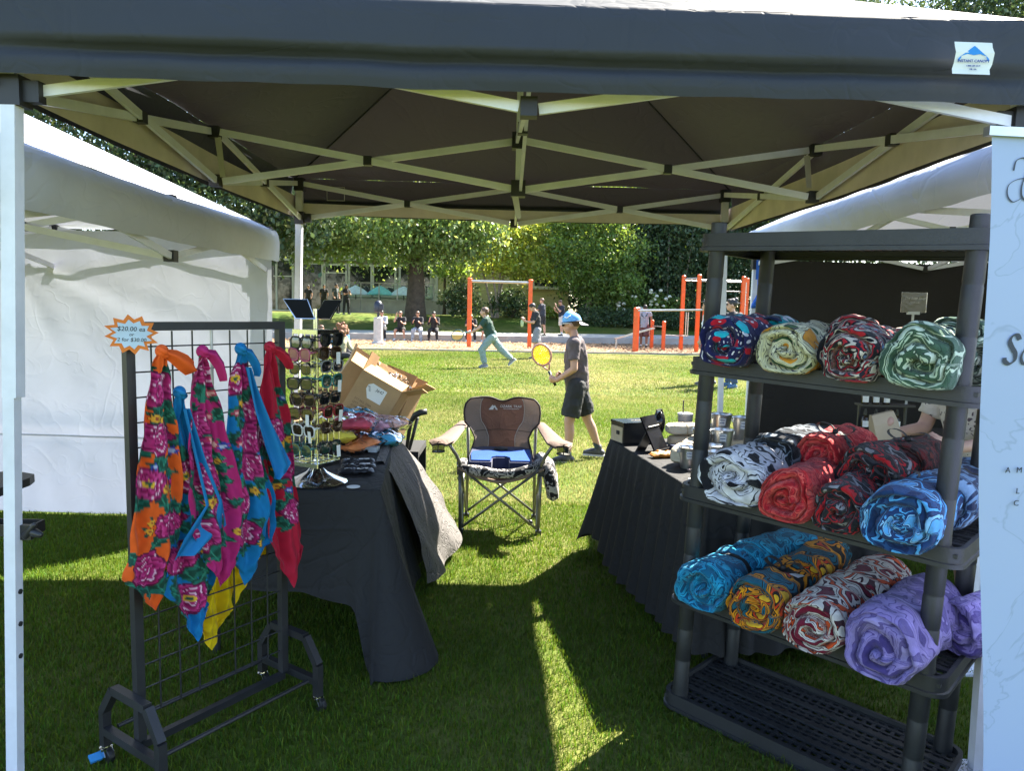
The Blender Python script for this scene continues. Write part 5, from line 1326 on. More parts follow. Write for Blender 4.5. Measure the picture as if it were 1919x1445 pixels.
for face, lst, ang in (('front', front, 0), ('right', right, pi / 2), ('left', left, -pi / 2)):
    R_ = RZ(SYAW + ang)
    for i, (cn, fm, lm, stl) in enumerate(lst):
        dz = (.012 if face == 'right' else -.008 if face == 'left' else 0); wob = rnd.uniform(-.12, .12)
        p = Vector((sc_.x, sc_.y, 0)) + R_ @ Vector((rnd.uniform(-.012, .012), -.088, 0)) + Vector((0, 0, zr[i] + dz))
        glasses(f'{cn} framed sunglasses on the {face} face of the stand, {ordn[i]} row', p, SYAW + ang + wob, fm, lm, stl, tagged=(i in (5, 6) if face == 'front' else i % 2 == 1), tilt=rnd.uniform(-.08, .12))
# bags of scarves heaped at the far end
PLAST = mat_clear('clear_bag_film', (.98, .98, .98), .12, .10)
def pillow(b, c, sx, sy, h, R=None, seed=0, n=18, rough_=1.):
    rows = []
    for sgn in (1, -1):
        rws = []
        for i in range(n + 1):
            u = -1 + 2 * i / n; rws.append([])
            for j in range(n + 1):
                v = -1 + 2 * j / n; k = ((1 - u ** 4) * (1 - v ** 4)) ** .6
                p = Vector((u * sx / 2, v * sy / 2, sgn * h / 2 * k + rough_ * .014 * k * mnoise.noise((u * 3 + seed, v * 3, sgn)) + rough_ * .006 * mnoise.noise((u * 8 + seed, v * 8, sgn))))
                rws[-1].append(Vector(c) + (R @ p if R else p))
        b.grid(rws)
bags = [('folded yellow scarf in a clear bag at the left of the heap', (.72, .44, .01), (-.93, 3.76), 1), ('folded orange scarf in a clear bag lying in front of the heap', (.72, .15, .02), (-.84, 3.84), 0), ('folded bright blue scarf in a clear bag at the right edge of the heap', (.01, .30, .58), (-.74, 4.0), 0),
        ('folded pink scarf in a clear bag in the middle of the heap', (.72, .26, .36), (-.80, 4.12), 1), ('folded red scarf in a clear bag on top between the yellow ones', (.42, .01, .05), (-.86, 3.90), 2), ('folded yellow scarf in a clear bag on top of the pile by the stand', (.72, .46, .01), (-.96, 3.90), 2),
        ('folded coral scarf in a clear bag at the far right of the heap', (.75, .30, .24), (-.74, 4.20), 1), ('folded blue scarf in a clear bag topmost on the heap', (.01, .33, .62), (-.93, 4.10), 2), ('folded turquoise scarf in a clear bag at the bottom of the heap', (.03, .35, .50), (-.86, 4.20), 0)]
for i, (lab_, c, (x, y), lv) in enumerate(bags):
    z = TZ + .03 + .052 * lv; t = thing('bagged_scarf', lab_, 'scarf', (x, y, z - .02), 0, 'bagged scarves heaped on the left table')
    R_ = RZ(rnd.uniform(-.5, .5)) @ RX(rnd.uniform(-.08, .08))
    b = MB(); pillow(b, (x, y, z), .24, .20, .058, R_, i); b.build('folded_cloth', mat('scarf_fold_%d' % i, tuple(min(.85, q_ * 1.35 + .07) for q_ in c), rough=.7, var=.25, vscale=12, bump=.3, bscale=40), t, smooth=True)
    b = MB(); pillow(b, (x, y, z), .29, .245, .074, R_, i + 20, rough_=2.2); b.build('clear_bag', PLAST, t, smooth=True)
b = MB(); b.box((-.735, 3.79, TZ + .014), (.088, .062, .026), RZ(-.1)); o = b.build('card_box', mat('pale_blue_card_box', (.45, .50, .55), rough=.5), off=(0, 0, 0)); tag(o, 'small pale card box lying in front of the bagged scarves', 'box')
for i, (x, y, lab_) in enumerate(((-.70, 3.28, 'dark glossy pouch with white print nearest the stand base'), (-.71, 3.38, 'dark glossy pouch with white print, middle of three in a row'), (-.735, 3.49, 'dark glossy pouch with white print furthest along the table'))):
    t = thing('pouch', lab_, 'pouch', (x, y, TZ), 0, 'dark pouches laid beside the stand'); b = MB(); pillow(b, (x, y, TZ + .012), .16, .075, .02, RZ(.25), 40 + i); b.build('cloth', mat('satin_black', (.03, .03, .035), rough=.3), t, smooth=True)
    b = MB(); b.box((x + .03, y, TZ + .0235), (.05, .022, .001), RZ(.25)); b.box((x - .035, y - .01, TZ + .0235), (.03, .012, .001), RZ(.25)); o = b.build('print', WHITEP, t); o['kind'] = 'stuff'
t = thing('round_sticker', 'round white sticker lying by the chrome base', 'sticker', (-.66, 3.0, TZ)); b = MB(); b.lathe([(.028, 0), (.028, .0015)], (-.655, 3.02, TZ + .001), 20); b.build('disc', WHITEP, t)

# ---- cartons on a folding cart behind the table
ct = thing('folding_cart', 'black folding cart behind the left table carrying cartons', 'cart', (-.9, 4.85, 0))
b = MB(); b.box((-.92, 4.85, .56), (.66, .42, .04)); b.box((-.92, 4.64, .40), (.66, .012, .30)); b.box((-.92, 5.06, .40), (.66, .012, .30)); b.build('basket', mat('black_canvas', (.02, .02, .022), rough=.9), ct)
for x in (-1.2, -.64):
    for y in (4.66, 5.04):
        b = MB(); ax = RY(pi / 2); b.lathe([(.02, -.02), (.08, -.02), (.085, 0), (.08, .02), (.02, .02)], (x, y, .085), 18, ax); b.build('wheel', BLACKP, ct)
        b = MB(); b.bar((x, y, .08), (x, y, .55), .02); b.build('upright', BLACKM, ct)
b = MB(); b.tube([(-.68, 4.66, .5), (-.655, 4.62, .66), (-.635, 4.60, .78), (-.605, 4.58, .825), (-.57, 4.57, .845), (-.53, 4.57, .85)], [.012, .012, .014, .02, .02, .018], 10); b.tube([(-.68, 4.70, .5), (-.635, 4.68, .66), (-.60, 4.66, .80)], .011, 8); b.build('handle', BLACKP, ct, smooth=True)

def carton(label, c, size, R, flaps=(60, 110, 40, 100), m=CARD, paper=False, scrib=False, seed=1):
    """open carton: five thin boards and four flaps, opening along local +z"""
    t = thing('carton', label, 'box', tuple(c), 0, 'cardboard boxes behind the left table')
    c = Vector(c); sx, sy, sz = size; th = .006
    def pb(nm, cc, s_, Rr=None, piv=None):
        b_ = MB()
        h = Vector(s_) / 2; pts = []
        for x in (-1, 1):
            for y in (-1, 1):
                for z in (-1, 1):
                    p = Vector((x * h.x, y * h.y, z * h.z)) 
                    if Rr is not None: p = Rr @ (p + Vector(piv)) + Vector(cc)
                    else: p = p + Vector(cc)
                    pts.append(c + R @ p)
        b_.add(pts, [(0, 1, 3, 2), (4, 6, 7, 5), (0, 4, 5, 1), (2, 3, 7, 6), (0, 2, 6, 4), (1, 5, 7, 3)])
        return b_.build(nm, m, t)
    pb('side', (0, -sy / 2, 0), (sx, th, sz)); pb('side', (0, sy / 2, 0), (sx, th, sz)); pb('side', (-sx / 2, 0, 0), (th, sy - 2 * th, sz)); pb('side', (sx / 2, 0, 0), (th, sy - 2 * th, sz)); pb('base', (0, 0, -sz / 2), (sx, sy, th))
    fl = .45
    pb('flap', (0, -sy / 2, sz / 2), (sx * .98, th * .7, sy * fl), RX(radians(flaps[0])), (0, 0, sy * fl / 2)); pb('flap', (0, sy / 2, sz / 2), (sx * .98, th * .7, sy * fl), RX(radians(-flaps[1])), (0, 0, sy * fl / 2))
    pb('flap', (-sx / 2, 0, sz / 2), (th * .7, sy * .98, sx * fl), RY(radians(-flaps[2])), (0, 0, sx * fl / 2)); pb('flap', (sx / 2, 0, sz / 2), (th * .7, sy * .98, sx * fl), RY(radians(flaps[3])), (0, 0, sx * fl / 2))
    if paper:
        MP = Matrix.Translation(c) @ R.to_4x4() @ Matrix(((1, 0, 0, -.01), (0, 0, -1, -sy / 2 - .0036), (0, 1, 0, sz * .24), (0, 0, 0, 1)))
        b_ = MB(); b_.prism([(-.02, -.05), (.075, -.05), (.075, .045), (-.03, .05), (-.055, .03), (-.055, -.0)], .0008, MP); b_.build('paper_label', WHITEP, t)
        text_part('3642', .028, INK, t, Matrix.Translation(-c) @ MP @ Matrix.Translation((.028, .022, .0012)) @ Matrix.Rotation(.1, 4, 'Z'), shear=.3)
        text_part('gold', .02, INK, t, Matrix.Translation(-c) @ MP @ Matrix.Translation((-.035, .012, .0012)) @ Matrix.Rotation(-1.1, 4, 'Z'), shear=.3)
    if scrib:
        for k_, s_ in enumerate(('STY.NO. 2264', 'QTY  120 PCS', 'G.W.  18 KGS', 'MEAS 40X40X30')):
            MP = Matrix.Translation(c) @ R.to_4x4() @ Matrix(((1, 0, 0, -.04), (0, 0, -1, -sy / 2 - .0036), (0, 1, 0, -.000 - .024 * k_), (0, 0, 0, 1)))
            text_part(s_, .02, mat('faded_print', (.16, .09, .05)), t, Matrix.Translation(-c) @ MP)
    return t
carton('open carton with a white paper label, tipped over to the right', (-.905, 4.74, .85), (.29, .26, .36), RY(radians(29)) @ RX(radians(-10)) @ RZ(-.12), flaps=(-62, 28, 5, 52), paper=True, scrib=True)
carton('open carton leaning behind the labelled one, its flaps up', (-1.085, 4.92, .92), (.26, .24, .36), RY(radians(33)) @ RX(radians(-10)) @ RZ(.2), flaps=(-50, 20, 10, 20))
carton('open carton mostly hidden behind the sunglasses, lowest of the cartons', (-1.22, 4.80, .70), (.34, .3, .26), RZ(.2) @ RY(radians(-8)), flaps=(100, 30, 110, 30))
carton('open carton showing only its raised curved flap at the back', (-.83, 5.02, .80), (.24, .22, .36), RY(radians(22)) @ RX(radians(-10)) @ RZ(-.3), flaps=(-20, 20, 35, 50))
b = MB(); pillow(b, (-.76, 4.84, .985), .20, .14, .10, RY(.5), 77, rough_=2.5); o = b.build('plastic_bag', PLAST, smooth=True, off=(0, 0, 0)); tag(o, 'crumpled clear plastic bag spilling from the labelled carton', 'bag')

# ================================================================== camp chair
CH = thing('camp_chair', 'brown and tan folding camp chair in the gap between the tables', 'chair', (-.065, 5.02, 0))
cB = mat_cloth('brown_chair_fabric', (.125, .060, .043), trans=(.016, .009, .0075), crease=.2, cscale=5., rough=.8); cT = mat_cloth('tan_chair_fabric', (.20, .15, .125), trans=(.02, .014, .011), crease=.2, cscale=5., rough=.8)
TUBE = mat('grey_chair_tube', (.20, .20, .19), rough=.35, metal=.7, var=.15); PIPE = mat('dark_brown_piping', (.03, .018, .015), rough=.7)
def chp(x, y, z): return Vector((-.065 + x, 5.02 + y, z))
def backp(u, h):       # u -1..1 across, h 0..1 up
    wk = np.interp(h, [0, .14, .42, .55, .65, .8, .93, 1.], [.262, .225, .185, .215, .262, .272, .262, .225])
    zz = .40 + h * .475 - .035 * math.exp(-(u / .3) ** 2) * max(0, (h - .8) / .2) - .012 * u * u * h
    return chp(u * wk, .02 + .20 * h - .05 * (1 - u * u) * (-1) * .9 - .02 * u * u + .006 * mnoise.noise((u * 3, h * 4, 1)), zz)
for nm, u0, u1, m_ in (('back_panel', -.58, .58, cB), ('side_panel', -1., -.58, cT), ('side_panel', .58, 1., cT)):
    b = MB(); nn = 20
    rows = []
    for i in range(31):
        h = i / 30; a = u0 if abs(u0) > .9 else u0 * np.interp(h, [0, .3, .7, 1], [.92, .8, 1.0, 1.02]); c = u1 if abs(u1) > .9 else u1 * np.interp(h, [0, .3, .7, 1], [.92, .8, 1.0, 1.02])
        rows.append([backp(a + (c - a) * j / nn, h) for j in range(nn + 1)])
    b.grid(rows); b.build(nm, m_, CH, smooth=True)
b = MB()
loop = [backp(-1, h) for h in np.linspace(0, 1, 24)] + [backp(u, 1) for u in np.linspace(-.95, .95, 24)] + [backp(1, h) for h in np.linspace(1, 0, 24)]
b.tube([p + Vector((0, -.003, 0)) for p in loop], .0065, 6); b.build('piping', PIPE, CH, smooth=True)
for sg_ in (-1, 1):
    b = MB(); b.tube([backp(sg_ * .58 * np.interp(h, [0, .3, .7, 1], [.92, .8, 1.0, 1.02]), h) + Vector((0, -.004, 0)) for h in np.linspace(.02, .98, 24)], .0028, 5); b.build('piping', mat('light_piping', (.40, .36, .32), rough=.8), CH)
b = MB(); b.tube([backp(u, .52) + Vector((0, -.003, 0)) for u in np.linspace(-.98, .98, 20)], .002, 4); b.build('seam', PIPE, CH)
MCH = lambda u, h: Matrix.Translation(backp(u, h) + Vector((0, -.012, 0))) @ RX(radians(-23)).to_4x4() @ Matrix(((1, 0, 0, 0), (0, 0, -1, 0), (0, 1, 0, 0), (0, 0, 0, 1)))
LOGO = mat('silver_print', (.62, .62, .60), rough=.6)
b = MB(); b.prism([(-.040, -.016), (-.012, .020), (-.004, .011), (.004, .018), (.026, -.016)], .0008, MCH(-.22, .845)); b.build('logo', LOGO, CH)
b = MB(); b.prism([(-.012, -.016), (-.004, .002), (.003, -.004), (.008, -.016)], .0009, MCH(-.22, .845) @ Matrix.Translation((.004, 0, .001))); b.build('logo', mat('logo_brown', (.1, .06, .05)), CH)
text_part('OZARK TRAIL', .026, LOGO, CH, Matrix.Translation(-Vector(CH.location)) @ MCH(.20, .862) @ Matrix.Translation((.010, .004, 0)))
text_part('OUTDOOR EQUIPMENT', .0105, LOGO, CH, Matrix.Translation(-Vector(CH.location)) @ MCH(.20, .835) @ Matrix.Translation((.010, -.004, 0)))
b = MB(); b.box(backp(-.55, .06) + Vector((0, -.012, .035)), (.07, .003, .05), RY(.2) @ RX(-.35)); b.build('care_label', mat('label_pale', (.45, .50, .50), rough=.6), CH)
b = MB(); rows = []                                                 # seat slung between the rails
for i in range(17):
    v = i / 16; rows.append([chp((u) * (.285 - .03 * v), -.22 + .34 * v, .455 - .065 * (1 - u * u) * (1 - .35 * v) - .03 * v - .03 * (1 - v) ** 3 * (1 - abs(u))) for u in np.linspace(-1, 1, 21)])
b.grid(rows); b.build('seat', cB, CH, smooth=True)
b = MB(); b.tube([r + Vector((0, -.004, -.004)) for r in rows[0]], .012, 6); b.build('seat_hem', mat('tan_hem', (.27, .19, .15), rough=.8), CH, smooth=True)
for sx in (-1, 1):
    fx, bx = sx * .262, sx * .245
    b = MB(); b.tube([chp(fx, -.215, .02), chp(fx * 1.03, -.215, .46)], .0115, 10); b.build('leg', TUBE, CH, smooth=True)
    b = MB(); b.tube([chp(bx, .16, .02), chp(bx * .97, .17, .46), chp(bx * 1.0, .20, .70)], .0115, 10); b.build('leg', TUBE, CH, smooth=True)
    b = MB(); b.tube([chp(fx * 1.03, -.215, .46), chp(fx * 1.02, -.225, .475), chp(fx * 1.12, -.245, .54), chp(fx * 1.26, -.26, .60), chp(fx * 1.36, -.25, .632)], .0115, 10); b.build('arm_tube', TUBE, CH, smooth=True)
    b = MB()
    rows = []
    for i in range(13):
        v = i / 12; w0 = np.interp(v, [0, .08, .35, 1], [.045, .085, .06, .035]); xc = np.interp(v, [0, .35, 1], [sx * .40, sx * .355, sx * .275]); y_ = -.30 + .50 * v; z_ = np.interp(v, [0, .35, 1], [.645, .645, .70])
        rows.append([chp(xc + w0 * e, y_, z_ - .010 * abs(e) ** 3 - .02 * (v < .05)) for e in np.linspace(-1, 1, 9)])
    b.grid(rows); 
    b.grid([[p + Vector((0, 0, -.014)) for p in r] for r in rows]); b.build('armrest', mat_cloth('armrest_fabric', (.15, .105, .085), crease=.2, cscale=5.), CH, smooth=True)
    b = MB(); c0 = chp(sx * .41, -.25, .56); b.lathe([(.042, .075), (.040, .0), (.001, -.002)], c0, 16, cap=False); b.build('cup_holder', mat_clear('black_mesh', (.45, .45, .43), .6, .1), CH)
    b = MB(); b.tube([c0 + Vector((.042 * cos(a), .042 * sin(a), .0)) for a in np.linspace(0, 2 * pi, 17)[:-1]], .003, 5, closed=True); b.bar(c0 + Vector((0, -.043, 0)), c0 + Vector((.004, -.043, .075)), .007, .003); b.build('cup_ring', PIPE, CH)
    for y_ in (-.215, .16):
        b = MB(); b.box(chp(fx if y_ < 0 else bx, y_, .015), (.04, .035, .03)); b.build('foot', BLACKP, CH)
    b = MB(); b.box(chp(fx * 1.03, -.215, .43), (.035, .032, .06)); b.build('corner_joint', BLACKP, CH)
for (p, q) in ((chp(-.255, -.225, .44), chp(.25, -.235, .045)), (chp(.255, -.235, .44), chp(-.25, -.225, .045)), (chp(-.24, .17, .42), chp(.235, .175, .05)), (chp(.24, .18, .42), chp(-.235, .165, .05)),
               (chp(-.262, -.2, .42), chp(-.245, .15, .06)), (chp(-.27, .15, .40), chp(-.25, -.2, .05)), (chp(.262, -.2, .42), chp(.245, .15, .06)), (chp(.27, .15, .40), chp(.25, -.2, .05))):
    b = MB(); b.tube([p, q], .009, 8); b.build('cross_tube', TUBE, CH, smooth=True)
b = MB(); b.ell(chp(.205, -.225, .085), (.02, .014, .02)); b.build('pivot', BLACKP, CH)
# seat cushion with a cut-out, blue top and navy sides
cu = thing('seat_cushion', 'blue and navy U-shaped foam cushion on the camp chair', 'cushion', (-.065, 4.98, .45))
U_ = [(-.205, -.17), (-.06, -.17), (-.055, -.10), (-.03, -.085), (.03, -.085), (.055, -.10), (.06, -.17), (.205, -.17), (.215, -.05), (.20, .14), (-.20, .14), (-.215, -.05)]
MC = Matrix.Translation(chp(.0, -.03, .43)) @ RX(radians(9)).to_4x4()
b = MB(); b.prism(U_, .085, MC); b.build('foam_side', mat('navy_foam_cover', (.012, .02, .075), rough=.9, sheen=.2), cu)
b = MB(); rows = []
U2 = [(-.195, -.155), (-.068, -.155), (-.062, -.092), (-.03, -.072), (.03, -.072), (.062, -.092), (.068, -.155), (.195, -.155), (.203, -.05), (.196, .065), (.1, .05), (0, .03), (-.1, .035), (-.196, .02), (-.203, -.05)]
b.prism(U2, .012, MC @ Matrix.Translation((0, 0, .082))); b.build('foam_top', mat('blue_terry', (.035, .085, .30), rough=.95, sheen=.0, spec=.1, bump=.3, bscale=300), cu)
# patterned jacket under the cushion, its sleeve over the side
jk = thing('jacket', 'black and white patterned jacket stuffed on the chair, one sleeve over its right side', 'jacket', (.1, 4.95, .42))
JM = mat_blanket('jacket_print', [(.012, .012, .016), (.02, .02, .025), (.45, .43, .42), (.012, .012, .016), (.30, .28, .28)], 16., 21, 1.2, None)
b = MB(); b.tube([chp(-.27, -.18, .44), chp(-.15, -.25, .435), chp(-.02, -.235, .415), (chp(.10, -.24, .42)), chp(.2, -.22, .45), chp(.27, -.15, .47), chp(.30, -.05, .47)], [.03, .036, .03, .034, .03, .04, .04], 10); b.ell(chp(-.25, -.12, .455), (.05, .09, .035)); b.build('body', JM, jk, smooth=True)
b = MB(); b.tube([chp(.27, .0, .475), chp(.31, -.10, .455), chp(.335, -.17, .39), chp(.35, -.19, .31), chp(.355, -.185, .25), chp(.35, -.18, .235)], [.05, .055, .05, .045, .04, .02], 12); b.build('sleeve', JM, jk, smooth=True)
b = MB(); b.ell(chp(.0, .02, .535), (.05, .03, .018)); o = b.build('glove', BLACKP, smooth=True, off=(0, 0, 0)); tag(o, 'small black item lying behind the blue cushion', 'pouch')

# ================================================================== right table goods
RZt = .735
bx = thing('cash_box', 'black steel cash box with a pale front and a key lock on the right table', 'cash box', (.70, 4.32, RZt))
RB = RZ(.34)
b = MB(); b.box((.735, 4.33, RZt + .055), (.23, .16, .11), RB); b.build('body', mat('black_enamel', (.015, .015, .017), rough=.25), bx)
b = MB(); b.box((.735, 4.33, RZt + .118), (.236, .166, .014), RB); b.build('lid', mat('black_enamel', (.015, .015, .017)), bx)
c = Vector((.735, 4.33, RZt)) + RB @ Vector((-.117, 0, .05)); b = MB(); b.box(c, (.003, .14, .09), RB); b.build('end_plate', mat('pale_metal', (.50, .45, .33), rough=.4, metal=.4), bx)
b = MB(); b.box(c + RB @ Vector((-.004, -.02, .01)), (.006, .03, .022), RB); b.build('lock', INK, bx)
text_part('CASH', .03, mat('pale_metal', (.5, .45, .33)), bx, Matrix.Translation(Vector((.75, 4.33, RZt + .1258)) - bx.location) @ RB.to_4x4())
tb = thing('tablet_stand', 'black tablet tilted on a folding stand beside the cash box', 'tablet', (.80, 4.0, RZt))
MT = Matrix.Translation(Vector((.795, 4.05, RZt + .10))) @ RZ(.9).to_4x4() @ RX(radians(-28)).to_4x4()
b = MB(); 
for p in [0]: b.box((0, 0, 0), (.15, .010, .20))
b.v = [tuple(MT @ Vector(p)) for p in b.v]; b.build('tablet', mat('black_glossy_screen', (.008, .008, .010), rough=.08), tb)
b = MB(); b.box((0, .06, -.02), (.12, .006, .19), RX(radians(60 - 5))); b.v = [tuple(MT @ Vector(p)) for p in b.v]; b.build('stand_leg', BLACKP, tb)
b = MB(); b.box((0, -.0, -.105), (.16, .03, .008)); b.v = [tuple(MT @ Vector(p)) for p in b.v]; b.build('ledge', BLACKP, tb)
b = MB(); pillow(b, (.815, 3.86, RZt + .014), .15, .06, .026, RZ(.35), 61); b.ell((.79, 3.87, RZt + .02), (.02, .012, .018)); o = b.build('leather_pouch', mat('amber_leather', (.42, .18, .03), rough=.5), smooth=True, off=(0, 0, 0)); tag(o, 'amber leather pouch lying in front of the tablet', 'pouch')
b = MB(); b.box((.93, 4.08, RZt + .014), (.06, .08, .026), RZ(.3)); o = b.build('card_reader', mat('dark_blue_plastic', (.03, .04, .09), rough=.4), off=(0, 0, 0)); tag(o, 'small dark blue card reader beside the tablet stand', 'card reader')
ph = MB(); pillow(ph, (.86, 4.48, RZt + .09), .075, .10, .17, RZ(.3) @ RX(.1), 64, rough_=.6)
t = thing('handbag', 'upright glossy black handbag at the far edge of the right table', 'bag', (.90, 4.50, RZt)); ph = MB(); ph.ell((.90, 4.46, RZt + .085), (.042, .06, .085), RY(.12)); ph.build('body', mat('glossy_black_leather', (.012, .012, .013), rough=.15, coat=.3), t, smooth=True)
ph = MB(); ph.tube([(.88, 4.44, RZt + .15), (.885, 4.44, RZt + .175), (.915, 4.45, RZt + .178), (.925, 4.45, RZt + .155)], .006, 6); ph.build('strap', BLACKP, t)
cp = thing('drinking_cup', 'grey drinking cup with a wavy black mark and a dark straw', 'cup', (1.05, 4.40, RZt))
b = MB(); b.lathe([(.036, 0), (.045, .15), (.047, .155), (.043, .155), (.035, .01)], (1.05, 4.40, RZt), 20, cap=False); b.lathe([(.036, .002), (.001, .002)], (1.05, 4.40, RZt), 20); b.build('body', mat('frosted_grey_cup', (.26, .26, .30), rough=.3), cp, smooth=40)
b = MB(); b.lathe([(.048, .155), (.048, .165), (.03, .17), (.001, .17)], (1.05, 4.40, RZt), 20); b.build('lid', mat('clear_grey_lid', (.35, .35, .38), rough=.2), cp, smooth=40)
b = MB(); b.tube([(1.035, 4.39, RZt + .1), (1.03, 4.38, RZt + .245)], .004, 7); b.build('straw', mat('brown_straw', (.06, .04, .05)), cp)
b = MB(); b.tube([(1.05 - .046 * sin(a_), 4.40 - .046 * cos(a_), RZt + z_) for a_, z_ in ((.75, .02), (.6, .05), (.75, .09), (.5, .12), (.25, .10), (.3, .06), (.05, .03), (.1, .08))], .004, 6); b.build('mark', INK, cp)
# paper-wrapped bolsters
def bolster(label, p, q, w, h, m, seed):
    p, q = Vector(p), Vector(q); d = (q - p).normalized(); sd = Vector((-d.y, d.x, 0)).normalized(); up_ = sd.cross(d); up_ = up_ if up_.z > 0 else -up_; rows = []
    for i in range(23):
        f = i / 22; e = (1 - abs(2 * f - 1) ** 7) ** .5 if 0 < f < 1 else .05; row = []
        for k in range(24):
            a = 2 * pi * k / 24; cx_ = math.copysign(abs(cos(a)) ** .55, cos(a)); cz = math.copysign(abs(sin(a)) ** .55, sin(a)); wv = 1 + .06 * mnoise.noise((f * 9, cx_ * 2, cz * 2 + seed))
            row.append(p.lerp(q, f) + sd * (cx_ * w / 2 * (.6 + .4 * e) * wv) + up_ * (cz * h / 2 * (.55 + .45 * e) * wv))
        rows.append(row)
    t = thing('paper_package', label, 'package', tuple(p), 0, 'paper packages on the right table'); b_ = MB(); b_.grid(rows, closev=True); b_.add(rows[0], [tuple(range(24))]); b_.add(rows[-1], [tuple(range(24))]); b_.build('wrapping', m, t, smooth=60)
    b_ = MB()
    for f in (.35, .68): b_.tube([x * 1.0 + (x - p.lerp(q, f)) * .02 for x in rows[int(f * 22)]], .003, 5, closed=True)
    o = b_.build('string', mat('twine', (.33, .27, .19)), t); o['kind'] = 'stuff'
CRE = mat_cloth('cream_wrapping', (.52, .47, .38), crease=.4, cscale=7., rough=.85)
bolster('cream wrapped package slanting toward the table edge', (.83, 3.62, RZt + .05), (1.05, 3.90, RZt + .10), .10, .085, CRE, 1)
bolster('cream wrapped package lying flat at the back', (.90, 4.20, RZt + .10), (1.22, 4.23, RZt + .10), .12, .065, CRE, 2)
bolster('tan wrapped package under the flat cream one', (.91, 4.17, RZt + .035), (1.20, 4.2, RZt + .035), .13, .06, KRAFT, 3)
bolster('brown wrapped package standing behind the buckets', (1.27, 3.98, RZt + .045), (1.50, 4.2, RZt + .045), .14, .085, KRAFT, 4)
# galvanised buckets
def bucket(label, x, y, z, s=1., rz=0.):
    t = thing('bucket', label, 'bucket', (x, y, z), rz, 'small galvanised buckets on the right table')
    b_ = MB(); b_.lathe([(.001, .003), (.037 * s, .003), (.038 * s, 0), (.050 * s, .098 * s), (.053 * s, .100 * s), (.0535 * s, .104 * s), (.051 * s, .106 * s), (.048 * s, .100 * s), (.036 * s, .006), (.001, .006)], (0, 0, 0), 28); b_.build('pail', STEEL, t, smooth=45, off=(0, 0, 0))
    b_ = MB(); a0 = -pi / 2 - .35
    b_.grid([[((.0425 + .012 * (zz - .04) / .06 + .001) * s * cos(a0 + k * .16 - .3), (.0425 + .012 * (zz - .04) / .06 + .001) * s * sin(a0 + k * .16 - .3), zz * s) for k in range(5)] for zz in (.052, .09)]); b_.build('sticker', mat('pale_sticker', (.6, .62, .66)), t, off=(0, 0, 0))
    b_ = MB()
    for k in range(2):
        zz = .064 + .014 * k; b_.grid([[((.0425 + .012 * (z2 - .04) / .06 + .0016) * s * cos(a0 + j * .12 - .24), (.0425 + .012 * (z2 - .04) / .06 + .0016) * s * sin(a0 + j * .12 - .24), z2 * s) for j in range(5)] for z2 in (zz, zz + .004)])
    o = b_.build('print', mat('blue_print', (.06, .08, .2)), t, off=(0, 0, 0)); o['kind'] = 'stuff'
    b_ = MB()
    for sx in (-1, 1): b_.box((sx * .053 * s, 0, .088 * s), (.006, .018, .016))
    b_.tube([(sx_ * .054 * s, -.0 + yy, .088 * s + zz) for sx_, yy, zz in ((-1, 0, 0), (-.9, .03, .002), (-.4, .056, .006), (0, .06, .007), (.4, .056, .006), (.9, .03, .002), (1, 0, 0))], .0015, 5)
    b_.build('handle', STEEL, t, off=(0, 0, 0))
    return t
KB = MB(); KB.box((1.05, 3.80, RZt + .03), (.26, .20, .058), RZ(.6)); o = KB.build('riser_box', KRAFT, off=(0, 0, 0)); tag(o, 'kraft paper box raising the middle buckets', 'box')
KB = MB(); KB.box((1.22, 4.02, RZt + .045), (.26, .20, .088), RZ(.6)); o = KB.build('riser_box', KRAFT, off=(0, 0, 0)); tag(o, 'taller kraft paper box raising the rear buckets', 'box')
bucket('galvanised bucket standing highest at the back, left of its neighbour', 1.175, 4.08, RZt + .0895, 1.15, .2)
bucket('galvanised bucket at the back beside the black shelf post', 1.265, 3.97, RZt + .0895, 1.15, .1)
bucket('galvanised bucket on the middle step, left of two', 1.005, 3.80, RZt + .0595, 1.05, .3)
bucket('galvanised bucket on the middle step, right of two', 1.095, 3.76, RZt + .0595, 1.08, .1)
bucket('galvanised bucket on the cloth just left of the front shelf post', .885, 3.60, RZt + .0005, 1.0, .2)
bucket('galvanised bucket right of the front shelf post on the lower step', 1.00, 3.62, RZt + .0005, 1.1, .4)
bucket('galvanised bucket nearest the white blanket roll', 1.00, 3.47, RZt + .0005, 1.05, .1)
for i, (x, y, lab_) in enumerate(((.895, 3.52, 'beaded bracelet lying furthest along the table edge'), (.90, 3.42, 'beaded bracelet lying between two others'), (.925, 3.36, 'beaded bracelet close to the shelf post'))):
    t = thing('bracelet', lab_, 'bracelet', (x, y, RZt), 0, 'beaded bracelets on the black cloth')
    b = MB()
    for k in range(16): a = 2 * pi * k / 16; b.ell((x + .028 * cos(a), y + .022 * sin(a), RZt + .008), .006, n=6, m=4)
    b.build('beads', mat('stone_beads', (.22, .17, .17), rough=.3, var=.8, vscale=60), t, smooth=True)
b = MB(); b.tube([(.84 + .016 * cos(a), 3.33 + .012 * sin(a), RZt + .004) for a in np.linspace(0, 2 * pi, 14)[:-1]], .003, 5, closed=True); o = b.build('ring', STEEL, off=(0, 0, 0)); tag(o, 'single silver ring at the edge of the black cloth', 'ring')

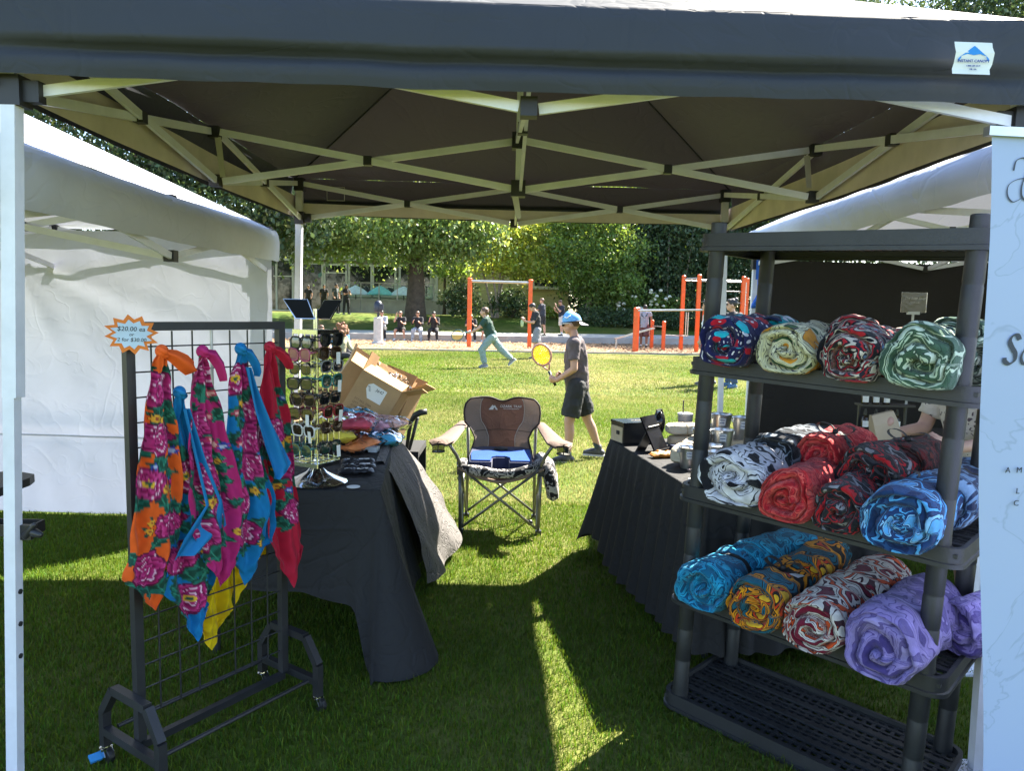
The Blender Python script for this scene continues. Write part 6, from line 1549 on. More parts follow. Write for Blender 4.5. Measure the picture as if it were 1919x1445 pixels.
# ---- inside the right tent
asn = thing('sign_holder', 'clear acrylic sign holder with a printed card before the black wall', 'sign', (2.70, 5.0, 1.40))
b = MB(); b.box((2.70, 5.0, 1.607), (.170, .008, .135)); b.build('acrylic', mat_clear('acrylic', (.75, .75, .75), .1, .35), asn)
b = MB(); b.box((2.70, 4.997, 1.607), (.162, .001, .127)); b.build('card', mat('dark_card', (.045, .035, .035), rough=.5), asn)
b = MB(); b.bar((2.70, 5.0, 1.54), (2.70, 5.0, .9), .012); b.box((2.70, 5.0, 1.535), (.08, .02, .02)); b.box((2.70, 5.0, .9), (.08, .06, .01)); b.build('stem', mat('clear_grey_lid', (.35, .35, .38)), asn)
TXM = Matrix(((1, 0, 0, 0), (0, 0, -1, 0), (0, 1, 0, 0), (0, 0, 0, 1)))
for s_, sz, dz in (('The Soap Shop', .023, .028), ('handmade', .015, .0), ('', .014, -.03)):
    if s_: text_part(s_, sz, mat('pale_print', (.55, .52, .50)), asn, Matrix.Translation(Vector((2.70, 4.991, 1.607 + dz)) - asn.location) @ TXM, shear=.25)
dt = thing('display_table', 'dark display table against the back of the right tent', 'table', (2.9, 5.1, 0))
b = MB(); b.box((2.9, 5.1, .68), (1.5, .5, .04)); b.build('table_top', BLACKM, dt)
for x in (2.25, 3.55):
    for y in (4.92, 5.28): b = MB(); b.box((x, y, .33), (.05, .05, .66)); b.build('leg', BLACKM, dt)
for lv, (z, n_, x0) in enumerate(((.905, 3, 2.41), (.735, 4, 2.42))):
    sf = thing('display_ledge', ['upper black ledge holding small bottles', 'lower black ledge holding four small bottles'][lv], 'shelf', (2.55, 5.0, z))
    b = MB(); b.box((2.555, 5.0, z), (.36, .12, .014)); b.build('plank', mat('black_wood', (.03, .026, .024), rough=.6), sf)
    for sx in (-.16, .16): b = MB(); b.box((2.555 + sx, 5.03, z - .045 if lv else z - .088), (.012, .02, .075 if lv else .16)); b.build('bracket', BLACKM, sf)
    for i in range(n_):
        x = x0 + i * .072; t = thing('bottle', f"dark spray bottle with white label, {['first', 'second', 'third', 'fourth'][i]} along the {['upper', 'lower'][lv]} black ledge", 'bottle', (x, 4.985, z + .007), 0, 'small bottles on the black ledges')
        b = MB(); b.lathe([(.022, 0), (.023, .004), (.023, .075), (.018, .083), (.010, .088), (.010, .094)], (x, 4.985, z + .007), 14); b.build('body', mat('dark_amber_glass', (.03, .018, .01), rough=.08), t, smooth=40)
        b = MB(); b.lathe([(.012, .094), (.012, .118), (.008, .12), (.007, .135), (.001, .135)], (x, 4.985, z + .007), 10); b.build('cap', BLACKP, t)
        b = MB(); b.grid([[(x + .0237 * sin(a), 4.985 - .0237 * cos(a), z + .02 + .042 * k) for a in np.linspace(-1.1, 1.1, 9)] for k in range(2)]); b.build('label', WHITEP, t)
# wrinkled grey cloth hanging from the far right edge of the left table
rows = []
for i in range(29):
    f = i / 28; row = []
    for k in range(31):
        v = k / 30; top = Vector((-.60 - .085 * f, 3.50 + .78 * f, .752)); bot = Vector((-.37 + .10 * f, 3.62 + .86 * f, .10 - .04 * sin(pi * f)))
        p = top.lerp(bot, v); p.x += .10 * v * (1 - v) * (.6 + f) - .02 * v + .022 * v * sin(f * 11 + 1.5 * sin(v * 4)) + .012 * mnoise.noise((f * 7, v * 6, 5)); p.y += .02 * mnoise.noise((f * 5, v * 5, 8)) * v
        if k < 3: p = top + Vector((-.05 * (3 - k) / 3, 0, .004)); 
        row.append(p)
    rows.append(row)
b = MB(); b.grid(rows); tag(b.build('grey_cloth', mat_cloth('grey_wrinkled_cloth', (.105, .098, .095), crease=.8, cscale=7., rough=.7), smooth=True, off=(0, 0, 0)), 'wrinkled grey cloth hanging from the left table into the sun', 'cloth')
# ================================================================== playground exercise bars
ORG = mat('orange_powder_coat', (.70, .10, .012), rough=.4, var=.1, bump=.03); BARM = mat('bare_metal_bar', (.45, .45, .44), rough=.35, metal=.8)
def post(t, x, y, h, w=.13, name='post'):
    b = MB(); b.box((x, y, h / 2), (w, w, h)); b.lathe([(w * .62, h), (w * .6, h + .03), (w * .35, h + .06), (.001, h + .065)], (x, y, 0), 12); o = b.build(name, ORG, t, smooth=35); return o
def sbar(t, p, q, r=.024, name='bar'):
    b = MB(); b.tube([p, q], r, 10); b.build(name, BARM, t, smooth=40)
def holes(t, x, y, h, n):
    b = MB()
    for i in range(n): b.box((x - .02, y - .067, .5 + (h - .8) * i / n), (.02, .006, .03))
    o = b.build('bolt_hole', mat('dark_hole', (.1, .02, .01)), t); o['kind'] = 'stuff'
t = thing('pull_up_frame', 'orange two-post pull-up frame with one metal bar', 'pull-up bar', (-.62, 28.6, 0), 0, 'orange exercise bars')
post(t, -1.70, 28.4, 2.62, .16); post(t, .64, 28.8, 2.62, .16); sbar(t, (-1.70, 28.4, 2.55), (.64, 28.8, 2.55), .05); holes(t, -1.70, 28.4, 2.6, 10); holes(t, .64, 28.8, 2.6, 6)
t = thing('parallel_bars', 'orange low parallel bars with long metal rails', 'exercise bars', (5.8, 28., 0), 0, 'orange exercise bars')
post(t, 4.58, 27.7, 1.62, .14); post(t, 4.75, 28.3, 1.64, .14); post(t, 7.06, 27.3, 1.72, .14); post(t, 7.25, 28.0, 1.72, .14)
sbar(t, (4.58, 27.7, 1.56), (7.06, 27.3, 1.64), .035, 'rail'); sbar(t, (4.75, 28.3, 1.58), (7.25, 28.0, 1.64), .035, 'rail')
t = thing('climbing_frame', 'tall orange posts joined by ladders and overhead rails', 'climbing frame', (8.0, 30., 0), 0, 'orange exercise bars')
for (x, y, h) in ((6.75, 29.6, 2.95), (7.15, 28.7, 2.95), (9.05, 29.3, 2.95), (9.6, 30.6, 2.95)): post(t, x, y, h, .14)
sbar(t, (6.75, 29.6, 2.80), (9.6, 30.6, 2.82), .03, 'rail'); sbar(t, (7.15, 28.7, 2.80), (9.05, 29.3, 2.82), .03, 'rail'); sbar(t, (6.75, 29.6, 2.86), (7.15, 28.7, 2.86), .03, 'rail')
for i in range(5): sbar(t, (8.35, 29.25, .6 + i * .45), (9.05, 29.3, .6 + i * .45), .02, 'rung')
sbar(t, (8.35, 29.25, .4), (8.35, 29.25, 2.8), .022, 'upright')
for i in range(3): sbar(t, (9.05, 29.3, 1.4 + i * .5), (9.6, 30.6, 1.4 + i * .5), .02, 'rung')
sbar(t, (9.4, 30.1, 1.2), (9.4, 30.1, 2.8), .022, 'upright')
for dx in (.12, .2): sbar(t, (6.75 + dx, 29.4, .6), (6.75 + dx, 29.4, 1.55), .02, 'grip')
t = thing('sit_up_bench', 'metal sit-up bench between two short orange posts', 'exercise bench', (5.2, 29.5, 0), 0, 'orange exercise bars')
post(t, 5.72, 30.4, 1.15, .13); post(t, 6.0, 29.4, 1.12, .13); sbar(t, (5.72, 30.4, .95), (6.0, 29.4, .95)); sbar(t, (6.0, 29.4, .62), (7.0, 29.5, .60), .02)
b = MB(); b.bar((4.1, 29.7, .42), (5.7, 29.9, .88), .3, .05); b.build('board', BARM, t)
for (x, y) in ((4.15, 29.6), (4.2, 29.9)): sbar(t, (x, y, 0), (x, y, .42), .03, 'leg')
t = thing('fitness_post', 'short pale post with a dark domed head at the edge of the chips', 'post', (-5.35, 29.2, 0))
b = MB(); b.lathe([(.27, 0), (.27, .1), (.19, .12), (.18, 1.05), (.14, 1.08)], (-5.35, 29.2, 0), 16); b.build('column', mat('pale_concrete_post', (.48, .47, .45), rough=.8), t, smooth=40)
b = MB(); b.lathe([(.05, 1.06), (.05, 1.25), (.16, 1.3), (.18, 1.45), (.15, 1.66), (.06, 1.74), (.001, 1.75)], (-5.35, 29.2, 0), 14); b.box((-5.2, 29.1, 1.5), (.14, .1, .2)); b.build('head', mat('dark_blue_plastic_head', (.02, .025, .045), rough=.4), t, smooth=40)

# ================================================================== people
REMESH = []
def queue(b, name, m, parent, vox, smooth=4, off=None, disp=0.):
    o = b.build(name, m, parent, smooth=True, off=off)
    REMESH.append((o, vox, smooth)); return o
SKIN = [mat('skin_%d' % i, c, rough=.5, var=.08, bump=.03) for i, c in enumerate(((.48, .27, .19), (.38, .20, .13), (.22, .11, .07), (.55, .33, .25)))]
def cloth_m(nm, c, rough=.85): return mat('garment_' + nm, c, rough=rough, var=.14, vscale=9, bump=.25, bscale=26)
SOCK = cloth_m('sock_white', (.6, .6, .6))

def person(label, loc, rotz, H, pose, look, vox=.016, group=None, fine=False):
    """local frame: forward +X, left +Y, up +Z; angles in degrees, sagittal positive forward"""
    t = thing('person', label, 'person', loc, rotz, group)
    r_ = radians
    lean = r_(pose.get('lean', 4)); side = r_(pose.get('side', 0)); hd = r_(pose.get('head', 5)); hyaw = r_(pose.get('hyaw', 0)); twist = r_(pose.get('twist', 0))
    pel = Vector((0, 0, 0)); J = {}
    TR = RZ(twist) @ RX(side) @ RY(lean)
    k = look.get('bulk', 1.)
    J['chest'] = TR @ Vector((0, 0, .185 * H)); J['neck'] = TR @ Vector((-.004 * H, 0, .292 * H))
    HR = RZ(hyaw + twist) @ RY(hd)
    J['headb'] = J['neck'] + (TR @ Vector((.010 * H, 0, .030 * H))); J['head'] = J['headb'] + HR @ Vector((.012 * H, 0, .068 * H))
    def d(a, ab, sgn): return Vector((sin(r_(a)) * cos(r_(ab)), sgn * sin(r_(ab)), -cos(r_(a)) * cos(r_(ab))))
    for s, sg_ in (('L', 1), ('R', -1)):
        p = pose.get(s, {})
        J['hip' + s] = RZ(twist * .5) @ Vector((0, sg_ * .052 * H, -.02 * H))
        J['kn' + s] = J['hip' + s] + d(p.get('hip', 3), p.get('habd', 3), sg_) * .245 * H
        J['an' + s] = J['kn' + s] + d(p.get('hip', 3) - p.get('knee', 5), p.get('kabd', p.get('habd', 3) * .4), sg_) * .225 * H
        J['sh' + s] = J['neck'] + TR @ Vector((0, sg_ * .103 * H * k, -.028 * H))
        ua = d(p.get('sh', 5), p.get('sabd', 10), sg_); J['el' + s] = J['sh' + s] + RZ(twist) @ ua * .168 * H
        fa = d(p.get('sh', 5) + p.get('el', 15), -p.get('ein', 5), sg_); J['wr' + s] = J['el' + s] + RZ(twist) @ fa * .145 * H
        J['fd' + s] = fa
    low = min(J['anL'].z, J['anR'].z) - .042 * H
    if 'zoff' in pose: low = -pose['zoff']
    for q in J: J[q] = J[q] - Vector((0, 0, low))
    pel = Vector((0, 0, -low))
    T0 = tuple(t.location)
    Z0 = (0, 0, 0)
    sk = look['skin']; b = MB()
    b.cap(pel + Vector((0, 0, -.01 * H)), .072 * H * k, J['chest'], .074 * H * k); b.cap(J['chest'], .074 * H * k, J['neck'] + TR @ Vector((0, 0, -.05 * H)), .060 * H)
    for s in 'LR': b.cap(J['sh' + s], .034 * H, J['neck'] + Vector((0, 0, -.03 * H)), .036 * H)
    b.cap(J['neck'] + Vector((0, 0, -.02 * H)), .030 * H, J['headb'] + HR @ Vector((.004 * H, 0, .02 * H)), .029 * H)
    hc = J['head']
    b.ell(hc + HR @ Vector((-.006 * H, 0, .010 * H)), (.056 * H, .046 * H, .055 * H), HR, 18, 12); b.ell(hc + HR @ Vector((.014 * H, 0, -.026 * H)), (.038 * H, .036 * H, .040 * H), HR, 16, 10); b.ell(hc + HR @ Vector((.034 * H, 0, -.050 * H)), (.013 * H, .016 * H, .012 * H), HR, 10, 7)
    b.cap(hc + HR @ Vector((.047 * H, 0, .006 * H)), .006 * H, hc + HR @ Vector((.060 * H, 0, -.017 * H)), .0085 * H, 8); b.ell(hc + HR @ Vector((.046 * H, 0, -.034 * H)), (.008 * H, .015 * H, .0065 * H), HR, 8, 6)
    for sg_ in (-1, 1): b.ell(hc + HR @ Vector((-.006 * H, sg_ * .048 * H, -.008 * H)), (.013 * H, .006 * H, .018 * H), HR @ RZ(sg_ * .3), 10, 7)
    for s, sg_ in (('L', 1), ('R', -1)):
        b.cap(J['hip' + s], .052 * H, J['kn' + s], .034 * H); mid = J['kn' + s].lerp(J['an' + s], .3) + (J['kn' + s] - J['an' + s]).cross(Vector((0, 1, 0))).normalized() * .006 * H
        b.cap(J['kn' + s], .032 * H, mid, .033 * H); b.cap(mid, .033 * H, J['an' + s], .020 * H)
        b.cap(J['sh' + s], .031 * H, J['el' + s], .024 * H); b.cap(J['el' + s], .0245 * H, J['wr' + s], .016 * H)
        fd = J['fd' + s]; w = J['wr' + s]; pn = pose.get(s, {}).get('palm', Vector((0, -sg_, 0))); pn = (pn - fd * pn.dot(fd)).normalized(); ac = fd.cross(pn).normalized()
        grip = pose.get(s, {}).get('grip', .35)
        b.cap(w, .015 * H, w + fd * .045 * H, .0165 * H, 10); b.ell(w + fd * .035 * H, (.026 * H, .012 * H, .022 * H), Matrix((fd, pn, ac)).transposed(), 10, 7)
        for i in range(4):
            o_ = ac * (.016 - .0107 * i) * H; L_ = (.036, .041, .038, .029)[i] * H; q0 = w + fd * .052 * H + o_
            d1 = (fd * cos(grip) + pn * sin(grip)); d2 = (fd * cos(grip * 2.3) + pn * sin(grip * 2.3)); d3 = (fd * cos(grip * 3.3) + pn * sin(grip * 3.3))
            q1 = q0 + d1 * L_ * .45; q2 = q1 + d2 * L_ * .33; q3 = q2 + d3 * L_ * .25
            rf = .0056 * H; b.cap(q0 - fd * .01 * H, rf * 1.1, q1, rf, 7); b.cap(q1, rf, q2, rf * .92, 7); b.cap(q2, rf * .92, q3, rf * .8, 7)
        th0 = w + fd * .018 * H + ac * .016 * H; th1 = th0 + (fd * .75 + ac * .55 + pn * .35).normalized() * .024 * H; b.cap(th0, .008 * H, th1, .0066 * H, 7); b.cap(th1, .0066 * H, th1 + (fd * .85 + pn * .5).normalized() * .02 * H, .0055 * H, 7)
    queue(b, 'body', sk, t, vox if not fine else vox * .8, 3 if not fine else 2, off=Z0)
    # hair
    if look.get('hair'):
        hb = MB(); hm = look['hair']; st_ = look.get('hstyle', 'short')
        hb.ell(hc + HR @ Vector((-.012 * H, 0, .018 * H)), (.058 * H, .051 * H, .055 * H), HR, 16, 10); hb.ell(hc + HR @ Vector((.018 * H, 0, .045 * H)), (.036 * H, .040 * H, .022 * H), HR, 12, 8)
        if st_ == 'curly':
            q_ = random.Random(len(label))
            for _ in range(40):
                a, e = q_.uniform(0, 2 * pi), q_.uniform(-.1, 1.3); v = Vector((cos(a) * cos(e) * .058 - .010, sin(a) * cos(e) * .050, sin(e) * .054 + .016)) * H
                if v.x > .03 * H and v.z < .03 * H: continue
                hb.ell(hc + HR @ v, .014 * H, None, 7, 5)
        if st_ == 'big':
            q_ = random.Random(5)
            for _ in range(60): v = Vector((q_.gauss(-.02, .04), q_.gauss(0, .05), q_.gauss(.0, .05))) * H; v.x = min(v.x, .02 * H); hb.ell(hc + HR @ v, .028 * H, None, 7, 5)
        if st_ in ('long', 'big'): hb.cap(hc + HR @ Vector((-.035 * H, 0, 0)), .045 * H, J['neck'] + TR @ Vector((-.05 * H, 0, -.07 * H)), .035 * H)
        if st_ == 'bun': hb.ell(hc + HR @ Vector((-.045 * H, 0, .055 * H)), .028 * H)
        queue(hb, 'hair', hm, t, max(.009, vox * .8), 2, off=Z0)
    # upper garment
    e = .010 * H; tb_ = MB(); hem_ = look.get('hem', .02)
    tb_.cap(pel + Vector((0, 0, -hem_ * H)), .090 * H * k, J['chest'], .086 * H * k, 16, flat0=True); tb_.cap(J['chest'], .086 * H * k, J['neck'] + TR @ Vector((0, 0, -.042 * H)), .070 * H * k, 16)
    tb_.ell(J['chest'] + TR @ Vector((0, 0, .02 * H)), (.075 * H * k, .100 * H * k, .07 * H), TR, 16, 10)
    sl = look.get('sleeve', .62)
    for s in 'LR':
        tb_.cap(J['sh' + s], .043 * H, J['neck'] + TR @ Vector((0, 0, -.030 * H)), .038 * H)
        if sl > 0:
            if sl <= 1: tb_.cap(J['sh' + s], .042 * H, J['sh' + s].lerp(J['el' + s], sl), .040 * H, 12, flat1=True)
            else: tb_.cap(J['sh' + s], .041 * H, J['el' + s], .034 * H, 12); tb_.cap(J['el' + s], .034 * H, J['el' + s].lerp(J['wr' + s], sl - 1), .026 * H, 12, flat1=True)
    queue(tb_, look.get('topname', 'shirt'), look['top'], t, vox, 2, off=Z0)
    # lower garment
    lb = MB(); ll = look.get('leg', .85); wd = look.get('width', 1.)
    lb.cap(pel + Vector((0, 0, .03 * H)), .080 * H * k, pel + Vector((0, 0, -.025 * H)), .088 * H * k, 16)
    for s in 'LR':
        h_, kn, an = J['hip' + s], J['kn' + s], J['an' + s]
        if ll <= 1: lb.cap(h_, .065 * H, h_.lerp(kn, ll), .056 * H * wd, 14, flat1=True)
        else: lb.cap(h_, .064 * H, kn, .046 * H * wd, 14); lb.cap(kn, .046 * H * wd, kn.lerp(an, ll - 1), .036 * H * wd, 14, flat1=True)
    queue(lb, look.get('lowname', 'shorts' if ll <= 1 else 'trousers'), look['low'], t, vox, 2, off=Z0)
    if look.get('skirt'):
        sb = MB(); sb.cap(pel + Vector((0, 0, .02 * H)), .085 * H, pel + Vector((0, 0, -.30 * H)), .14 * H, 18, flat1=True); queue(sb, 'skirt', look['top'], t, vox, 2, off=Z0)
    # shoes and socks
    for s, sg_ in (('L', 1), ('R', -1)):
        an = J['an' + s]; p = pose.get(s, {}); fp = r_(p.get('foot', 0)); fy = r_(p.get('toe', 8)) * sg_; FR = RZ(fy) @ RY(-fp)
        sb = MB(); hl = an + FR @ Vector((-.022 * H, 0, -.024 * H)); toe = an + FR @ Vector((.092 * H, 0, -.030 * H)); mdl = an + FR @ Vector((.04 * H, 0, -.018 * H))
        sb.cap(hl, .024 * H, mdl, .024 * H); sb.cap(mdl, .024 * H, toe, .017 * H); sb.cap(an + FR @ Vector((0, 0, -.01 * H)), .024 * H, an + FR @ Vector((0, 0, .012 * H)), .024 * H)
        so = queue(sb, 'shoe', look.get('shoe', BLACKP), t, max(.007, vox * .7), 1, off=Z0)
        sb = MB(); sb.bar(an + FR @ Vector((-.045 * H, 0, -.044 * H)), an + FR @ Vector((.105 * H, 0, -.044 * H)), .044 * H, .012 * H, up=FR @ Vector((0, 0, 1))); s2 = sb.build('sole', mat('white_rubber', (.6, .6, .6), rough=.7), so, off=Z0)
        if look.get('sock'):
            kb = MB(); kb.cap(an + Vector((0, 0, .0)), .0225 * H, an.lerp(J['kn' + s], look.get('sockh', .18)), .0235 * H, 12, flat1=True); kb.build('sock', look['sock'], t, smooth=True, off=Z0)
    # eyes
    if look.get('eyes', True):
        for sg_ in (-1, 1):
            eb = MB(); eb.ell(hc + HR @ Vector((.046 * H, sg_ * .019 * H, .004 * H)), (.005 * H, .0085 * H, .0045 * H), HR, 8, 6); eb.build('eye', INK, t, smooth=True, off=Z0)
    t_J = {q: J[q].copy() for q in J}; t_J['HR'] = HR; t_J['hc'] = hc; t_J['pel'] = pel; t_J['TR'] = TR
    return t, t_J

TEE_BLK, TEE_GRN, TEE_TAUPE, TEE_GREY, TEE_WHT = cloth_m('black_tee', (.018, .018, .022)), cloth_m('green_tee', (.018, .05, .035)), cloth_m('taupe_tee', (.105, .080, .082)), cloth_m('grey_tee', (.30, .31, .36)), cloth_m('white_tee', (.62, .64, .70))
SH_BLK, SH_GRY, SH_WHT, SH_MAR, JEAN, PALEJ, BLKP_ = cloth_m('black_shorts', (.022, .022, .022)), cloth_m('grey_shorts', (.20, .20, .22)), cloth_m('white_shorts', (.55, .53, .50)), cloth_m('maroon_shorts', (.13, .06, .06)), cloth_m('faded_green_trousers', (.20, .27, .26)), cloth_m('pale_jeans', (.34, .37, .42)), cloth_m('black_trousers', (.016, .016, .02))
HAIR_D, HAIR_B, HAIR_L = mat('dark_hair', (.018, .013, .011), rough=.5, var=.3, bump=.4, bscale=80), mat('brown_hair', (.09, .045, .028), rough=.5, var=.3, bump=.4, bscale=80), mat('light_brown_hair', (.20, .12, .08), rough=.5, var=.3, bump=.4, bscale=80)
SHOE_W, SHOE_G, SHOE_BL = mat('white_trainer', (.55, .55, .56), rough=.6, var=.15), mat('black_grey_trainer', (.05, .05, .055), rough=.6, var=.8, vscale=25), mat('blue_trainer', (.05, .12, .22), rough=.6, var=.4, vscale=25)
GREY_SOCK = cloth_m('dark_teal_sock', (.03, .05, .05))

# the boy with the racket, turned to the left
boy, BJ = person('boy in a light blue backward cap and taupe tee holding a yellow racket', (.655, 7.33, 0), radians(172), 1.50,
    dict(lean=5, head=8, twist=-4, L=dict(hip=10, habd=6, knee=10, foot=0, sh=-3, sabd=8, el=58, ein=12, palm=Vector((0, -1, .2)), grip=.75), R=dict(hip=-16, habd=7, knee=6, foot=0, sh=-8, sabd=10, el=62, ein=14, palm=Vector((0, 1, .2)), grip=.75)),
    dict(skin=SKIN[0], hair=HAIR_B, top=TEE_TAUPE, low=SH_BLK, leg=.86, width=1.12, sleeve=.66, shoe=SHOE_G, sock=GREY_SOCK, sockh=.24, hem=.055, eyes=False, bulk=.92), vox=.0085, fine=True)
HB = 1.50; HR, hc = BJ['HR'], BJ['hc']
def hp(x, y, z): return hc + HR @ (Vector((x, y, z)) * HB)
CAPB = mat('light_blue_cap', (.14, .38, .70), rough=.85, var=.08, bump=.1, bscale=120)
b = MB(); rows = []
for i in range(11):
    e = -.12 + (pi / 2 + .12) * i / 10; rows.append([hp(-.008 + .064 * cos(e) * cos(a) ** 1, .055 * cos(e) * sin(a), .020 + .063 * max(-.1, sin(e)) + .008 * sin(max(0, e)) * cos(a)) for a in np.linspace(0, 2 * pi, 29)[:-1]])
b.grid(rows, closev=True); capo = b.build('cap', CAPB, boy, smooth=True, off=(0, 0, 0))
b = MB(); b.grid([[hp(-.064 - .052 * (1 - (v / .05) ** 2) * u, v, .010 - .030 * u * (1 - (v / .06) ** 2) - .012 * (v / .05) ** 2) for v in np.linspace(-.046, .046, 13)] for u in np.linspace(-.1, 1, 8)])
b.grid([[hp(-.064 - .052 * (1 - (v / .05) ** 2) * u, v, .007 - .030 * u * (1 - (v / .06) ** 2) - .012 * (v / .05) ** 2) for v in np.linspace(-.046, .046, 13)] for u in np.linspace(-.1, 1, 8)])
b.build('cap_brim', mat('pinkish_grey_brim', (.42, .36, .38), rough=.8), capo, smooth=True, off=(0, 0, 0))
b = MB(); b.tube([hp(.030, .046, .050), hp(.016, .0535, .042), hp(-.012, .049, .058)], [.004, .006, .003], 6); b.build('cap_emblem', WHITEP, capo, off=(0, 0, 0), smooth=True)
b = MB(); b.tube([hp(-.008 + .065 * cos(a), .056 * sin(a), .014) for a in np.linspace(0, 2 * pi, 25)[:-1]], .006, 6, closed=True); b.build('cap_band', mat('dark_cap_band', (.03, .03, .035)), capo, off=(0, 0, 0), smooth=True)
b = MB()
for sg_ in (-1, 1): b.ell(hp(.050, sg_ * .024, .001), (.010 * HB, .020 * HB, .012 * HB), HR, 12, 8)
gl = b.build('sunglasses', mat('dark_wrap_lens', (.01, .01, .012), rough=.1), boy, smooth=True, off=(0, 0, 0))
b = MB()
for sg_ in (-1, 1): b.tube([hp(.050, sg_ * .042, .009), hp(.02, sg_ * .051, .008), hp(-.012, sg_ * .051, .006)], .004, 6)
b.tube([hp(.058, -.03, .013), hp(.062, 0, .012), hp(.058, .03, .013)], .004, 6); b.build('frame', WHITEP, gl, smooth=True, off=(0, 0, 0))
Rb = RZ(radians(172))
def bw(p): return Vector((.655, 7.33, 0)) + Rb @ Vector(p)
hw = bw(BJ['wrL'] + BJ['fdL'] * .055 * HB); hw2 = bw(BJ['wrR'] + BJ['fdR'] * .055 * HB)
def racket(label, grip0, axis, nrm, L, headr, rim, strings, hand):
    t_ = thing('racket', label, 'racket', tuple(grip0), 0); ax = axis.normalized(); nr = (nrm - ax * nrm.dot(ax)).normalized(); sd = ax.cross(nr)
    b_ = MB(); b_.tube([grip0 - ax * .09, grip0 + ax * .07], .015, 10); b_.build('grip', hand, t_, smooth=True)
    hcn = grip0 + ax * (L - headr); b_ = MB()
    b_.tube([hcn + ax * cos(a) * headr * 1.18 + sd * sin(a) * headr for a in np.linspace(0, 2 * pi, 37)[:-1]], .011, 8, closed=True)
    for sg2 in (-1, 1): b_.tube([grip0 + ax * .08 + sd * .006 * sg2, hcn - ax * headr * 1.02 + sd * headr * .5 * sg2], .009, 8)
    b_.build('rim', rim, t_, smooth=True)
    b_ = MB(); n_ = 11
    for i in range(1, n_):
        u = -1 + 2 * i / n_; c_ = sqrt(1 - u * u)
        b_.bar(hcn + ax * u * headr * 1.17 - sd * c_ * headr, hcn + ax * u * headr * 1.17 + sd * c_ * headr, .009, .003, up=nr); b_.bar(hcn + sd * u * headr - ax * c_ * headr * 1.17 + nr * .0035, hcn + sd * u * headr + ax * c_ * headr * 1.17 + nr * .0035, .009, .003, up=nr)
    o_ = b_.build('strings', strings, t_); o_['kind'] = 'stuff'
    return t_
YSTR = mat('yellow_strings', (.75, .62, .0), rough=.5, trans=(.3, .26, .0)); RIMP = mat('salmon_rim', (.52, .26, .20), rough=.4)
racket('yellow-strung racket with a salmon rim and black grip held by the boy', hw.lerp(hw2, .35) + Vector((-.01, -.02, 0)), Vector((-.42, .05, .88)), Vector((-.25, -.95, .05)), .34, .092, RIMP, YSTR, BLACKP)

# the runner
run, RJ = person('boy in a dark green tee and faded trousers running to the left', (-.55, 18.9, .03), radians(180), 1.66,
    dict(lean=22, head=-12, L=dict(hip=38, habd=3, knee=52, foot=-12, sh=38, sabd=12, el=22, ein=6, grip=.7), R=dict(hip=-38, habd=3, knee=12, foot=-42, sh=-34, sabd=14, el=28, ein=4, grip=.6)),
    dict(skin=SKIN[0], hair=HAIR_B, hstyle='curly', top=TEE_GRN, low=JEAN, leg=1.95, width=1.22, sleeve=.7, shoe=mat('grey_canvas_shoe', (.2, .2, .21)), hem=.03), vox=.013)
for ln, dz in (('CLUB', .0), ): pass
b = MB(); c0 = RJ['chest'] + RJ['TR'] @ Vector((.145, .02, .085)); b.box(c0, (.004, .13, .035), RJ['TR']); b.build('chest_print', WHITEP, run, off=(0, 0, 0))
hwr = Vector((-.55, 18.9, .03)) + RZ(pi) @ (RJ['wrL'] + RJ['fdL'] * .09)
racket('small yellow racket with a dark rim in the running boy\'s hand', hwr, Vector((-.85, -.1, -.32)), Vector((.1, -1, .1)), .40, .13, mat('dark_teal_rim', (.02, .09, .10), rough=.4), mat('amber_strings', (.55, .36, .0), trans=(.2, .14, 0)), mat('pale_blue_grip', (.2, .45, .55)))

# standing figures
STAND = dict(L=dict(hip=4, habd=5, knee=4), R=dict(hip=-3, habd=5, knee=4))
def mix(a, **k): o_ = {q: (dict(v) if isinstance(v, dict) else v) for q, v in a.items()}; 
def P_(lean=3, head=5, hyaw=0, twist=0, L=None, R=None, **k):
    dd = dict(lean=lean, head=head, hyaw=hyaw, twist=twist, L=dict(hip=4, habd=5, knee=4), R=dict(hip=-3, habd=5, knee=4)); dd['L'].update(L or {}); dd['R'].update(R or {}); dd.update(k); return dd
p3, J3 = person('young man in a black tee and grey striped shorts looking down at his hands', (.72, 22.8, 0), radians(190), 1.76, P_(6, 30, L=dict(hip=8, sh=22, el=75, ein=25, habd=9), R=dict(hip=-10, sh=15, el=85, ein=30, habd=9)),
       dict(skin=SKIN[0], hair=HAIR_D, top=TEE_BLK, low=SH_GRY, leg=.95, width=1.25, hem=.09, sleeve=.8, shoe=SHOE_G, sock=SOCK, sockh=.2), vox=.014)
b = MB(); 
for sg_ in (-1, 1): b.box(Vector(J3['hipL' if sg_ > 0 else 'hipR']) + Vector((.02, sg_ * .10, -.22)), (.06, .012, .26))
b.build('white_panel', WHITEP, p3, off=(0, 0, 0))['kind'] = 'stuff'
q_ = Vector((.72, 22.8, 0)) + RZ(radians(190)) @ (J3['wrL'] + Vector((.09, -.06, -.06)))
b = MB(); pillow(b, q_, .10, .10, .22, None, 90); tag(b.build('cloth_bag', mat('pale_green_cloth', (.38, .44, .25), rough=.8), smooth=True, off=(0, 0, 0)), 'pale green cloth bag in the hands of the man in black', 'bag')
person('young man in a dark tee mostly hidden behind the right pull-up post', (1.35, 34.6, .30), radians(150), 1.78, P_(2, 0, L=dict(sh=30, el=80, ein=30)), dict(skin=SKIN[0], hair=HAIR_L, top=cloth_m('dark_blue_tee', (.03, .035, .05)), low=SH_BLK, sleeve=.7, shoe=SHOE_G), vox=.02)
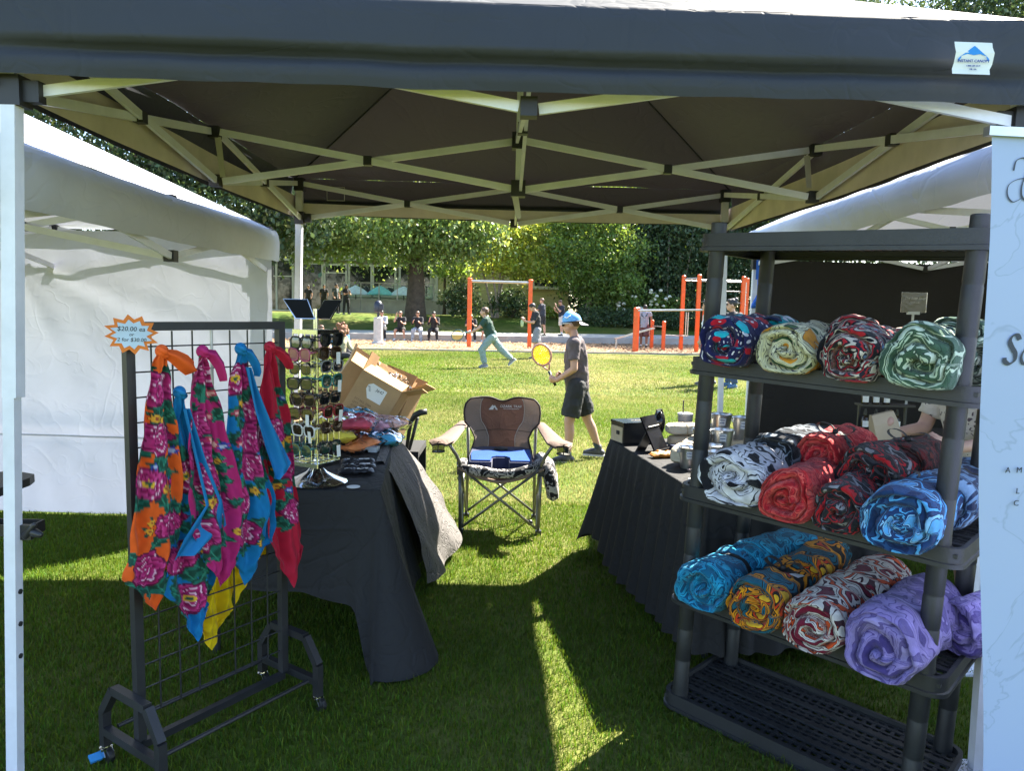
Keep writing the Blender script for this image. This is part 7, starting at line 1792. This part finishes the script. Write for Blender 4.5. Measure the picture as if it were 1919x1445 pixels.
person('young man in a dark tee and white shorts eating on the path', (2.28, 34.9, .31), radians(200), 1.72, P_(2, 25, L=dict(sh=40, el=105, ein=25), R=dict(sh=15, el=100, ein=25)), dict(skin=SKIN[0], hair=HAIR_B, top=cloth_m('navy_tee', (.02, .022, .035)), low=SH_WHT, leg=.92, width=1.2, sleeve=.8, shoe=SHOE_G, sock=SOCK, sockh=.3), vox=.017)
mn, MJ = person('man in a grey shirt and maroon shorts walking away by the orange bars', (5.45, 30.7, .02), radians(70), 1.84, P_(4, 5, hyaw=25, L=dict(hip=14, sh=-8, sabd=16, el=20, knee=4), R=dict(hip=-14, sh=10, sabd=16, el=20)), dict(skin=SKIN[2], hair=HAIR_D, top=TEE_GREY, low=SH_MAR, leg=.98, width=1.3, sleeve=.4, hem=.06, shoe=SHOE_G, sock=SOCK, bulk=1.08), vox=.017)
b = MB()
for sg_ in (-1, 1): b.tube([MJ['neck'] + Vector((-.02, sg_ * .11, 0)), MJ['chest'] + Vector((-.15, sg_ * .10, .05)), MJ['chest'] + Vector((-.16, -sg_ * .05, -.06))], .018, 6)
b.build('harness', BLACKP, mn, smooth=True, off=(0, 0, 0))['kind'] = 'stuff'
gw, GJ = person('woman in glasses and a black top with blue trainers behind the shelf', (4.50, 15.1, 0), radians(205), 1.84, P_(3, 0, hyaw=-35, L=dict(sh=20, el=75, ein=30), R=dict(sh=20, el=75, ein=30)), dict(skin=SKIN[0], hair=HAIR_D, hstyle='bun', top=cloth_m('black_top', (.02, .02, .025)), low=cloth_m('blue_jeans', (.05, .08, .15)), leg=1.95, sleeve=1.7, shoe=SHOE_BL, bulk=1.05), vox=.013)
b = MB()
for sg_ in (-1, 1): c_ = GJ['hc'] + GJ['HR'] @ Vector((.095, sg_ * .036, .008)); ax = GJ['HR'] @ RY(pi / 2); b.tube([c_ + GJ['HR'] @ Vector((0, .030 * cos(a), .024 * sin(a))) for a in np.linspace(0, 2 * pi, 15)[:-1]], .005, 5, closed=True)
b.build('glasses', INK, gw, smooth=True, off=(0, 0, 0))
person('boy in a white tee with dark hair beyond the left shelf post', (4.16, 15.6, 0), radians(150), 1.82, P_(4, 5, L=dict(sh=5), R=dict(sh=0)), dict(skin=SKIN[0], hair=HAIR_D, top=TEE_WHT, low=SH_BLK, sleeve=.8, hem=.08, shoe=SHOE_G), vox=.014)
# vendor in the right-hand tent
DRESS = mat_blanket('spotted_cotton', [(.60, .55, .48), (.62, .57, .50), (.60, .55, .47), (.12, .09, .10)], 34., 31, .6, None)
vn, VJ = person('vendor in a pale spotted dress holding a paper bag behind the shelf', (2.34, 3.62, 0), radians(195), 1.50, P_(16, 40, L=dict(hip=4, sh=10, el=70, ein=10, grip=.8), R=dict(hip=-6, sh=12, el=75, ein=10, grip=.8)), dict(skin=SKIN[3], hair=HAIR_B, hstyle='long', top=DRESS, low=DRESS, leg=.5, sleeve=.7, skirt=True, shoe=mat('white_sandal', (.55, .53, .5)), topname='bodice'), vox=.011)
hv = Vector((2.34, 3.62, 0)) + RZ(radians(195)) @ (VJ['wrR'] + VJ['fdR'] * .10)
t = thing('paper_bag', 'brown paper bag held in the hand of the vendor', 'bag', tuple(hv)); b = MB(); RR_ = RY(-.25)
b.grid([[hv + RR_ @ Vector((sx * w, sy * d_, z)) for sx, sy in ((-1, -1), (1, -1), (1, 1), (-1, 1))] for z, w, d_ in ((.03, .055, .012), (-.02, .06, .03), (-.19, .065, .04), (-.195, .06, .036))], closev=True); b.add([hv + RR_ @ Vector((sx * .06, sy * .036, -.195)) for sx, sy in ((-1, -1), (1, -1), (1, 1), (-1, 1))], [(0, 1, 2, 3)]); b.build('paper', KRAFT, t)
# seated on the kerb
SIT = lambda h1=78, k1=82, sp=10, **k: P_(k.pop('lean', 14), k.pop('head', 20), k.pop('hyaw', 0), L=dict(hip=h1, knee=k1, habd=sp, kabd=4, sh=k.get('shL', 30), el=k.get('elL', 70), ein=18), R=dict(hip=h1 + 3, knee=k1 + 3, habd=sp, kabd=4, sh=k.get('shR', 32), el=k.get('elR', 75), ein=18))
def kerb_sit(label, px_x, look, pose, sc=1.7):
    y = kerb_y(px_x) - .12; o_, j_ = person(label, (px_x, y - .22, .02), radians(-92), sc, pose, look, vox=.018, group='people sitting along the kerb'); return o_, j_
kerb_sit('person in a pale grey hoodie seated behind the pale post', -5.75, dict(skin=SKIN[0], hair=HAIR_D, top=cloth_m('pale_grey_hoodie', (.34, .38, .45)), low=BLKP_, leg=1.9, sleeve=1.85, shoe=SHOE_W), SIT())
kerb_sit('person in black shorts seated with one hand raised to the face', -4.95, dict(skin=SKIN[0], hair=HAIR_L, top=TEE_BLK, low=SH_BLK, leg=.8, sleeve=.7, shoe=SHOE_W), SIT(80, 88, 14, shR=60, elR=110))
kerb_sit('person in a black top and pale jeans seated beneath the thick trunk', -4.2, dict(skin=SKIN[0], hair=HAIR_B, top=TEE_BLK, low=PALEJ, leg=1.95, width=1.2, sleeve=1.7, shoe=SHOE_W), SIT())
kerb_sit('person all in black seated rightmost of the four by the trunk, looking at a phone', -3.5, dict(skin=SKIN[0], hair=HAIR_D, top=TEE_BLK, low=BLKP_, leg=1.9, sleeve=1.6, shoe=BLACKP), SIT(elL=100, elR=105))
kerb_sit('person in black seated with arms folded behind the left pull-up post', -1.85, dict(skin=SKIN[0], hair=HAIR_D, top=TEE_BLK, low=BLKP_, leg=1.9, sleeve=.8, shoe=SHOE_W), SIT(lean=30, head=45))
kerb_sit('person in black seated with bare legs, partly behind the runner', -1.15, dict(skin=SKIN[0], hair=HAIR_D, top=TEE_BLK, low=SH_BLK, leg=.7, sleeve=.8, shoe=SHOE_W), SIT(88, 100, 14, lean=24))
# group sitting on the grass behind the sunglasses stand
def grass_sit(label, x, y, rz, look, sc=1.68, z=.0):
    return person(label, (x, y, z), rz, sc, P_(8, 6, L=dict(hip=96, knee=20, habd=12, kabd=3, foot=20, sh=20, el=40), R=dict(hip=92, knee=24, habd=14, kabd=3, foot=20, sh=-15, el=20), zoff=.11 * sc), look, vox=.018, group='people sitting on the edge of the chips')
grass_sit('person with big curly brown hair in an olive top sitting on the ground', -4.75, 20.2, radians(-20), dict(skin=SKIN[1], hair=mat('auburn_curls', (.20, .085, .045), rough=.7, var=.4, bump=.5, bscale=50), hstyle='big', top=cloth_m('olive_top', (.27, .25, .16)), low=BLKP_, leg=1.8, sleeve=1.7, shoe=mat('tan_boot', (.22, .13, .08))))
grass_sit('person in a pink top sitting on the ground behind the stand', -5.5, 21.0, radians(-60), dict(skin=SKIN[3], hair=HAIR_B, hstyle='long', top=cloth_m('pink_top', (.48, .26, .26)), low=PALEJ, leg=1.9, sleeve=.8, shoe=SHOE_W))
grass_sit('person in a bright blue and white jacket sitting on the ground', -5.2, 22.2, radians(-70), dict(skin=SKIN[0], hair=HAIR_D, top=cloth_m('bright_blue_jacket', (.10, .28, .60)), low=BLKP_, leg=1.9, sleeve=1.8, shoe=SHOE_W))
# dark figures by the entrance
for i, (x, y, h_, lk, lab_) in enumerate(((-12.6, 45.4, 1.66, (HAIR_D, 'long', TEE_BLK), 'woman with long dark hair and a black top by the glazed entrance'), (-11.6, 45.2, 1.7, (HAIR_D, 'short', TEE_BLK), 'man in black standing beside the entrance door'), (-10.9, 45.6, 1.62, (HAIR_L, 'long', cloth_m('sand_top', (.30, .26, .17))), 'woman in a sand coloured top near the entrance door'), (-9.65, 42.6, 1.72, (HAIR_D, 'long', TEE_BLK), 'woman in black with folded bare arms at the left end of the concrete wall'), (-10.35, 42.9, 1.74, (HAIR_D, 'short', cloth_m('slate_jacket', (.06, .075, .08))), 'person in a slate jacket beside the woman with folded arms'))):
    person(lab_, (x, y, up_z(x, y)), radians(-90 + 15 * i), h_, P_(2, 3, L=dict(sh=20, el=95, ein=45), R=dict(sh=22, el=92, ein=45)) if i == 3 else P_(2, 4), dict(skin=SKIN[(0, 1, 0, 1, 0)[i]], hair=lk[0], hstyle=lk[1], top=lk[2], low=BLKP_, leg=1.95, sleeve=.6, shoe=BLACKP, eyes=False), vox=.022, group='people by the entrance')
b = MB(); b.ell((-3.95, 19.8, .07), .06, n=14, m=9); tag(b.build('ball', mat('blue_ball', (.03, .12, .50), rough=.5), smooth=True, off=(0, 0, 0)), 'small blue ball on the grass beyond the cartons', 'ball')
b = MB(); b.ell((1.02, 22.2, .05), (.06, .05, .045), n=10, m=6); b.cap((.95, 22.15, .03), .035, (1.1, 22.18, .03), .03); tag(b.build('cap_on_grass', mat('lime_cloth', (.45, .5, .15), rough=.8), smooth=True, off=(0, 0, 0)), 'small lime yellow cloth lying by the feet of the man in black', 'cloth')

# grow every queued figure into one continuous skin
FOLD = bpy.data.textures.new('folds', 'CLOUDS'); FOLD.noise_scale = .085; FOLD.noise_depth = 2
for o, vox, sm in REMESH:
    if any(k_ in o.name for k_ in ('shirt', 'shorts', 'trousers', 'bodice', 'skirt')):
        o['fold'] = 1
    m_ = o.modifiers.new('r', 'REMESH'); m_.mode = 'VOXEL'; m_.voxel_size = vox; m_.use_smooth_shade = True
    s_ = o.modifiers.new('s', 'SMOOTH'); s_.factor = .5; s_.iterations = sm
    if o.get('fold'):
        del o['fold']; d_ = o.modifiers.new('d', 'DISPLACE'); d_.texture = FOLD; d_.strength = .030; d_.mid_level = .5
dg = bpy.context.evaluated_depsgraph_get()
done = []
for o, vox, sm in REMESH:
    done.append((o, bpy.data.meshes.new_from_object(o.evaluated_get(dg))))
for o, me in done:
    nm = o.data.name; old = o.data; o.modifiers.clear(); o.data = me; bpy.data.meshes.remove(old); me.name = nm
    me.polygons.foreach_set('use_smooth', [True] * len(me.polygons))
